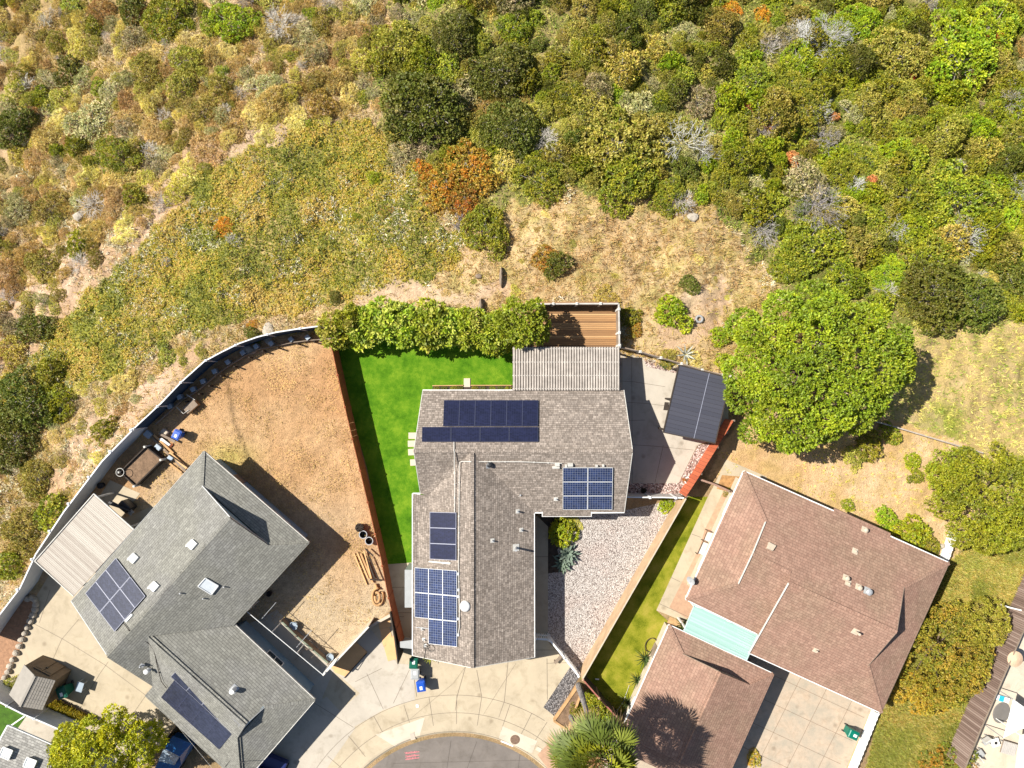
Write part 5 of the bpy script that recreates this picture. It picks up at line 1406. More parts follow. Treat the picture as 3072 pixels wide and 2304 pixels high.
# small things round the side patio
o = MB().face([V(1994, 1206, .04), V(2006, 1207, .04), V(2004, 1231, .04), V(1990, 1230, .04)]).build('door_mat', M['wood_dark'], solid=.015); tag(o, 'dark mat on the pale patio at the left edge of the canopy', 'mat')
o = MB().box(tuple(V(1935, 1122, .7))[:2] + (.35,), (.02, .02, .7)).build('stake', M['white']) if False else None
pot = empty('flower_pot', tuple(V(2063, 1443, 0)), 'white square pot with orange plant on the pebble strip by the red fence', 'pot')
p = V(2063, 1443, .3); MB().box((p.x, p.y, .17), (.42, .5, .32), .5).build('pot', M['white'], pot, bevel=.02); MB().box((p.x, p.y, .332), (.34, .42, .01), .5).build('soil', M['soil'], pot)
tyre = empty('tyre', tuple(G(2098, 957)), 'old grey tyre lying beside the round green bush on the slope', 'tyre')
p = G(2098, 957, .12); ring = []
mb = MB()
for k in range(20):
    a = 2 * math.pi * k / 20
    ring.append(p + Vector((.24 * math.cos(a), .24 * math.sin(a), 0)))
for k in range(20):
    mb.tube([ring[k], ring[(k + 1) % 20]], 0.095, 8, cap=False)
mb.build('rubber', M['tyre'], tyre, smooth=True)
def rock(x, y, sx, sy, sz, label, mat='rock', seed=1, ground=True):
    p = G(x, y, 0) if ground else V(x, y, .02)
    q = random.Random(seed); mb = MB(); n = 9
    lay = []
    prof = [(.0, 1.0), (.5, 1.05), (.85, .8), (1.0, .35)]
    js = [q.uniform(.78, 1.15) for _ in range(n)]
    for h_, r_ in prof:
        lay.append([p + Vector((sx * r_ * js[j] * math.cos(2 * math.pi * j / n) * q.uniform(.93, 1.07), sy * r_ * js[j] * math.sin(2 * math.pi * j / n), sz * (h_ - .1))) for j in range(n)])
    for k in range(3):
        for j in range(n): mb.face([lay[k][j], lay[k][(j + 1) % n], lay[k + 1][(j + 1) % n], lay[k + 1][j]])
    mb.face(lay[3])
    return tag(mb.build('rock', M[mat]), label, 'rock')
rock(2078, 653, .50, .36, .35, 'smooth pale boulder on the dry slope at the edge of the green scrub', seed=3)
rock(240, 652, .48, .44, .5, 'jagged pale grey rock among the tan scrub at upper left', seed=7)
rock(2822, 1638, .28, .22, .25, 'small pale rock near the short white block wall', seed=8)
rock(1442, 936, .22, .9, .7, 'dark stump like stone above the hedge', mat='wood_grey', seed=11)
rock(1503, 832, .16, .75, .55, 'narrow grey stump standing on the dry slope above the deck', mat='wood_grey', seed=12)
rock(1436, 830, .3, .2, .25, 'little grey stone left of the narrow stump', mat='wood_grey', seed=13)
rock(745, 1050, .6, .35, .3, 'tan flat rock outside the curved fence', seed=15); rock(805, 1000, .45, .9, .2, 'pale long rock outside the top of the curved fence', seed=16)
# stone edging of the left bed
ed = [(86, 1795), (100, 1792), (108, 1799), (111, 1812), (108, 1828), (102, 1844), (95, 1862), (86, 1880), (77, 1898), (69, 1917), (60, 1937), (51, 1957), (42, 1977), (33, 1996), (26, 2014), (18, 2030)]
for k, (x, y) in enumerate(ed):
    for dx in (0, ):
        rock(x + rng.uniform(-1, 1), y, .24 + rng.uniform(-.03, .05), .24, .34, 'pale rounded edging stone of the planting bed left of the patio', seed=30 + k, ground=False)['group'] = 'edging stones of the left planting bed'
# things in the small court above the grey roof
bbq = empty('grill', tuple(V(375, 1520, 0)), 'black covered grill standing by the weathered patio cover', 'grill')
p = V(372, 1521, 1.0)
MB().box((p.x, p.y, .45), (.9, .55, .75), -.7).build('body', M['black'], bbq, bevel=.04); MB().box((p.x, p.y, .95), (.95, .6, .28), -.7).build('hood', M['black'], bbq, bevel=.1)
MB().box((p.x + .4, p.y - .45, .8), (.3, .4, .05), -.7).build('side_shelf', M['grey'], bbq)
um = empty('parasol', tuple(V(352, 1512, 0)), 'folded dark parasol lying over the grill', 'parasol')
MB().tube([V(330, 1508, .9), V(392, 1534, 1.3)], [.18, .05], 8).build('cloth', M['black'], um); MB().tube([V(392, 1534, 1.3), V(402, 1538, 1.3)], .02, 6).build('pole', M['metal'], um)
p = V(300, 1457, .4); tag(MB().lathe((p.x, p.y, .02), [(.18, 0), (.24, .4), (.2, .4), (.17, .3)], 14).build('pot', M['black']), 'small black round pot on the narrow path behind the patio cover', 'pot')
p = V(360, 1417, 1.0); rr = MB()
rr.tube([p + Vector((.3 * math.cos(t), .3 * math.sin(t), 0)) for t in np.linspace(0, 6.283, 20)], .025, 6); tag(rr.build('hoop', M['offwhite']), 'round pale hoop at the left corner of the raised bed', 'hoop')
tb_ = empty('side_table', tuple(V(238, 2062, 0)), 'small pale folding table in the shed shadow beside the green bin', 'table')
p = V(239, 2061, .7); MB().box((p.x, p.y, .7), (.5, .72, .05), -.3).build('table_top', M['bluegrey'], tb_)
for sx_ in (-1, 1):
    for sy_ in (-1, 1):
        q_ = Matrix.Rotation(-.3, 3, 'Z') @ Vector((.2 * sx_, .3 * sy_, 0)); MB().box((p.x + q_.x, p.y + q_.y, .35), (.04, .04, .68)).build('leg', M['metal'], tb_)
# blue vehicle in the dark gap
cr_ = empty('car', tuple(V(520, 2250, 0)), 'blue vehicle with dappled light coloured onto its windscreen, parked in the dark gap beside the grey house', 'car')
zt_ = 1.75
r4 = [V(519, 2208, zt_), V(574, 2231, zt_), V(539, 2270, zt_), V(492, 2245, zt_)]
MB().face([r4[0], r4[3], r4[2], r4[1]]).build('roof', M['cobalt'], cr_, solid=.05)
w4 = [r4[3], r4[2], V(523, 2296, 1.1), V(474, 2282, 1.1)]
MB().face([w4[0], w4[3], w4[2], w4[1]]).build('windscreen', noisy("dappled_light_glass", (0.34, 0.42, 0.50), 0.8, scale=5, fine=12, rough=.1), cr_, solid=.03)  # pale dappled light and reflection are put into the glass colour
bd = MB(); oq = [V(519, 2208, 1.0), V(582, 2234, 1.0), V(520, 2330, 1.0), V(462, 2306, 1.0)]
bd.prism([(p.x, p.y) for p in oq], .3, 1.0).build('body', M['cobalt'], cr_, bevel=.08)
sd = MB(); 
for s_, (i, j) in ((1, (1, 2)), (0, (0, 3))):
    a_, b_ = r4[i], r4[j]; c_, d2 = oq[1 if s_ else 0], oq[2 if s_ else 3]
    sd.face([a_, b_, c_.lerp(d2, .62), c_.lerp(d2, .02)])
sd.build('side_window', M['cobalt'], cr_, solid=.02)
for t in (.18, .8):
    for aa, bb in ((oq[0], oq[3]), (oq[1], oq[2])):
        p = aa.lerp(bb, t); n_ = (oq[1] - oq[0]).normalized()
        MB().tube([Vector((p.x, p.y, .32)) - n_ * .1, Vector((p.x, p.y, .32)) + n_ * .1], .32, 16).build('wheel', M['black'], cr_)
tag(MB().tube([V(530, 2175, 2.8), V(636, 2304, 2.2)], .010, 5).build('wire', M['offwhite']), 'thin pale wire strung across the dark gap beside the grey house', 'wire')
# vehicle just under the lower roof corner
c2 = empty('car', tuple(V(800, 2300, 0)), 'dark car partly hidden below the bottom corner of the grey roof', 'car')
oq = [V(790, 2262, .9), V(862, 2292, .9), V(800, 2420, .9), V(728, 2390, .9)]
MB().prism([(p.x, p.y) for p in oq], .3, .9).build('body', plain("deep_blue_paint", (0.02, 0.03, 0.12), rough=.3), c2, bevel=.1)
oq2 = [oq[0].lerp(oq[3], .22), oq[1].lerp(oq[2], .22), oq[2].lerp(oq[1], .15), oq[3].lerp(oq[0], .15)]
MB().prism([(p.x, p.y) for p in inset(oq2, .12)], .9, 1.4).build('cabin', M['glass'], c2, bevel=.1)
for t in (.18, .8):
    for aa, bb in ((oq[0], oq[3]), (oq[1], oq[2])):
        p = aa.lerp(bb, t); n_ = (oq[1] - oq[0]).normalized()
        MB().tube([Vector((p.x, p.y, .32)) - n_ * .1, Vector((p.x, p.y, .32)) + n_ * .1], .32, 16).build('wheel', M['black'], c2)
# hedge strip kerb (low clipped lawn) is planted later
# ---- the pale patio at the far right
st = empty('parasol', tuple(V(3047, 1978, 0)), 'round tan parasol top at the far right edge above the pale patio', 'parasol')
p = V(3047, 1978, 2.1); MB().lathe((p.x, p.y, 0), [(.58, 2.05), (.3, 2.16), (.01, 2.24)], 18, capt=False).build('cloth', noisy("sandy_cloth", (0.60, 0.42, 0.28), .1), st); MB().tube([(p.x, p.y, 0), (p.x, p.y, 2.2)], .03, 8).build('pole', M['metal'], st)
sl_ = empty('shade_sail', tuple(V(3060, 2170, 0)), 'white pointed shade sail over the pale patio, lower right', 'shade sail')
MB().face([V(3040, 2098, 2.6), V(3010, 2214, 2.2), V(3060, 2188, 2.4), V(3140, 2170, 2.6)]).build('cloth', M['white'], sl_, solid=.02)
for x, y, z in ((3040, 2098, 2.6), (3010, 2214, 2.2)): MB().tube([V(x, y, z), Vector((V(x, y, z).x, V(x, y, z).y, 0))], .035, 8).build('pole', M['metal'], sl_)
s2 = empty('awning', tuple(V(3080, 2280, 0)), 'cream awning roof at the bottom right corner', 'awning')
q = [V(3060, 2205, 2.5), V(3200, 2180, 2.5), V(3200, 2420, 2.5), V(3030, 2420, 2.5)]
MB().face([q[0], q[3], q[2], q[1]]).build('cloth', noisy("cream_canvas", (0.72, 0.68, 0.56), .08), s2, solid=.05)
for p in (q[0], q[3]): MB().tube([p, Vector((p.x, p.y, 0))], .04, 8).build('post', M['white'], s2)
p = V(3004, 2138, .03); o = MB().lathe((p.x, p.y, .03), [(.55, 0), (.55, .02), (.5, .035)], 24); o = o.build('fire_pit_mat', plain("grey_mat", (.16, .15, .14))); o.scale = (1.15, 1.5, 1); o.rotation_euler = (0, 0, -.4); tag(o, 'dark oval mat on the pale patio beside the shade sail', 'mat')
def chair(x, y, rz, label):
    p = V(x, y, .4); root = empty('patio_chair', (p.x, p.y, .03), label, 'chair'); R = Matrix.Rotation(rz, 3, 'Z')
    T_ = lambda v: Vector((p.x, p.y, .03)) + R @ Vector(v)
    MB().box(T_((0, 0, .4)), (.55, .55, .08), rz).build('seat', M['grey'], root, bevel=.02)
    MB().box(T_((0, .27, .68)), (.55, .07, .5), rz).build('backrest', M['offwhite'], root, bevel=.02)
    for sx_ in (-1, 1):
        for sy_ in (-1, 1): MB().box(T_((.23 * sx_, .23 * sy_, .18)), (.05, .05, .36), rz).build('leg', M['metal'], root)
chair(2958, 2222, .5, 'pale patio chair nearest the brown fence, upper one'); chair(2940, 2262, 2.2, 'pale patio chair nearest the brown fence, lower one')
t2 = empty('coffee_table', tuple(V(2986, 2228, 0)), 'small white square table with a dark bowl between chair and lounger', 'table')
p = V(2986, 2228, .45); MB().box((p.x, p.y, .45), (.6, .6, .05), .3).build('table_top', M['white'], t2); MB().lathe((p.x, p.y, .476), [(.09, 0), (.12, .05)], 12).build('bowl', M['black'], t2)
for sx_ in (-1, 1):
    for sy_ in (-1, 1): MB().box((p.x + .24 * sx_, p.y + .24 * sy_, .22), (.04, .04, .42), .3).build('leg', M['white'], t2)
ln = empty('lounger', tuple(V(3022, 2240, 0)), 'striped grey lounger at the edge of the cream awning', 'lounger')
A, B = V(3005, 2238, .35), V(3046, 2250, .35)
MB().bar(A, B, .95, .06).build('base', M['wood_grey'], ln)
mb = MB()
for k in range(8): t = (k + .5) / 8; c_ = A.lerp(B, t); mb.box((c_.x, c_.y, .42), (.1, .92, .06), math.atan2((B - A).y, (B - A).x))
mb.build('cushion', plain("striped_cushion", (.45, .43, .41)), ln)
for t in (.1, .9):
    for s_ in (-1, 1): c_ = A.lerp(B, t); MB().box((c_.x, c_.y + .35 * s_, .16), (.05, .05, .32)).build('leg', M['metal'], ln)
cl_ = empty('cooler', tuple(V(3005, 2095, 0)), 'white cooler box with turquoise middle on the pale patio', 'cooler')
p = V(3005, 2096, .4); MB().box((p.x, p.y, .2), (1.3, .4, .4), -.3).build('body', M['white'], cl_, bevel=.04); MB().box((p.x, p.y, .405), (.36, .42, .03), -.3).build('lid', plain("turquoise_lid", (.03, .42, .62)), cl_)
# bench and trellis under the west eave of the right house
b2 = empty('bench', tuple(V(2110, 1620, 0)), 'thin brown framed glass bench under the left eave of the right house', 'bench')
fr_ = MB().tube([V(2122, 1592, .6), V(2110, 1623, .6), V(2092, 1663, .6)], .025, 5)
for a_, b_ in (((2122, 1592), (2143, 1599)), ((2110, 1623), (2128, 1631))): fr_.tube([V(a_[0], a_[1], .6), V(b_[0], b_[1], .6)], .025, 5)
fr_.build('frame', M['wood_dark'], b2)
for k, q_ in enumerate(([(2124, 1596), (2150, 1604), (2136, 1628), (2113, 1620)], [(2110, 1626), (2134, 1634), (2118, 1668), (2094, 1660)])):
    MB().face([V(x, y, .55) for x, y in reversed(q_)]).build('seat', M['offwhite'], b2, solid=.03)
for x, y in ((2122, 1592), (2110, 1623), (2092, 1663)): p = V(x, y, .6); MB().tube([p, Vector((p.x, p.y, 0))], .022, 5).build('leg', M['wood_dark'], b2)
# little bench by the picket fence and the loop edging
p = V(1674, 1979, .4); bn = empty('bench', (p.x, p.y, 0), 'tiny grey doorstep bench on the driveway beside the white pickets', 'bench')
MB().box((p.x, p.y, .4), (.22, .75, .05), -.75).build('seat', M['wood_grey'], bn)
for s_ in (-1, 1): q_ = Matrix.Rotation(-.75, 3, 'Z') @ Vector((0, .3 * s_, 0)); MB().box((p.x + q_.x, p.y + q_.y, .19), (.2, .05, .38), -.75).build('leg', M['wood_grey'], bn)
o = MB().tube([V(1953 + 17 * math.cos(t) - 4 * math.sin(t), 1935 + 21 * math.sin(t), .12) for t in np.linspace(0.4, 5.6, 20)], .03, 5).build('edging_loop', M['wood_dark']); tag(o, 'dark curved bed edging loop beside the garage', 'edging')
plank('white downspout elbow lying at the end of the tan wall shadow', (1786, 2037), (1797, 2038), .1, .09, .06, 'white', name='pipe', cat='pipe')
o = MB().tube([V(1888, 2055, .05), V(1870, 2105, .05), V(1842, 2146, .4)], .015, 5).build('wire', M['offwhite']); tag(o, 'thin pale wire along the soil bed beside the garage', 'wire')
# ------------------------------------------------------------------ vegetation
def unit(a):
    return a / np.maximum(np.linalg.norm(a, axis=1, keepdims=True), 1e-9)
def leaves_at(P, Nn, k, L, Wd, rs, spread=0.9, up=0.25, flat=0.0):
    """k leaves radiating from every point P around its outward direction Nn -> verts, quads"""
    n = len(P)
    p = np.repeat(P, k, 0); d0 = np.repeat(Nn, k, 0)
    r = unit(rs.normal(size=(n * k, 3)))
    d = unit(d0 * (1 - spread * 0.5) + r * spread + np.array([0, 0, up]))
    if flat: d[:, 2] *= (1 - flat); d = unit(d)
    l = L * rs.uniform(0.65, 1.25, (n * k, 1)); w = Wd * rs.uniform(0.7, 1.2, (n * k, 1))
    s = unit(np.cross(d, unit(np.array([0, 0, 1.0]) + rs.normal(size=(n * k, 3)) * (0.45 if not flat else .25))))
    tip = p + d * l
    mid = p + d * l * 0.55
    mid[:, 2] += l[:, 0] * 0.06
    tip[:, 2] -= l[:, 0] * 0.08
    v = np.stack([p + d * l * 0.08, mid - s * w / 2, tip, mid + s * w / 2], 1).reshape(-1, 3)
    q = np.arange(n * k * 4).reshape(-1, 4)
    return v, q
def ribbons(A, B, w, rs):
    d = unit(B - A)
    s = unit(np.cross(d, unit(rs.normal(size=A.shape) * 0.5 + np.array([0, 0, 1.0])))) * (np.asarray(w).reshape(-1, 1) / 2)
    v = np.stack([A - s, A + s, B + s * 0.45, B - s * 0.45], 1).reshape(-1, 3)
    return v, np.arange(len(A) * 4).reshape(-1, 4)
def tints(cols, n, k, rs, jit=0.28, patch=None):
    """pick a colour per clump, jitter a bit per leaf"""
    cols = np.clip(np.array(cols) * np.array([1.34, 1.28, .85]), 0, .82); c = cols[patch] if patch is not None else cols[rs.randint(0, len(cols), n)]
    c = np.repeat(c, k, 0)
    return np.clip(c * rs.uniform(1 - jit, 1 + jit, (n * k, 1)) * (1 + rs.normal(size=(n * k, 3)) * 0.05), 0.002, 0.95)
def crown_points(rx, ry, h, nl, lr, dens, rs, z0=0.0, shape=None, skirt=0.25, even=False):
    """lobed dome: sample clump points on the outside of the union of lobes"""
    th = rs.uniform(0, 2 * math.pi, nl); rr = np.sqrt(rs.uniform(0, 1, nl)) * 0.92
    rr[: nl // 3] = rs.uniform(0.78, 1.0, nl // 3)
    if even:
        th = 2.399963 * np.arange(nl) + rs.uniform(-.25, .25, nl); rr = np.sqrt((np.arange(nl) + .5) / nl) * .97
    cx = np.cos(th) * rr; cy = np.sin(th) * rr
    if shape is not None:
        sc = shape(th); cx *= sc; cy *= sc
    R = lr * rs.uniform(0.65, 1.25, nl)
    X = cx * np.maximum(rx - R * 0.75, 0.1); Y = cy * np.maximum(ry - R * 0.75, 0.1)
    Z = z0 + h * np.sqrt(np.clip(1 - (rr * 0.96) ** 2, 0, 1)) ** 0.9 - R * 0.85 + rs.uniform(-0.10, 0.10, nl) * h
    Z = np.maximum(Z, z0 + R * 0.35)
    C = np.stack([X, Y, Z], 1)
    pts = []; nor = []; lob = []
    for i in range(nl):
        m = max(4, int(dens * 4 * math.pi * R[i] ** 2 * 0.62))
        d = unit(rs.normal(size=(m, 3))); d[:, 2] = np.abs(d[:, 2]) - skirt; d = unit(d)
        rad = R[i] * np.where(rs.uniform(size=m) < 0.25, rs.uniform(0.55, 0.9, m), rs.uniform(0.92, 1.08, m))
        p = C[i] + d * rad[:, None]
        dist = np.linalg.norm(p[:, None, :] - C[None], axis=2) / R[None]
        dist[:, i] = 9
        keep = dist.min(1) > 0.80
        pts.append(p[keep]); nor.append(d[keep]); lob.append(np.full(keep.sum(), i))
    return np.concatenate(pts), np.concatenate(nor), np.concatenate(lob), C, R
def mesh_obj(name, me, loc=(0, 0, 0), parent=None):
    o = bpy.data.objects.new(name, me); COL.objects.link(o)
    if parent is not None: o.parent = parent
    o.location = loc
    return o
def crown_mesh(name, rx, ry, h, nl, lr, dens, k, L, Wd, cols, seed, z0=0.0, spread=0.9, up=0.25, lobecol=True, shape=None, mat='leaf', jit=0.28, skirt=0.25, dead=0.0, even=False):
    rs = np.random.RandomState(seed)
    P, Nn, lob, C, R = crown_points(rx, ry, h, nl, lr, dens, rs, z0, shape, skirt, even)
    v, q = leaves_at(P, Nn, k, L, Wd, rs, spread, up)
    cols = np.array(cols)
    lc = rs.randint(0, len(cols), nl)
    pick = np.where(rs.uniform(size=len(P)) < 0.7, lc[lob], rs.randint(0, len(cols), len(P)))
    t = tints(cols, len(P), k, rs, jit, patch=pick)
    lb = rs.uniform(0.82, 1.18, nl)[lob]
    t *= np.repeat(lb, k)[:, None]
    if dead:
        nb = int(dead)
        a = C[rs.randint(0, nl, nb)] * np.array([0.4, 0.4, 0.3]); b = P[rs.randint(0, len(P), nb)] * 1.04
        v2, q2 = ribbons(a, b, np.full(nb, 0.03), rs)
        q2 = q2 + len(v); v = np.concatenate([v, v2]); q = np.concatenate([q, q2]); t = np.concatenate([t, np.tile(np.array([[0.42, 0.38, 0.34]]), (nb, 1))])
    return fastmesh(name, v, q, t, M[mat])
def twig_mesh(name, R, h, n, col, seed, w=0.035, levels=3, curl=0.35, z0=0.0):
    rs = np.random.RandomState(seed)
    A = []; B = []; Wd = []
    th = rs.uniform(0, 6.283, n); el = rs.uniform(0.15, 1.35, n)
    a = np.zeros((n, 3)); a[:, :2] = rs.normal(size=(n, 2)) * 0.08 * R; a[:, 2] = z0
    d = np.stack([np.cos(th) * np.cos(el), np.sin(th) * np.cos(el), np.sin(el) * h / R], 1); ln = R * rs.uniform(0.35, 0.55, n)
    cur = [(a, d, ln, w)]
    for lv in range(levels):
        a, d, ln, ww = cur.pop()
        for seg in range(2):
            b = a + d * ln[:, None] * 0.5
            A.append(a); B.append(b); Wd.append(np.full(len(a), ww))
            a = b; d = unit(d + rs.normal(size=d.shape) * curl * 0.5)
        k = 3
        a2 = np.repeat(a, k, 0); d2 = unit(np.repeat(d, k, 0) + rs.normal(size=(len(a) * k, 3)) * curl * 1.3); d2[:, 2] = np.abs(d2[:, 2]) * 0.7
        cur = [(a2, unit(d2), np.repeat(ln, k) * rs.uniform(0.5, 0.85, len(a) * k), ww * 0.7)]
    A = np.concatenate(A); B = np.concatenate(B); Wd = np.concatenate(Wd)
    v, q = ribbons(A, B, Wd, rs)
    t = np.clip(np.array(col)[None] * rs.uniform(0.7, 1.15, (len(q), 1)), 0, .95)
    return fastmesh(name, v, q, t, M['leaf_soft'])
def blade_mesh(name, R, h, n, cols, seed, w=0.03, L=0.5, up=0.6):
    """soft mound of fine stems"""
    rs = np.random.RandomState(seed)
    th = rs.uniform(0, 6.283, n); rr = np.sqrt(rs.uniform(0, 1, n)) * R * 0.85
    z = h * (1 - (rr / R) ** 2) * rs.uniform(0.2, 0.75, n)
    A = np.stack([np.cos(th) * rr, np.sin(th) * rr, z], 1)
    d = unit(np.stack([np.cos(th) * rr / R, np.sin(th) * rr / R, np.full(n, up)], 1) + rs.normal(size=(n, 3)) * 0.45)
    B = A + d * (L * rs.uniform(0.5, 1.2, n))[:, None]
    v, q = ribbons(A, B, np.full(n, w) * rs.uniform(0.6, 1.4, n), rs)
    t = tints(cols, n, 1, rs, 0.3)
    return fastmesh(name, v, q, t, M['leaf_soft'])

GREEN = [(0.21, 0.24, 0.015), (0.26, 0.27, 0.02), (0.15, 0.19, 0.014), (0.33, 0.32, 0.035)]
BRIGHT = [(0.26, 0.32, 0.012), (0.33, 0.36, 0.016), (0.20, 0.28, 0.012)]
DARKG = [(0.10, 0.125, 0.014), (0.125, 0.145, 0.018), (0.15, 0.155, 0.03)]
OLIVE = [(0.27, 0.255, 0.045), (0.33, 0.30, 0.07), (0.20, 0.21, 0.03), (0.38, 0.34, 0.10)]
SAGE = [(0.27, 0.26, 0.15), (0.34, 0.31, 0.21), (0.22, 0.22, 0.10), (0.42, 0.37, 0.29)]
GOLD = [(0.42, 0.34, 0.09), (0.37, 0.31, 0.07), (0.33, 0.29, 0.06), (0.48, 0.39, 0.16)]
ORANGE = [(0.52, 0.20, 0.02), (0.42, 0.15, 0.015), (0.42, 0.28, 0.03)]
RUST = [(0.42, 0.27, 0.04), (0.36, 0.25, 0.04), (0.46, 0.22, 0.03), (0.28, 0.25, 0.04)]
TAN = [(0.54, 0.41, 0.19), (0.62, 0.48, 0.27), (0.46, 0.36, 0.13), (0.50, 0.41, 0.23), (0.38, 0.29, 0.12)]
GREYT = [(0.44, 0.39, 0.34), (0.36, 0.31, 0.26), (0.52, 0.46, 0.40)]

# --- prototypes (unit radius), shared by every copy of their kind
def proto_set(kind):
    out = []
    for s in range(4):
        sd = hash(kind) % 1 + {'green': 100, 'bright': 200, 'dark': 300, 'olive': 400, 'sage': 500, 'gold': 600, 'tan': 700, 'grey': 800, 'orange': 900, 'rust': 1000}[kind] + s
        shp = (lambda ph, a1: (lambda t: 1 + a1 * np.sin(2 * t + ph) + a1 * 0.7 * np.sin(3 * t + ph * 2)))(s * 1.7, 0.22)
        if kind == 'green': me = crown_mesh('shrub', 1, 1, .70, 30, .27, 60, 5, .15, .075, GREEN, sd, shape=shp, dead=14)
        elif kind == 'bright': me = crown_mesh('shrub', 1, 1, .70, 28, .29, 56, 5, .155, .08, BRIGHT, sd, shape=shp)
        elif kind == 'dark': me = crown_mesh('shrub', 1, 1, .8, 32, .26, 58, 5, .14, .07, DARKG, sd, shape=shp, dead=10)
        elif kind == 'olive': me = crown_mesh('shrub', 1, 1, .6, 34, .25, 78, 5, .12, .048, OLIVE, sd, shape=shp, dead=16)
        elif kind == 'sage': me = crown_mesh('shrub', 1, 1, .5, 30, .25, 80, 5, .15, .035, SAGE, sd, shape=shp, dead=40, mat='leaf_soft')
        elif kind == 'gold': me = crown_mesh('shrub', 1, 1, .5, 30, .25, 74, 5, .15, .042, GOLD, sd, shape=shp, dead=10, mat='leaf_soft')
        elif kind == 'orange': me = crown_mesh('shrub', 1, 1, .6, 26, .26, 60, 5, .13, .06, ORANGE, sd, shape=shp, dead=14)
        elif kind == 'rust': me = crown_mesh('shrub', 1, 1, .6, 30, .25, 62, 5, .13, .06, RUST, sd, shape=shp, dead=14)
        elif kind == 'tan': me = crown_mesh('shrub', 1, 1, .45, 26, .27, 80, 6, .21, .026, TAN, sd, shape=shp, dead=20, mat='leaf_soft', up=.5)
        elif kind == 'grey': me = twig_mesh('shrub', 1.0, .75, 46, (0.50, 0.45, 0.40), sd, .035)
        out.append(me)
    return out
def big_set(kind, cols, h, seed):
    return [crown_mesh('shrub', 1, 1, h, 64, .185, 190, 5, .082, .04, cols, seed + s, shape=(lambda ph: (lambda t: 1 + .16 * np.sin(2 * t + ph) + .12 * np.sin(3 * t + 2 * ph) + .07 * np.sin(6 * t)))(s * 2.1), dead=26) for s in range(3)]
BIG = {'green': big_set('green', GREEN, .6, 1201), 'bright': big_set('bright', BRIGHT, .55, 1211), 'dark': big_set('dark', DARKG, .7, 1221), 'olive': big_set('olive', OLIVE, .55, 1231), 'rust': big_set('rust', RUST, .5, 1241)}
PROTO = {k: proto_set(k) for k in ('green', 'bright', 'dark', 'olive', 'sage', 'gold', 'tan', 'grey', 'orange', 'rust')}
KIND_NAME = {'green': 'green_shrub', 'bright': 'green_shrub', 'dark': 'dark_shrub', 'olive': 'olive_shrub', 'sage': 'sage_shrub', 'gold': 'golden_shrub', 'tan': 'dry_shrub', 'grey': 'dead_shrub', 'orange': 'orange_shrub', 'rust': 'rusty_shrub'}
OCC = []
vrng = random.Random(11)
def shrub(kind, x, y, r, label, group=None, hs=1.0, ell=1.0, occ=True, cat='shrub'):
    """x, y: where the shrub's crown shows; r its radius there"""
    z = H(V(x, y).x, V(x, y).y)
    rw = r * CAM_Z / FPX
    p = G(x, y, rw * 0.35 * hs)
    p.z = H(p.x, p.y) - 0.05
    o = bpy.data.objects.new(KIND_NAME[kind], vrng.choice(BIG[kind] if r > 56 and kind in BIG else PROTO[kind])); COL.objects.link(o)
    o.location = p
    o.rotation_euler = (0, 0, vrng.uniform(0, 6.283))
    o.scale = (rw * ell, rw / ell, rw * hs)
    tag(o, label, cat, group)
    if occ: OCC.append((x, y, r))
    return o
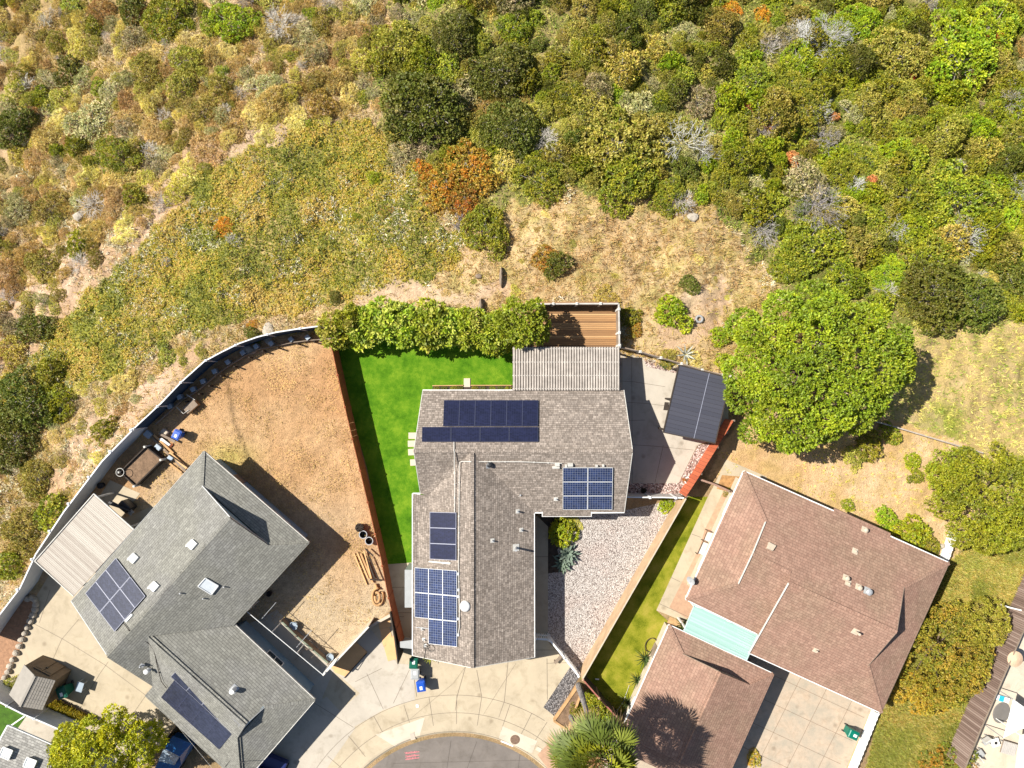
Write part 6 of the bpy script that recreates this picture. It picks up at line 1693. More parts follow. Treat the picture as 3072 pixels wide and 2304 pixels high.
# --- individually placed shrubs, as in the photograph
NAMED = [
 ('green', 505, 45, 88, 'large green shrub at the top edge, left of the bright round one'), ('bright', 698, 58, 72, 'bright green round shrub at the top edge, upper left'), ('dark', 395, 30, 50, 'dark green shrub at the top edge left of the large green one'),
 ('grey', 835, 70, 60, 'bare grey branched shrub right of the bright green round shrub'), ('dark', 205, 215, 52, 'dark green shrub among tan brush at upper left'), ('olive', 440, 210, 62, 'olive shrub below the large green shrub at upper left'),
 ('olive', 548, 240, 58, 'dark olive shrub beside the golden brush at upper left'), ('grey', 515, 175, 34, 'pale grey dead clump between olive shrubs at upper left'), ('dark', 28, 385, 72, 'dark green shrub at the left edge, upper one'), ('sage', 265, 380, 80, 'large grey green shrub, left side, among tan brush'),
 ('green', 348, 470, 66, 'green shrub beside bare lilac twigs, left of the iceplant mat'), ('grey', 452, 455, 42, 'dead lilac grey shrub right of the green shrub at left'), ('olive', 610, 330, 50, 'olive shrub with grey base at upper left centre'), ('gold', 705, 372, 52, 'golden tan round shrub above the iceplant mat'),
 ('tan', 628, 446, 60, 'straw coloured mound at the upper rim of the iceplant mat'), ('sage', 785, 255, 45, 'grey lilac round shrub above the golden one'), ('tan', 795, 400, 36, 'small pale tussock at the rim of the iceplant mat'), ('green', 405, 598, 44, 'green shrub left of the iceplant rim'),
 ('olive', 150, 620, 55, 'grey green shrub above the jagged rock'), ('orange', 672, 685, 36, 'vivid orange shrub on the iceplant mat'), ('grey', 700, 722, 32, 'grey twiggy shrub just below the vivid orange one'), ('bright', 1122, 532, 22, 'small lime round bush alone on the iceplant mat'), ('green', 1070, 650, 15, 'tiny green bush below the lime round bush'),
 ('olive', 130, 800, 60, 'olive shrub among pale dirt at the left'), ('dark', 110, 985, 56, 'spiky dark olive shrub at the left among lilac gravelly soil'), ('grey', 22, 895, 40, 'bare lilac shrub at the left edge beside tan soil'), ('grey', 240, 790, 40, 'pale grey twig shrub right of the olive shrub at left'),
 ('dark', 70, 1205, 95, 'big dark green shrub at the left edge, lower left slope'), ('bright', 165, 1205, 60, 'light green branch filled shrub inside the big dark mass at left'), ('dark', 30, 1330, 90, 'dark green shrub at the left edge above the white fence'), ('green', 150, 1120, 55, 'green shrub capping the dark mass at left'),
 ('green', 308, 1288, 38, 'small dark green bush left of the white fence'), ('gold', 420, 970, 30, 'orange golden tuft on the slope'), ('green', 150, 1545, 55, 'bright green shrub outside the white fence, lower left'), ('olive', 60, 1600, 70, 'olive green shrub outside the white fence at the left edge'), ('green', 20, 1700, 50, 'green bush at the left edge outside the white fence'),
 ('olive', 100, 1440, 60, 'tan olive shrub outside the white fence left of the path'), ('orange', 755, 975, 18, 'small orange succulent outside the curved fence'), ('dark', 760, 1005, 26, 'dark spiky plant under the small orange succulent'),
 ('dark', 1265, 320, 128, 'very large dark green tree shaped shrub, centre top'), ('sage', 1205, 470, 55, 'soft grey green shrub below the very large dark shrub'), ('sage', 1275, 425, 58, 'grey green shrub tucked under the very large dark shrub'), ('dark', 1500, 215, 98, 'round dark olive shrub, top centre'), ('dark', 1358, 110, 80, 'dark shrub with golden crown behind it, top centre'),
 ('rust', 1325, 560, 78, 'orange brown shrub mass, left part, above the small grey trunk'), ('rust', 1410, 500, 85, 'brown shrub mass, middle upper part'), ('rust', 1390, 610, 62, 'orange tipped shrub, lowest part of the brown mass'), ('gold', 1500, 515, 62, 'bright yellow shrub at the right end of the brown mass'), ('orange', 1275, 510, 36, 'orange shrub tip at the left end of the brown mass'),
 ('green', 1458, 695, 78, 'green shrub below the brown mass, on the dry slope'), ('olive', 1445, 640, 46, 'pale olive shrub touching the lowest green shrub'), ('rust', 1640, 775, 44, 'small brown orange bush on the dry slope, upper half'), ('dark', 1672, 790, 42, 'dark green side of the small brown bush on the dry slope'),
 ('dark', 1530, 385, 92, 'dark green shrub right of the very large one'), ('grey', 1640, 425, 52, 'grey sage twigs between green shrubs, centre'), ('green', 1625, 540, 78, 'green shrub on the upper rim of the dry slope'), ('bright', 1555, 520, 26, 'little lime shrub beside the brown mass'),
 ('olive', 1855, 440, 135, 'large soft olive shrub above the dry slope'), ('olive', 1760, 340, 80, 'soft olive shrub left of the large soft one'), ('green', 1880, 545, 95, 'green shrub at the foot of the large soft olive one'), ('olive', 1960, 380, 70, 'olive shrub left of the bare branching tree'),
 ('green', 2010, 590, 62, 'green shrub at the right end of the dry slope rim'), ('grey', 2045, 610, 45, 'grey twig shrub at the upper right of the dry slope'), ('green', 2450, 735, 98, 'dense bright olive tree like shrub directly above the big round tree'), ('green', 2370, 800, 58, 'green shrub at the left shoulder of the big round tree'),
 ('olive', 2560, 730, 72, 'olive shrub right of the dense one above the big tree'), ('grey', 2500, 790, 36, 'dead stump twigs in the shadow above the big tree'), ('grey', 2670, 875, 40, 'whitish dead bush right of the big tree top'), ('dark', 2810, 885, 110, 'dark green shrub mass right of the whitish dead bush'),
 ('dark', 2930, 900, 90, 'dark green shrub mass at the right edge above the dry field'), ('green', 2790, 770, 90, 'green shrub mass above the dark one at right'), ('green', 2890, 590, 115, 'large dark tipped green shrub at right'), ('bright', 2885, 160, 130, 'large vivid green shrub at upper right with red tips beside it'),
 ('bright', 2990, 90, 95, 'vivid green shrub at the top right corner'), ('orange', 2195, 30, 36, 'orange capped shrub at the top edge, left of two'), ('orange', 2290, 48, 34, 'orange capped shrub at the top edge, right of two'), ('olive', 2700, 160, 100, 'soft pale olive shrub right of the white dead shrub'),
 ('bright', 2020, 942, 52, 'round deep green bush on the dry slope left of the big tree'), ('bright', 2168, 1010, 36, 'leafy green bush hugging the left side of the big tree'), ('bright', 2180, 1090, 30, 'small leafy bush between canopy and big tree'), ('gold', 1815, 893, 40, 'yellow olive bush just above the deck fence'),
 ('rust', 1903, 992, 26, 'rust coloured bush right of the deck'), ('green', 1885, 950, 34, 'green bush against the right side of the deck fence'), ('olive', 2010, 1075, 30, 'dry olive tuft outside the slanting fence'), ('tan', 2080, 1080, 30, 'round straw tussock outside the slanting fence'), ('dark', 2070, 855, 30, 'thin dark green sprig above the round deep green bush'),
 ('rust', 2835, 1480, 16, 'salmon leaved sprig on the large right hand tree'),
 ('green', 2610, 1340, 46, 'leafy green bush on grey gravel right of the big tree shadow'), ('green', 2670, 1300, 34, 'green bush by the low timber wall'), ('bright', 2740, 1385, 26, 'small lime sapling on the dry yard, upper one'), ('green', 2750, 1430, 24, 'small lime sapling on the dry yard, lower one'), ('olive', 2560, 1380, 34, 'olive bush at the foot of the big tree shadow'),
 ('bright', 2735, 1600, 55, 'bright green bush against the back eave of the right house'), ('bright', 2660, 1555, 34, 'light green bush near the notch of the back eave'), ('green', 2790, 1640, 36, 'green bush nearest the small pale rock'), ('green', 2545, 1515, 20, 'small green tuft at the back eave of the right house'),
 ('bright', 1690, 1595, 46, 'lime yellow shrub in the courtyard bed of the middle house'), ('gold', 1725, 1575, 24, 'red golden tip plant beside the lime yellow shrub'), ('bright', 1670, 1590, 24, 'lime palm like plant at the left of the courtyard shrub'), ('bright', 2004, 1514, 26, 'clipped yellow green bush on white gravel by the cream fence'),
 ('green', 1724, 2130, 26, 'green bush left of the palm trunk'), ('green', 1800, 2120, 42, 'green bush between palm trunk and dark red fence'), ('bright', 1770, 2098, 24, 'bright little bush behind the palm trunk'), ('bright', 1830, 2160, 36, 'bright bush below the palm, near the dark red fence'),
 ('rust', 2265, 2280, 26, 'brown green bush at the bottom edge below the garage'), ('olive', 40, 2060, 34, 'small yellow olive bush at the end of the stone edging'), ('olive', 2185, 1478, 16, 'orange green tuft by the rail gate fence'),
 ('gold', 1475, 40, 40, 'golden tuft at the top centre'), ('gold', 1560, 300, 30, 'golden patch between dark shrubs, centre top'), ('gold', 1450, 320, 46, 'yellow low shrub right of the very large dark shrub'), ('green', 930, 370, 18, 'small green sprout at the iceplant rim, left'), ('gold', 965, 365, 28, 'yellow green sprout at the iceplant rim, right'),
 ('dark', 1008, 895, 22, 'small dark bush on lilac soil left of the hedge'), ('gold', 1100, 720, 26, 'yellow tufts at the lower part of the iceplant mat'),
]
for kind, x, y, r, lab in NAMED:
    low = y > 1400 and x > 1500 or y > 2000
    hs = {'tan': .7, 'grey': .8, 'gold': .7, 'sage': .8}.get(kind, 1.0)
    shrub(kind, x, y, r, lab, hs=hs, ell=vrng.uniform(.92, 1.1))
# red leaf tips beside the vivid shrub
for (x, y, r, l) in ((2978, 118, 24, 'scarlet leaved spray, largest, in the vivid green at upper right'), (2928, 142, 12, 'scarlet leaved spray left of the largest one'), (2962, 157, 9, 'tiny scarlet spray below the largest one'), (2873, 190, 10, 'lone scarlet spray left in the vivid green'), (2738, 232, 12, 'scarlet dry spray under the pale olive shrub'),
                     (2240, 330, 20, 'salmon pink spray on the pale patch, upper one'), (2300, 380, 18, 'salmon pink spray on the pale patch, lower one'), (2506, 350, 14, 'thin salmon spray beside bare twigs'), (2615, 545, 18, 'salmon dead leaves in the right scrub'), (2375, 480, 24, 'brown pink spray on the right scrub')):
    o = shrub('rust', x, y, r, l, hs=1.3)
    o.data = crown_mesh('shrub', 1, 1, .8, 12, .35, 40, 5, .22, .10, [(0.62, 0.10, 0.07), (0.55, 0.16, 0.09)] if x > 2700 else [(0.58, 0.24, 0.14), (0.45, 0.22, 0.13)], int(x + y), z0=.4)
    o.name = 'red_spray'
def near(x, y, r, f):
    for a, b, c in OCC:
        if (a - x) ** 2 + (b - y) ** 2 < ((c + r) * f) ** 2: return True
    return False
def scatter(n, poly, rr, kinds, f, place, group_pre, seed, hs=(.7, 1.75)):
    q = random.Random(seed); xs = [p[0] for p in poly]; ys = [p[1] for p in poly]; made = 0; tries = 0
    P = np.array(poly)
    while made < n and tries < n * 60:
        tries += 1
        x = q.uniform(max(-60, min(xs)), min(3130, max(xs))); y = q.uniform(max(-60, min(ys)), max(ys))
        if not inpoly(np.array([x]), np.array([y]), poly)[0]: continue
        r = q.uniform(*rr) * (1 if q.random() < .8 else .6)
        if near(x, y, r, f): continue
        k = q.choices([a for a, b in kinds], [b for a, b in kinds])[0]
        nm = KIND_NAME[k].replace('_', ' ')
        qx = 'left' if x < (min(xs) + max(xs)) / 2 else 'right'; qy = 'upper' if y < (min(ys) + max(ys)) / 2 else 'lower'
        sz = 'small' if r < rr[0] + (rr[1] - rr[0]) * .35 else 'broad' if r > rr[0] + (rr[1] - rr[0]) * .7 else 'middling'
        shrub(k, x, y, r, '%s %s growing %s, %s %s part' % (sz, nm, place, qy, qx), '%s %s' % (nm + 's', group_pre), hs=q.uniform(*hs), ell=q.uniform(.88, 1.15)); made += 1
    return made
CH1 = [(1180, -60), (2100, -60), (2100, 560), (1830, 570), (1700, 540), (1560, 560), (1280, 480), (1180, 300), (1080, 120)]
CH2 = [(2100, -60), (3130, -60), (3130, 950), (2760, 960), (2600, 900), (2500, 820), (2290, 680), (2230, 640), (2100, 600)]
SC1 = [(-60, -60), (1180, -60), (1080, 120), (1180, 300), (1120, 330), (840, 390), (690, 440), (560, 560), (480, 650), (330, 740), (200, 880), (60, 1080), (-60, 1120)]
shr = []
scatter(150, CH1, (26, 80), [('green', 5), ('olive', 5), ('dark', 1.5), ('sage', 1.5), ('gold', .6), ('bright', 1.5)], .52, 'in the green scrub at top centre', 'in the green scrub at top centre', 21)
scatter(275, CH2, (24, 80), [('green', 7), ('olive', 4), ('dark', 1), ('bright', 4), ('sage', 1), ('grey', .45), ('gold', .3)], .52, 'in the dense green scrub at upper right', 'in the dense scrub at upper right', 22)
scatter(420, SC1, (18, 52), [('tan', 8), ('olive', 3.6), ('sage', 2.4), ('gold', 1.3), ('grey', 1.5), ('green', 1.1)], .50, 'in the dry brush at upper left', 'in the dry brush at upper left', 23, (.6, 1.4))
scatter(50, [(-60, 1130), (60, 1090), (240, 1170), (400, 1130), (560, 1030), (620, 1040), (480, 1180), (380, 1270), (290, 1370), (180, 1520), (90, 1670), (-60, 1820)], (14, 40), [('olive', 3), ('tan', 4), ('gold', 1), ('green', 1.5), ('sage', 2)], .75, 'outside the white fence', 'outside the white fence', 24, (.5, .9))
scatter(26, [(520, 640), (1150, 480), (1350, 760), (900, 950), (520, 1000), (300, 1100), (120, 1200)], (10, 22), [('gold', 2), ('olive', 3), ('grey', 2), ('tan', 1)], 1.0, 'on the iceplant mat', 'on the iceplant mat', 25, (.3, .6))
scatter(36, [(1560, 620), (1860, 640), (2230, 760), (2230, 860), (2140, 1000), (1880, 880), (1300, 880), (1480, 780)], (9, 20), [('gold', 2), ('olive', 2), ('tan', 5)], 1.1, 'on the dry grass slope', 'on the dry grass slope', 26, (.4, .7))
# bleached dead shrubs and bare trees that stand out
def dead(x, y, r, label, seed, n=60, h=.9, col=(0.62, 0.60, 0.58), w=.04, name='dead_shrub', z=0):
    rw = r * CAM_Z / FPX
    p = G(x, y, rw * .5); p.z = H(p.x, p.y)
    me = twig_mesh('branches', rw, rw * h, n, col, seed, w=w, levels=4, curl=.4)
    return tag(mesh_obj(name, me, p), label, 'shrub')
dead(2410, 112, 62, 'bleached white dead shrub at upper right, left lobe', 5, n=34); dead(2490, 105, 66, 'bleached white dead shrub at upper right, right lobe', 6, n=38); dead(2450, 140, 55, 'bleached white dead shrub at upper right, lower lobe', 7, n=26)
dead(2055, 420, 80, 'bare grey branching tree standing in the scrub, centre right', 8, n=13, h=1.6, w=.06, col=(.46, .44, .41), name='dead_tree'); dead(2110, 470, 60, 'bare grey branching tree, lower spray', 9, n=10, h=1.2, w=.05, col=(.46, .44, .41), name='dead_tree')
dead(2460, 340, 46, 'grey bare twigs between green shrubs, right of centre', 10, n=30, col=(.5, .47, .44)); dead(2480, 420, 50, 'fan of grey bare twigs below the upper twig patch', 11, n=26, col=(.5, .47, .44)); dead(2460, 620, 74, 'wide lilac grey dead thicket above the dense olive tree', 12, n=40, col=(.42, .38, .37))
dead(2295, 690, 48, 'grey dead bush at the right end of the dry slope', 13, n=46, col=(.48, .44, .42)); dead(2690, 690, 46, 'grey bare branches in the right scrub', 14, n=22, col=(.5, .47, .44)); dead(2900, 720, 60, 'whitish bare branches at the far right of the scrub', 15, n=30); dead(2570, 560, 34, 'small pale bare branches in the right scrub', 16, n=18)
dead(3050, 300, 60, 'grey bare thicket at the right edge', 17, n=30, col=(.5, .46, .42)); dead(3060, 560, 46, 'pale bare thicket at the right edge, lower', 18, n=26, col=(.52, .5, .46)); dead(1380, 668, 22, 'grey gnarled trunk under the brown shrub mass', 19, n=12, col=(.4, .36, .32), w=.1)
dead(2300, 360, 48, 'pale dead bush behind the salmon sprays', 20, n=36, col=(.48, .42, .38)); dead(620, 230, 20, 'small pale dead tuft', 21, n=20) if False else None

# --- trees
def tree(name, label, cx, cy, zc, rx, ry, h, nl, lr, dens, k, L, Wd, cols, seed, trunk_r=.3, limbs=9, shape=None, jit=.28, spread=.9, cat='tree', z0=None, group=None, even=False):
    c = V(cx, cy, zc); zg = H(c.x, c.y); base = Vector((c.x, c.y, zg))
    root = empty(name, tuple(base), label, cat, group)
    z0_ = (zc - zg) - h * .5 if z0 is None else z0
    me = crown_mesh('crown', rx, ry, h, nl, lr, dens, k, L, Wd, cols, seed, z0=z0_, shape=shape, jit=jit, spread=spread, even=even)
    mesh_obj('crown', me, (0, 0, 0), root)
    q = random.Random(seed); mb = MB()
    mb.tube([base - Vector((0, 0, .2)), base + Vector((.1, .05, z0_ * .6)), base + Vector((.05, .1, z0_ + h * .25))], [trunk_r, trunk_r * .75, trunk_r * .5], 10)
    for i in range(limbs):
        a = 6.283 * i / limbs + q.uniform(-.3, .3); r_ = q.uniform(.45, .8)
        s_ = base + Vector((.08, .06, z0_ * q.uniform(.45, .9)))
        e_ = base + Vector((math.cos(a) * rx * r_, math.sin(a) * ry * r_, z0_ + h * q.uniform(.35, .6)))
        m_ = s_.lerp(e_, .5) + Vector((0, 0, -.2))
        mb.tube([s_, m_, e_], [trunk_r * .4, trunk_r * .25, trunk_r * .08], 6)
    mb.build('trunk', M['bark'], root)
    return root
bigshape = lambda t: 1 + .05 * np.sin(2 * t + .4) + .06 * np.sin(3 * t + 1.2) + .04 * np.sin(5 * t)
tree('tree', 'huge round lime green leafy tree beside the charcoal canopy', 2458, 1100, 4.8, 6.75, 6.1, 4.3, 78, 1.15, 22, 8, .26, .105, [(0.215, 0.27, 0.012), (0.26, 0.30, 0.014), (0.165, 0.22, 0.012)], 51, .38, 14, shape=bigshape, spread=1.0, z0=2.4, even=True)
tree('tree', 'dense green shrubby tree at the right edge beside the short block wall', 2985, 1500, 2.5, 4.4, 4.2, 3.0, 90, .72, 34, 6, .19, .075, [(0.24, 0.29, 0.015), (0.29, 0.33, 0.02), (0.17, 0.23, 0.015)], 52, .2, 8, z0=.6)
tree('tree', 'lighter green leafy tree hugging the left side of the right edge tree', 2860, 1440, 1.6, 1.7, 2.6, 2.0, 26, .5, 26, 6, .2, .08, [(0.26, 0.31, 0.018), (0.22, 0.27, 0.02)], 53, .1, 5, z0=.4)
tree('tree', 'olive yellow tree between the right house and the brown fence, lower right', 2850, 1975, 2.4, 3.6, 4.0, 2.8, 80, .62, 30, 6, .19, .06, [(0.26, 0.255, 0.03), (0.30, 0.28, 0.03), (0.18, 0.21, 0.02), (0.37, 0.29, 0.04)], 54, .18, 8, z0=.6)
tree('tree', 'feathery olive tree top leaning over the brown fence, lower right', 2960, 1880, 2.6, 2.2, 2.0, 1.8, 30, .5, 30, 6, .2, .055, [(0.26, 0.25, 0.03), (0.32, 0.28, 0.05)], 55, .1, 5, z0=1.2)
tree('tree', 'golden leaved low tree at the bottom right corner of the right house', 2790, 2095, 1.4, 2.5, 1.6, 1.3, 34, .42, 30, 6, .18, .06, [(0.46, 0.32, 0.03), (0.38, 0.30, 0.03), (0.30, 0.28, 0.03)], 56, .1, 4, z0=.3)
tree('tree', 'yellow green tree at the bottom left in front of the blue vehicle', 300, 2262, 4.5, 3.9, 2.7, 3.2, 90, .66, 34, 7, .18, .085, [(0.30, 0.29, 0.010), (0.38, 0.34, 0.012), (0.24, 0.25, 0.01)], 57, .16, 8, z0=2.6)
tree('tree', 'small wispy tree left shoulder of the bottom left yellow green tree', 200, 2285, 3.6, 2.2, 1.8, 2.0, 26, .5, 28, 6, .16, .07, [(0.24, 0.235, 0.01), (0.19, 0.20, 0.01)], 58, .08, 4, z0=1.8)
tree('low_bush', 'green orange bush at the bottom right below the golden tree', 2860, 2290, .8, 2.4, 1.3, 1.0, 26, .4, 30, 6, .16, .06, [(0.20, 0.22, 0.02), (0.40, 0.22, 0.03), (0.14, 0.18, 0.02)], 59, .06, 3, z0=.1, cat='bush')
# hedge above the lawn: a row of leafy evergreens
HG = [(1000, 988, 52, 2.7), (1048, 962, 46, 3.0), (1098, 978, 58, 3.0), (1160, 962, 64, 3.2), (1222, 978, 58, 3.1), (1290, 975, 62, 3.3), (1352, 982, 52, 3.0), (1412, 985, 56, 3.0), (1478, 1000, 56, 3.1)]
hp = []
for v_ in range(3):
    hp.append(crown_mesh('crown', 1.42, 1.55, 1.9, 26, .48, 13, 9, .33, .13, [(0.25, 0.30, 0.02), (0.32, 0.36, 0.035), (0.19, 0.25, 0.018), (0.40, 0.41, 0.09)], 61 + v_, z0=0.9, spread=1.0))
hwords = ['leftmost', 'second from left', 'third from left', 'fourth from left', 'middle', 'fourth from right', 'third from right', 'second from right', 'rightmost of the low ones']
tr0 = None
for i, (x, y, r, h_) in enumerate(HG):
    p = V(x, y, 2.2); b_ = Vector((p.x, p.y, 0))
    root = empty('hedge_plant', tuple(b_), 'leafy evergreen in the hedge above the lawn, ' + hwords[i], 'hedge', 'hedge plants above the lawn')
    c_ = mesh_obj('crown', hp[i % 3], (0, 0, h_ - 2.85), root); c_.scale = (r / 55, r / 55, 1); c_.rotation_euler = (0, 0, i * 1.3)
    if tr0 is None: tr0 = MB().tube([(b_.x, b_.y, 0), (b_.x, b_.y, 1.6)], .08, 6).tube([(b_.x, b_.y, .5), (b_.x + .4, b_.y + .2, 1.8)], .05, 5).build('trunk', M['bark'], root)
    else:
        t_ = tr0.copy(); COL.objects.link(t_); t_.parent = root
tree('tree', 'round topped green tree at the right end of the hedge, over the patio cover', 1568, 965, 3.6, 1.95, 1.9, 2.2, 34, .50, 17, 8, .30, .12, [(0.19, 0.26, 0.015), (0.24, 0.30, 0.02)], 70, .12, 6, z0=2.3, spread=1.0)
# clipped strip of golden groundcover by the shed, as low plants
st_ = MB(); q4 = [V(x, y, 0) for x, y in ((172, 2092), (288, 2148), (268, 2172), (146, 2112))]
hs_ = empty('clipped_hedge', tuple((q4[0] + q4[2]) / 2), 'low clipped yellow green hedge strip beside the shed', 'hedge')
rs = np.random.RandomState(8); uv_ = rs.uniform(size=(1500, 2))
A4 = np.array([blerp(q4, u, v) for u, v in uv_]); A4[:, 2] = rs.uniform(.25, .5, len(A4))
v, q = leaves_at(A4, np.tile(np.array([[0, 0, 1.0]]), (len(A4), 1)), 5, .15, .06, rs)
mesh_obj('foliage', fastmesh('foliage', v - np.array(tuple(hs_.location)), q, tints([(0.26, 0.25, 0.012), (0.31, 0.27, 0.015)], len(A4), 5, rs), M['leaf']), (0, 0, 0), hs_)
MB().prism([(p.x, p.y) for p in q4], 0, .22).build('stems', M['bark'], hs_)

# --- agaves and spiky plants
def rosette(name, label, x, y, n, L, Wd, col, seed, z=.1, el=(.15, 1.2), fold=True, cat='plant', ground=False):
    rs = random.Random(seed); p = G(x, y, z) if ground else V(x, y, z)
    mb = MB()
    for k in range(n):
        a = 2.399 * k; t = k / n; e_ = el[0] + (el[1] - el[0]) * t; l = L * (1 - .45 * t) * rs.uniform(.85, 1.1)
        d = Vector((math.cos(a) * math.cos(e_), math.sin(a) * math.cos(e_), math.sin(e_))); s = Vector((-math.sin(a), math.cos(a), 0))
        u = s.cross(d) * -1
        prev = None
        for (f, w_, dz) in ((0.02, .5, 0), (.35, 1, -.02), (.7, .75, 0), (1, .04, -.12 * l)):
            c = p + d * l * f + Vector((0, 0, dz)); w2 = Wd * w_ / 2
            cur = (c - s * w2, c - Vector((0, 0, w2 * .45)), c + s * w2)
            if prev: mb.face([prev[0], prev[1], cur[1], cur[0]]); mb.face([prev[1], prev[2], cur[2], cur[1]])
            prev = cur
    o = mb.build(name, noisy('leaf_skin_%d' % seed, col, .2, scale=3), solid=.012)
    return tag(o, label, cat)
rosette('agave', 'grey green agave rosette in the courtyard bed, upper one', 1703, 1660, 24, 1.25, .24, (0.17, 0.22, 0.17), 1)
rosette('agave', 'grey green agave rosette in the courtyard bed, lower one', 1687, 1692, 20, 1.0, .2, (0.16, 0.21, 0.15), 2)
rosette('agave', 'small dark agave on pink pebbles in the patio corner', 1992, 1095, 14, .5, .1, (0.08, 0.12, 0.04), 3)
rosette('agave', 'pale grey agave outside the slanting fence', 2056, 1063, 12, 1.2, .14, (0.42, 0.42, 0.36), 4, ground=True)
rosette('yucca', 'spiky dark plant by the garage, topmost below the aqua cover', 2046, 1873, 26, .75, .06, (0.07, 0.12, 0.02), 5)
rosette('yucca', 'spiky dark plant beside the garage eave, second', 1934, 1975, 34, 1.1, .07, (0.06, 0.10, 0.025), 6)
rosette('yucca', 'spiky dark plant beside the garage eave, third', 1912, 2040, 34, 1.0, .07, (0.06, 0.10, 0.025), 7)
rosette('yucca', 'spiky dark plant at the wire end of the soil bed, lowest', 1882, 2108, 34, 1.0, .07, (0.08, 0.11, 0.03), 8)
rosette('fern', 'small yellow palm sprig below the cable loop at the roof corner', 1288, 1972, 22, .7, .07, (0.25, 0.26, 0.03), 9, z=.6)
rosette('agave', 'tiny orange plant in the white square pot', 2050, 1439, 12, .3, .07, (0.38, 0.14, 0.03), 10, z=.4)
rosette('agave', 'dark round plant in the pebbles beside the cream fence', 1930, 1471, 30, .4, .06, (0.06, 0.05, 0.035), 11)
# flower bed shrubs in the strip above the roof
for k, x in enumerate((1310, 1335, 1360, 1380, 1425, 1450, 1478, 1502, 1524)):
    shrub('dark' if k % 2 else 'green', x, 1168, 12, ('low leafy plant in the narrow flower bed, left of the pale slab' if x < 1400 else 'low leafy plant in the narrow flower bed, right of the pale slab'), 'flower bed plants above the roof', hs=.8)

# --- fan palms
def palm(label, bx, by, hgt_, R, nf, seed, trunk_r=.27, lean=(0, 0), two=None):
    b_ = V(bx, by, 0); root = empty('palm_tree', tuple(b_), label, 'palm')
    q = random.Random(seed)
    top = b_ + Vector((lean[0], lean[1], hgt_))
    pts = [b_.lerp(top, t) + Vector((.12 * math.sin(t * 3), 0, 0)) for t in np.linspace(0, 1, 40)]
    MB().tube(pts, [trunk_r * (1.35 - .5 * min(1, t * 3)) * (1 + .08 * (k % 2)) for k, t in enumerate(np.linspace(0, 1, 40))], 12).build('trunk', M['palmbark'], root)
    rs = np.random.RandomState(seed)
    A = []; B = []; W_ = []; T_ = []; V4 = []
    pt = MB()
    for k in range(nf):
        a = 2.399 * k + q.uniform(-.2, .2); t = k / nf
        e_ = 1.25 - 1.75 * t
        d = Vector((math.cos(a) * math.cos(e_), math.sin(a) * math.cos(e_), math.sin(e_)))
        pl = R * q.uniform(.30, .62); c = top + d * pl
        pt.tube([top, top + d * pl * .6 + Vector((0, 0, .06)), c], [.03, .022, .015], 5)
        s = Vector((-math.sin(a), math.cos(a), 0)); u = s.cross(d)
        yel = q.random()
        col = (0.34, 0.34, 0.02) if yel < .25 else (0.21, 0.24, 0.025) if yel < .7 else (0.12, 0.155, 0.02)
        if t > .85: col = (0.38, 0.25, 0.12)
        fl = R * q.uniform(.36, .48)
        nj = 22; dg = 3.6 / nj
        for j in range(nj):
            g_ = -1.8 + dg * (j + .5)
            D = lambda g: (d * math.cos(g) + s * math.sin(g)).normalized()
            ln_ = fl * (1 - .10 * abs(g_)) * q.uniform(.88, 1.08)
            pz = u * (.05 if j % 2 else -.05)
            A.append(c); B.append(c + D(g_ - dg * .56) * ln_ * .62 + pz)
            W_.append(c + D(g_) * ln_ + Vector((0, 0, -.16 * ln_ - (.25 if t > .6 else 0) * ln_))); T_.append(col); V4.append(c + D(g_ + dg * .56) * ln_ * .62 + pz)
    arr = lambda X: np.array([tuple(x) for x in X])
    v = np.stack([arr(A), arr(B), arr(W_), arr(V4)], 1).reshape(-1, 3) - np.array(tuple(b_))
    t = np.clip(np.array(T_) * rs.uniform(.7, 1.25, (len(T_), 1)), 0, 1)
    mesh_obj('crown', fastmesh('crown', v, np.arange(len(v)).reshape(-1, 4), t, M['leaf']), (0, 0, 0), root)
    pt.build('frond_stalk', M['wood'], root)
    return root
palm('tall fan palm with grey trunk at the driveway corner', 1736, 2056, 10.2, 3.2, 64, 3, trunk_r=.19, lean=(.1, -.1))
palm('shorter fan palm leaning in front of the tall one, at the bottom edge', 1712, 2145, 5.6, 2.3, 34, 4, .16, lean=(0, 0))

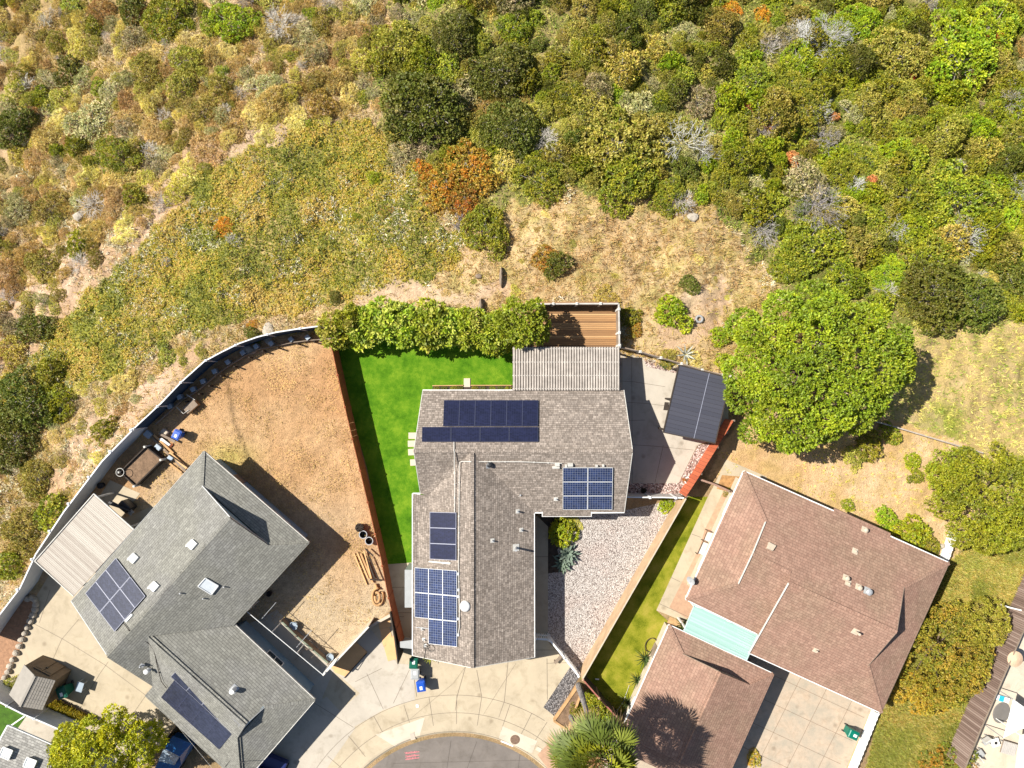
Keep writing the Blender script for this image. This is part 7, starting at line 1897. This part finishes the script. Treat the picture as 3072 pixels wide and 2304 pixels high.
# --- what nobody could count: ground cover, dry grass, stems
DEV = [(-400, 2000), (0, 1868), (120, 1690), (210, 1545), (325, 1395), (410, 1302), (500, 1215), (620, 1100), (725, 1048), (830, 1014), (960, 996), (1560, 1000), (1560, 925), (1846, 925), (1850, 1060), (2180, 1145), (2185, 1250), (2170, 1330), (2045, 1500), (2130, 1440), (2230, 1430), (2840, 1700), (2600, 2200), (2500, 2500), (-400, 2500)]
YARD7 = [(400, 1330), (500, 1230), (620, 1125), (725, 1070), (830, 1036), (990, 1020), (1108, 1540), (1165, 1820), (1035, 1960), (985, 2000), (850, 1870), (700, 1850), (600, 1500), (390, 1520), (440, 1460), (500, 1400)]
def cover(name, label, zs, n, seed, kind, cols, L, Wd, k=5, polys=None, xy=None, thin=None, up=.8):
    rs = np.random.RandomState(seed)
    x = rs.uniform(-41, 41, n); y = rs.uniform(-31, 31.5, n)
    if xy: x = rs.uniform(xy[0], xy[1], n); y = rs.uniform(xy[2], xy[3], n)
    z = hgt(x, y); s = FPX / (CAM_Z - z); px = x * s + CX; py = -y * s + CY
    ok = (px > -50) & (px < 3122) & (py > -50) & (py < 2354)
    zz, bare = zones(px, py)
    ok &= ~(np.isin(zz, [0, 1, 2, 3, 4]) & inpoly(px, py, DEV)) & ~((zz == 7) & ~inpoly(px, py, YARD7)) & ~((zz == 5) & inpoly(px, py, DEV)) & ~((zz == 6) & (py > 2260 - (px - 2850) * 2.3 + 30) & (px > 2860))
    ok &= np.isin(zz, zs) & ~(bare & (rs.uniform(size=n) < .75))
    if thin is not None: ok &= thin(x, y, px, py, rs)
    x, y, z, px, py = (a[ok] for a in (x, y, z, px, py)); m = len(x)
    P = np.stack([x, y, z + .01], 1)
    sz = rs.uniform(.7, 1.3, m)
    if kind == 'leaf':
        P[:, 2] += rs.uniform(0, .12, m) + .30 * np.clip(vnoise(x, y, 1.6, seed + 3) - .5, 0, 1)
        v, q = leaves_at(P, np.tile(np.array([[0, 0, 1.0]]), (m, 1)), k, L, Wd, rs, 1.1, .35, flat=.4)
    else:
        A = np.repeat(P, k, 0) + rs.normal(size=(m * k, 3)) * np.array([.05, .05, 0])
        d = unit(rs.normal(size=(m * k, 3)) * .75 + np.array([0.25, -.1, up]))
        d[:, 2] = np.abs(d[:, 2])
        B = A + d * (L * rs.uniform(.5, 1.3, m * k))[:, None]
        v, q = ribbons(A, B, Wd * rs.uniform(.6, 1.4, m * k), rs)
    cols = np.array(cols)
    nz = fbm(x, y, .45, seed, 3)
    idx = np.clip(((nz - .3) / .4 + rs.normal(size=m) * (.34 if zs == [2] else .22)) * len(cols), 0, len(cols) - 1).astype(int)
    t = tints(cols, m, k, rs, .3, patch=idx)
    o = mesh_obj(name, fastmesh(name, v, q, t, M['leaf_soft']))
    tag(o, label, 'ground cover', kind='stuff')
    return m
cover('iceplant', 'low olive and yellow succulent mat covering the left slope', [2], 330000, 301, 'leaf', [(0.13, 0.155, 0.010), (0.20, 0.21, 0.012), (0.26, 0.25, 0.014), (0.32, 0.28, 0.02), (0.40, 0.31, 0.03), (0.42, 0.31, 0.09)], .15, .07, 4)
cover('dry_grass', 'straw coloured dry grass on the slope above the hedge', [3], 120000, 302, 'blade', [(0.38, 0.27, 0.13), (0.46, 0.35, 0.19), (0.52, 0.41, 0.25), (0.33, 0.31, 0.08), (0.48, 0.38, 0.18), (0.27, 0.19, 0.09)], .30, .034, 4)
cover('brush_litter', 'tangled dry stems and leaves between the shrubs', [0], 170000, 303, 'blade', [(0.40, 0.30, 0.13), (0.50, 0.38, 0.20), (0.30, 0.27, 0.08), (0.54, 0.43, 0.28), (0.42, 0.33, 0.10), (0.48, 0.42, 0.36)], .34, .034, 4)
cover('scrub_undergrowth', 'olive undergrowth between the green shrubs', [1], 130000, 304, 'leaf', [(0.12, 0.14, 0.015), (0.18, 0.19, 0.03), (0.28, 0.26, 0.06), (0.38, 0.31, 0.15), (0.15, 0.18, 0.02)], .18, .06, 4)
cover('field_grass', 'mixed dry and green grass in the field at the right', [4], 80000, 305, 'blade', [(0.42, 0.33, 0.14), (0.30, 0.28, 0.07), (0.19, 0.22, 0.03), (0.24, 0.25, 0.05), (0.44, 0.35, 0.17)], .26, .032, 4)
cover('meadow_grass', 'yellow green grass between the right house and the brown fence', [6], 90000, 306, 'blade', [(0.21, 0.23, 0.05), (0.28, 0.27, 0.06), (0.38, 0.34, 0.13), (0.36, 0.27, 0.08), (0.25, 0.25, 0.05), (0.16, 0.18, 0.03)], .24, .032, 4, xy=(22, 41, -31, -6))
cover('yard_weeds', 'sparse dry weeds on the bare yards', [5], 30000, 307, 'blade', [(0.42, 0.30, 0.10), (0.56, 0.42, 0.17), (0.36, 0.33, 0.06)], .2, .03, 4, thin=lambda x, y, px, py, rs: fbm(x, y, .5, 5, 2) + (px - 2350) / 1800.0 > .5)
cover('bark_chips', 'scattered dark wood chips and dead weeds on the dirt yard', [7], 80000, 308, 'leaf', [(0.24, 0.14, 0.07), (0.32, 0.20, 0.10), (0.18, 0.11, 0.06), (0.46, 0.30, 0.17)], .10, .035, 2, xy=(-31, -8, -19, 6), thin=lambda x, y, px, py, rs: fbm(x, y, .8, 6, 3) + rs.normal(size=len(x)) * .22 > .66)
cover('dead_stems', 'lilac grey dead stems in patches on the slope', [0, 2], 110000, 309, 'blade', [(0.46, 0.42, 0.50), (0.54, 0.50, 0.60), (0.40, 0.36, 0.38)], .22, .05, 6, thin=lambda x, y, px, py, rs: (fbm(x, y, .45, 7, 3) + .25 * (vnoise(x, y, 2.5, 9) - .5) > .655 - .16 * np.clip((800 - px) / 500, 0, 1) * np.clip((py - 600) / 300, 0, 1)) & (py > 480))
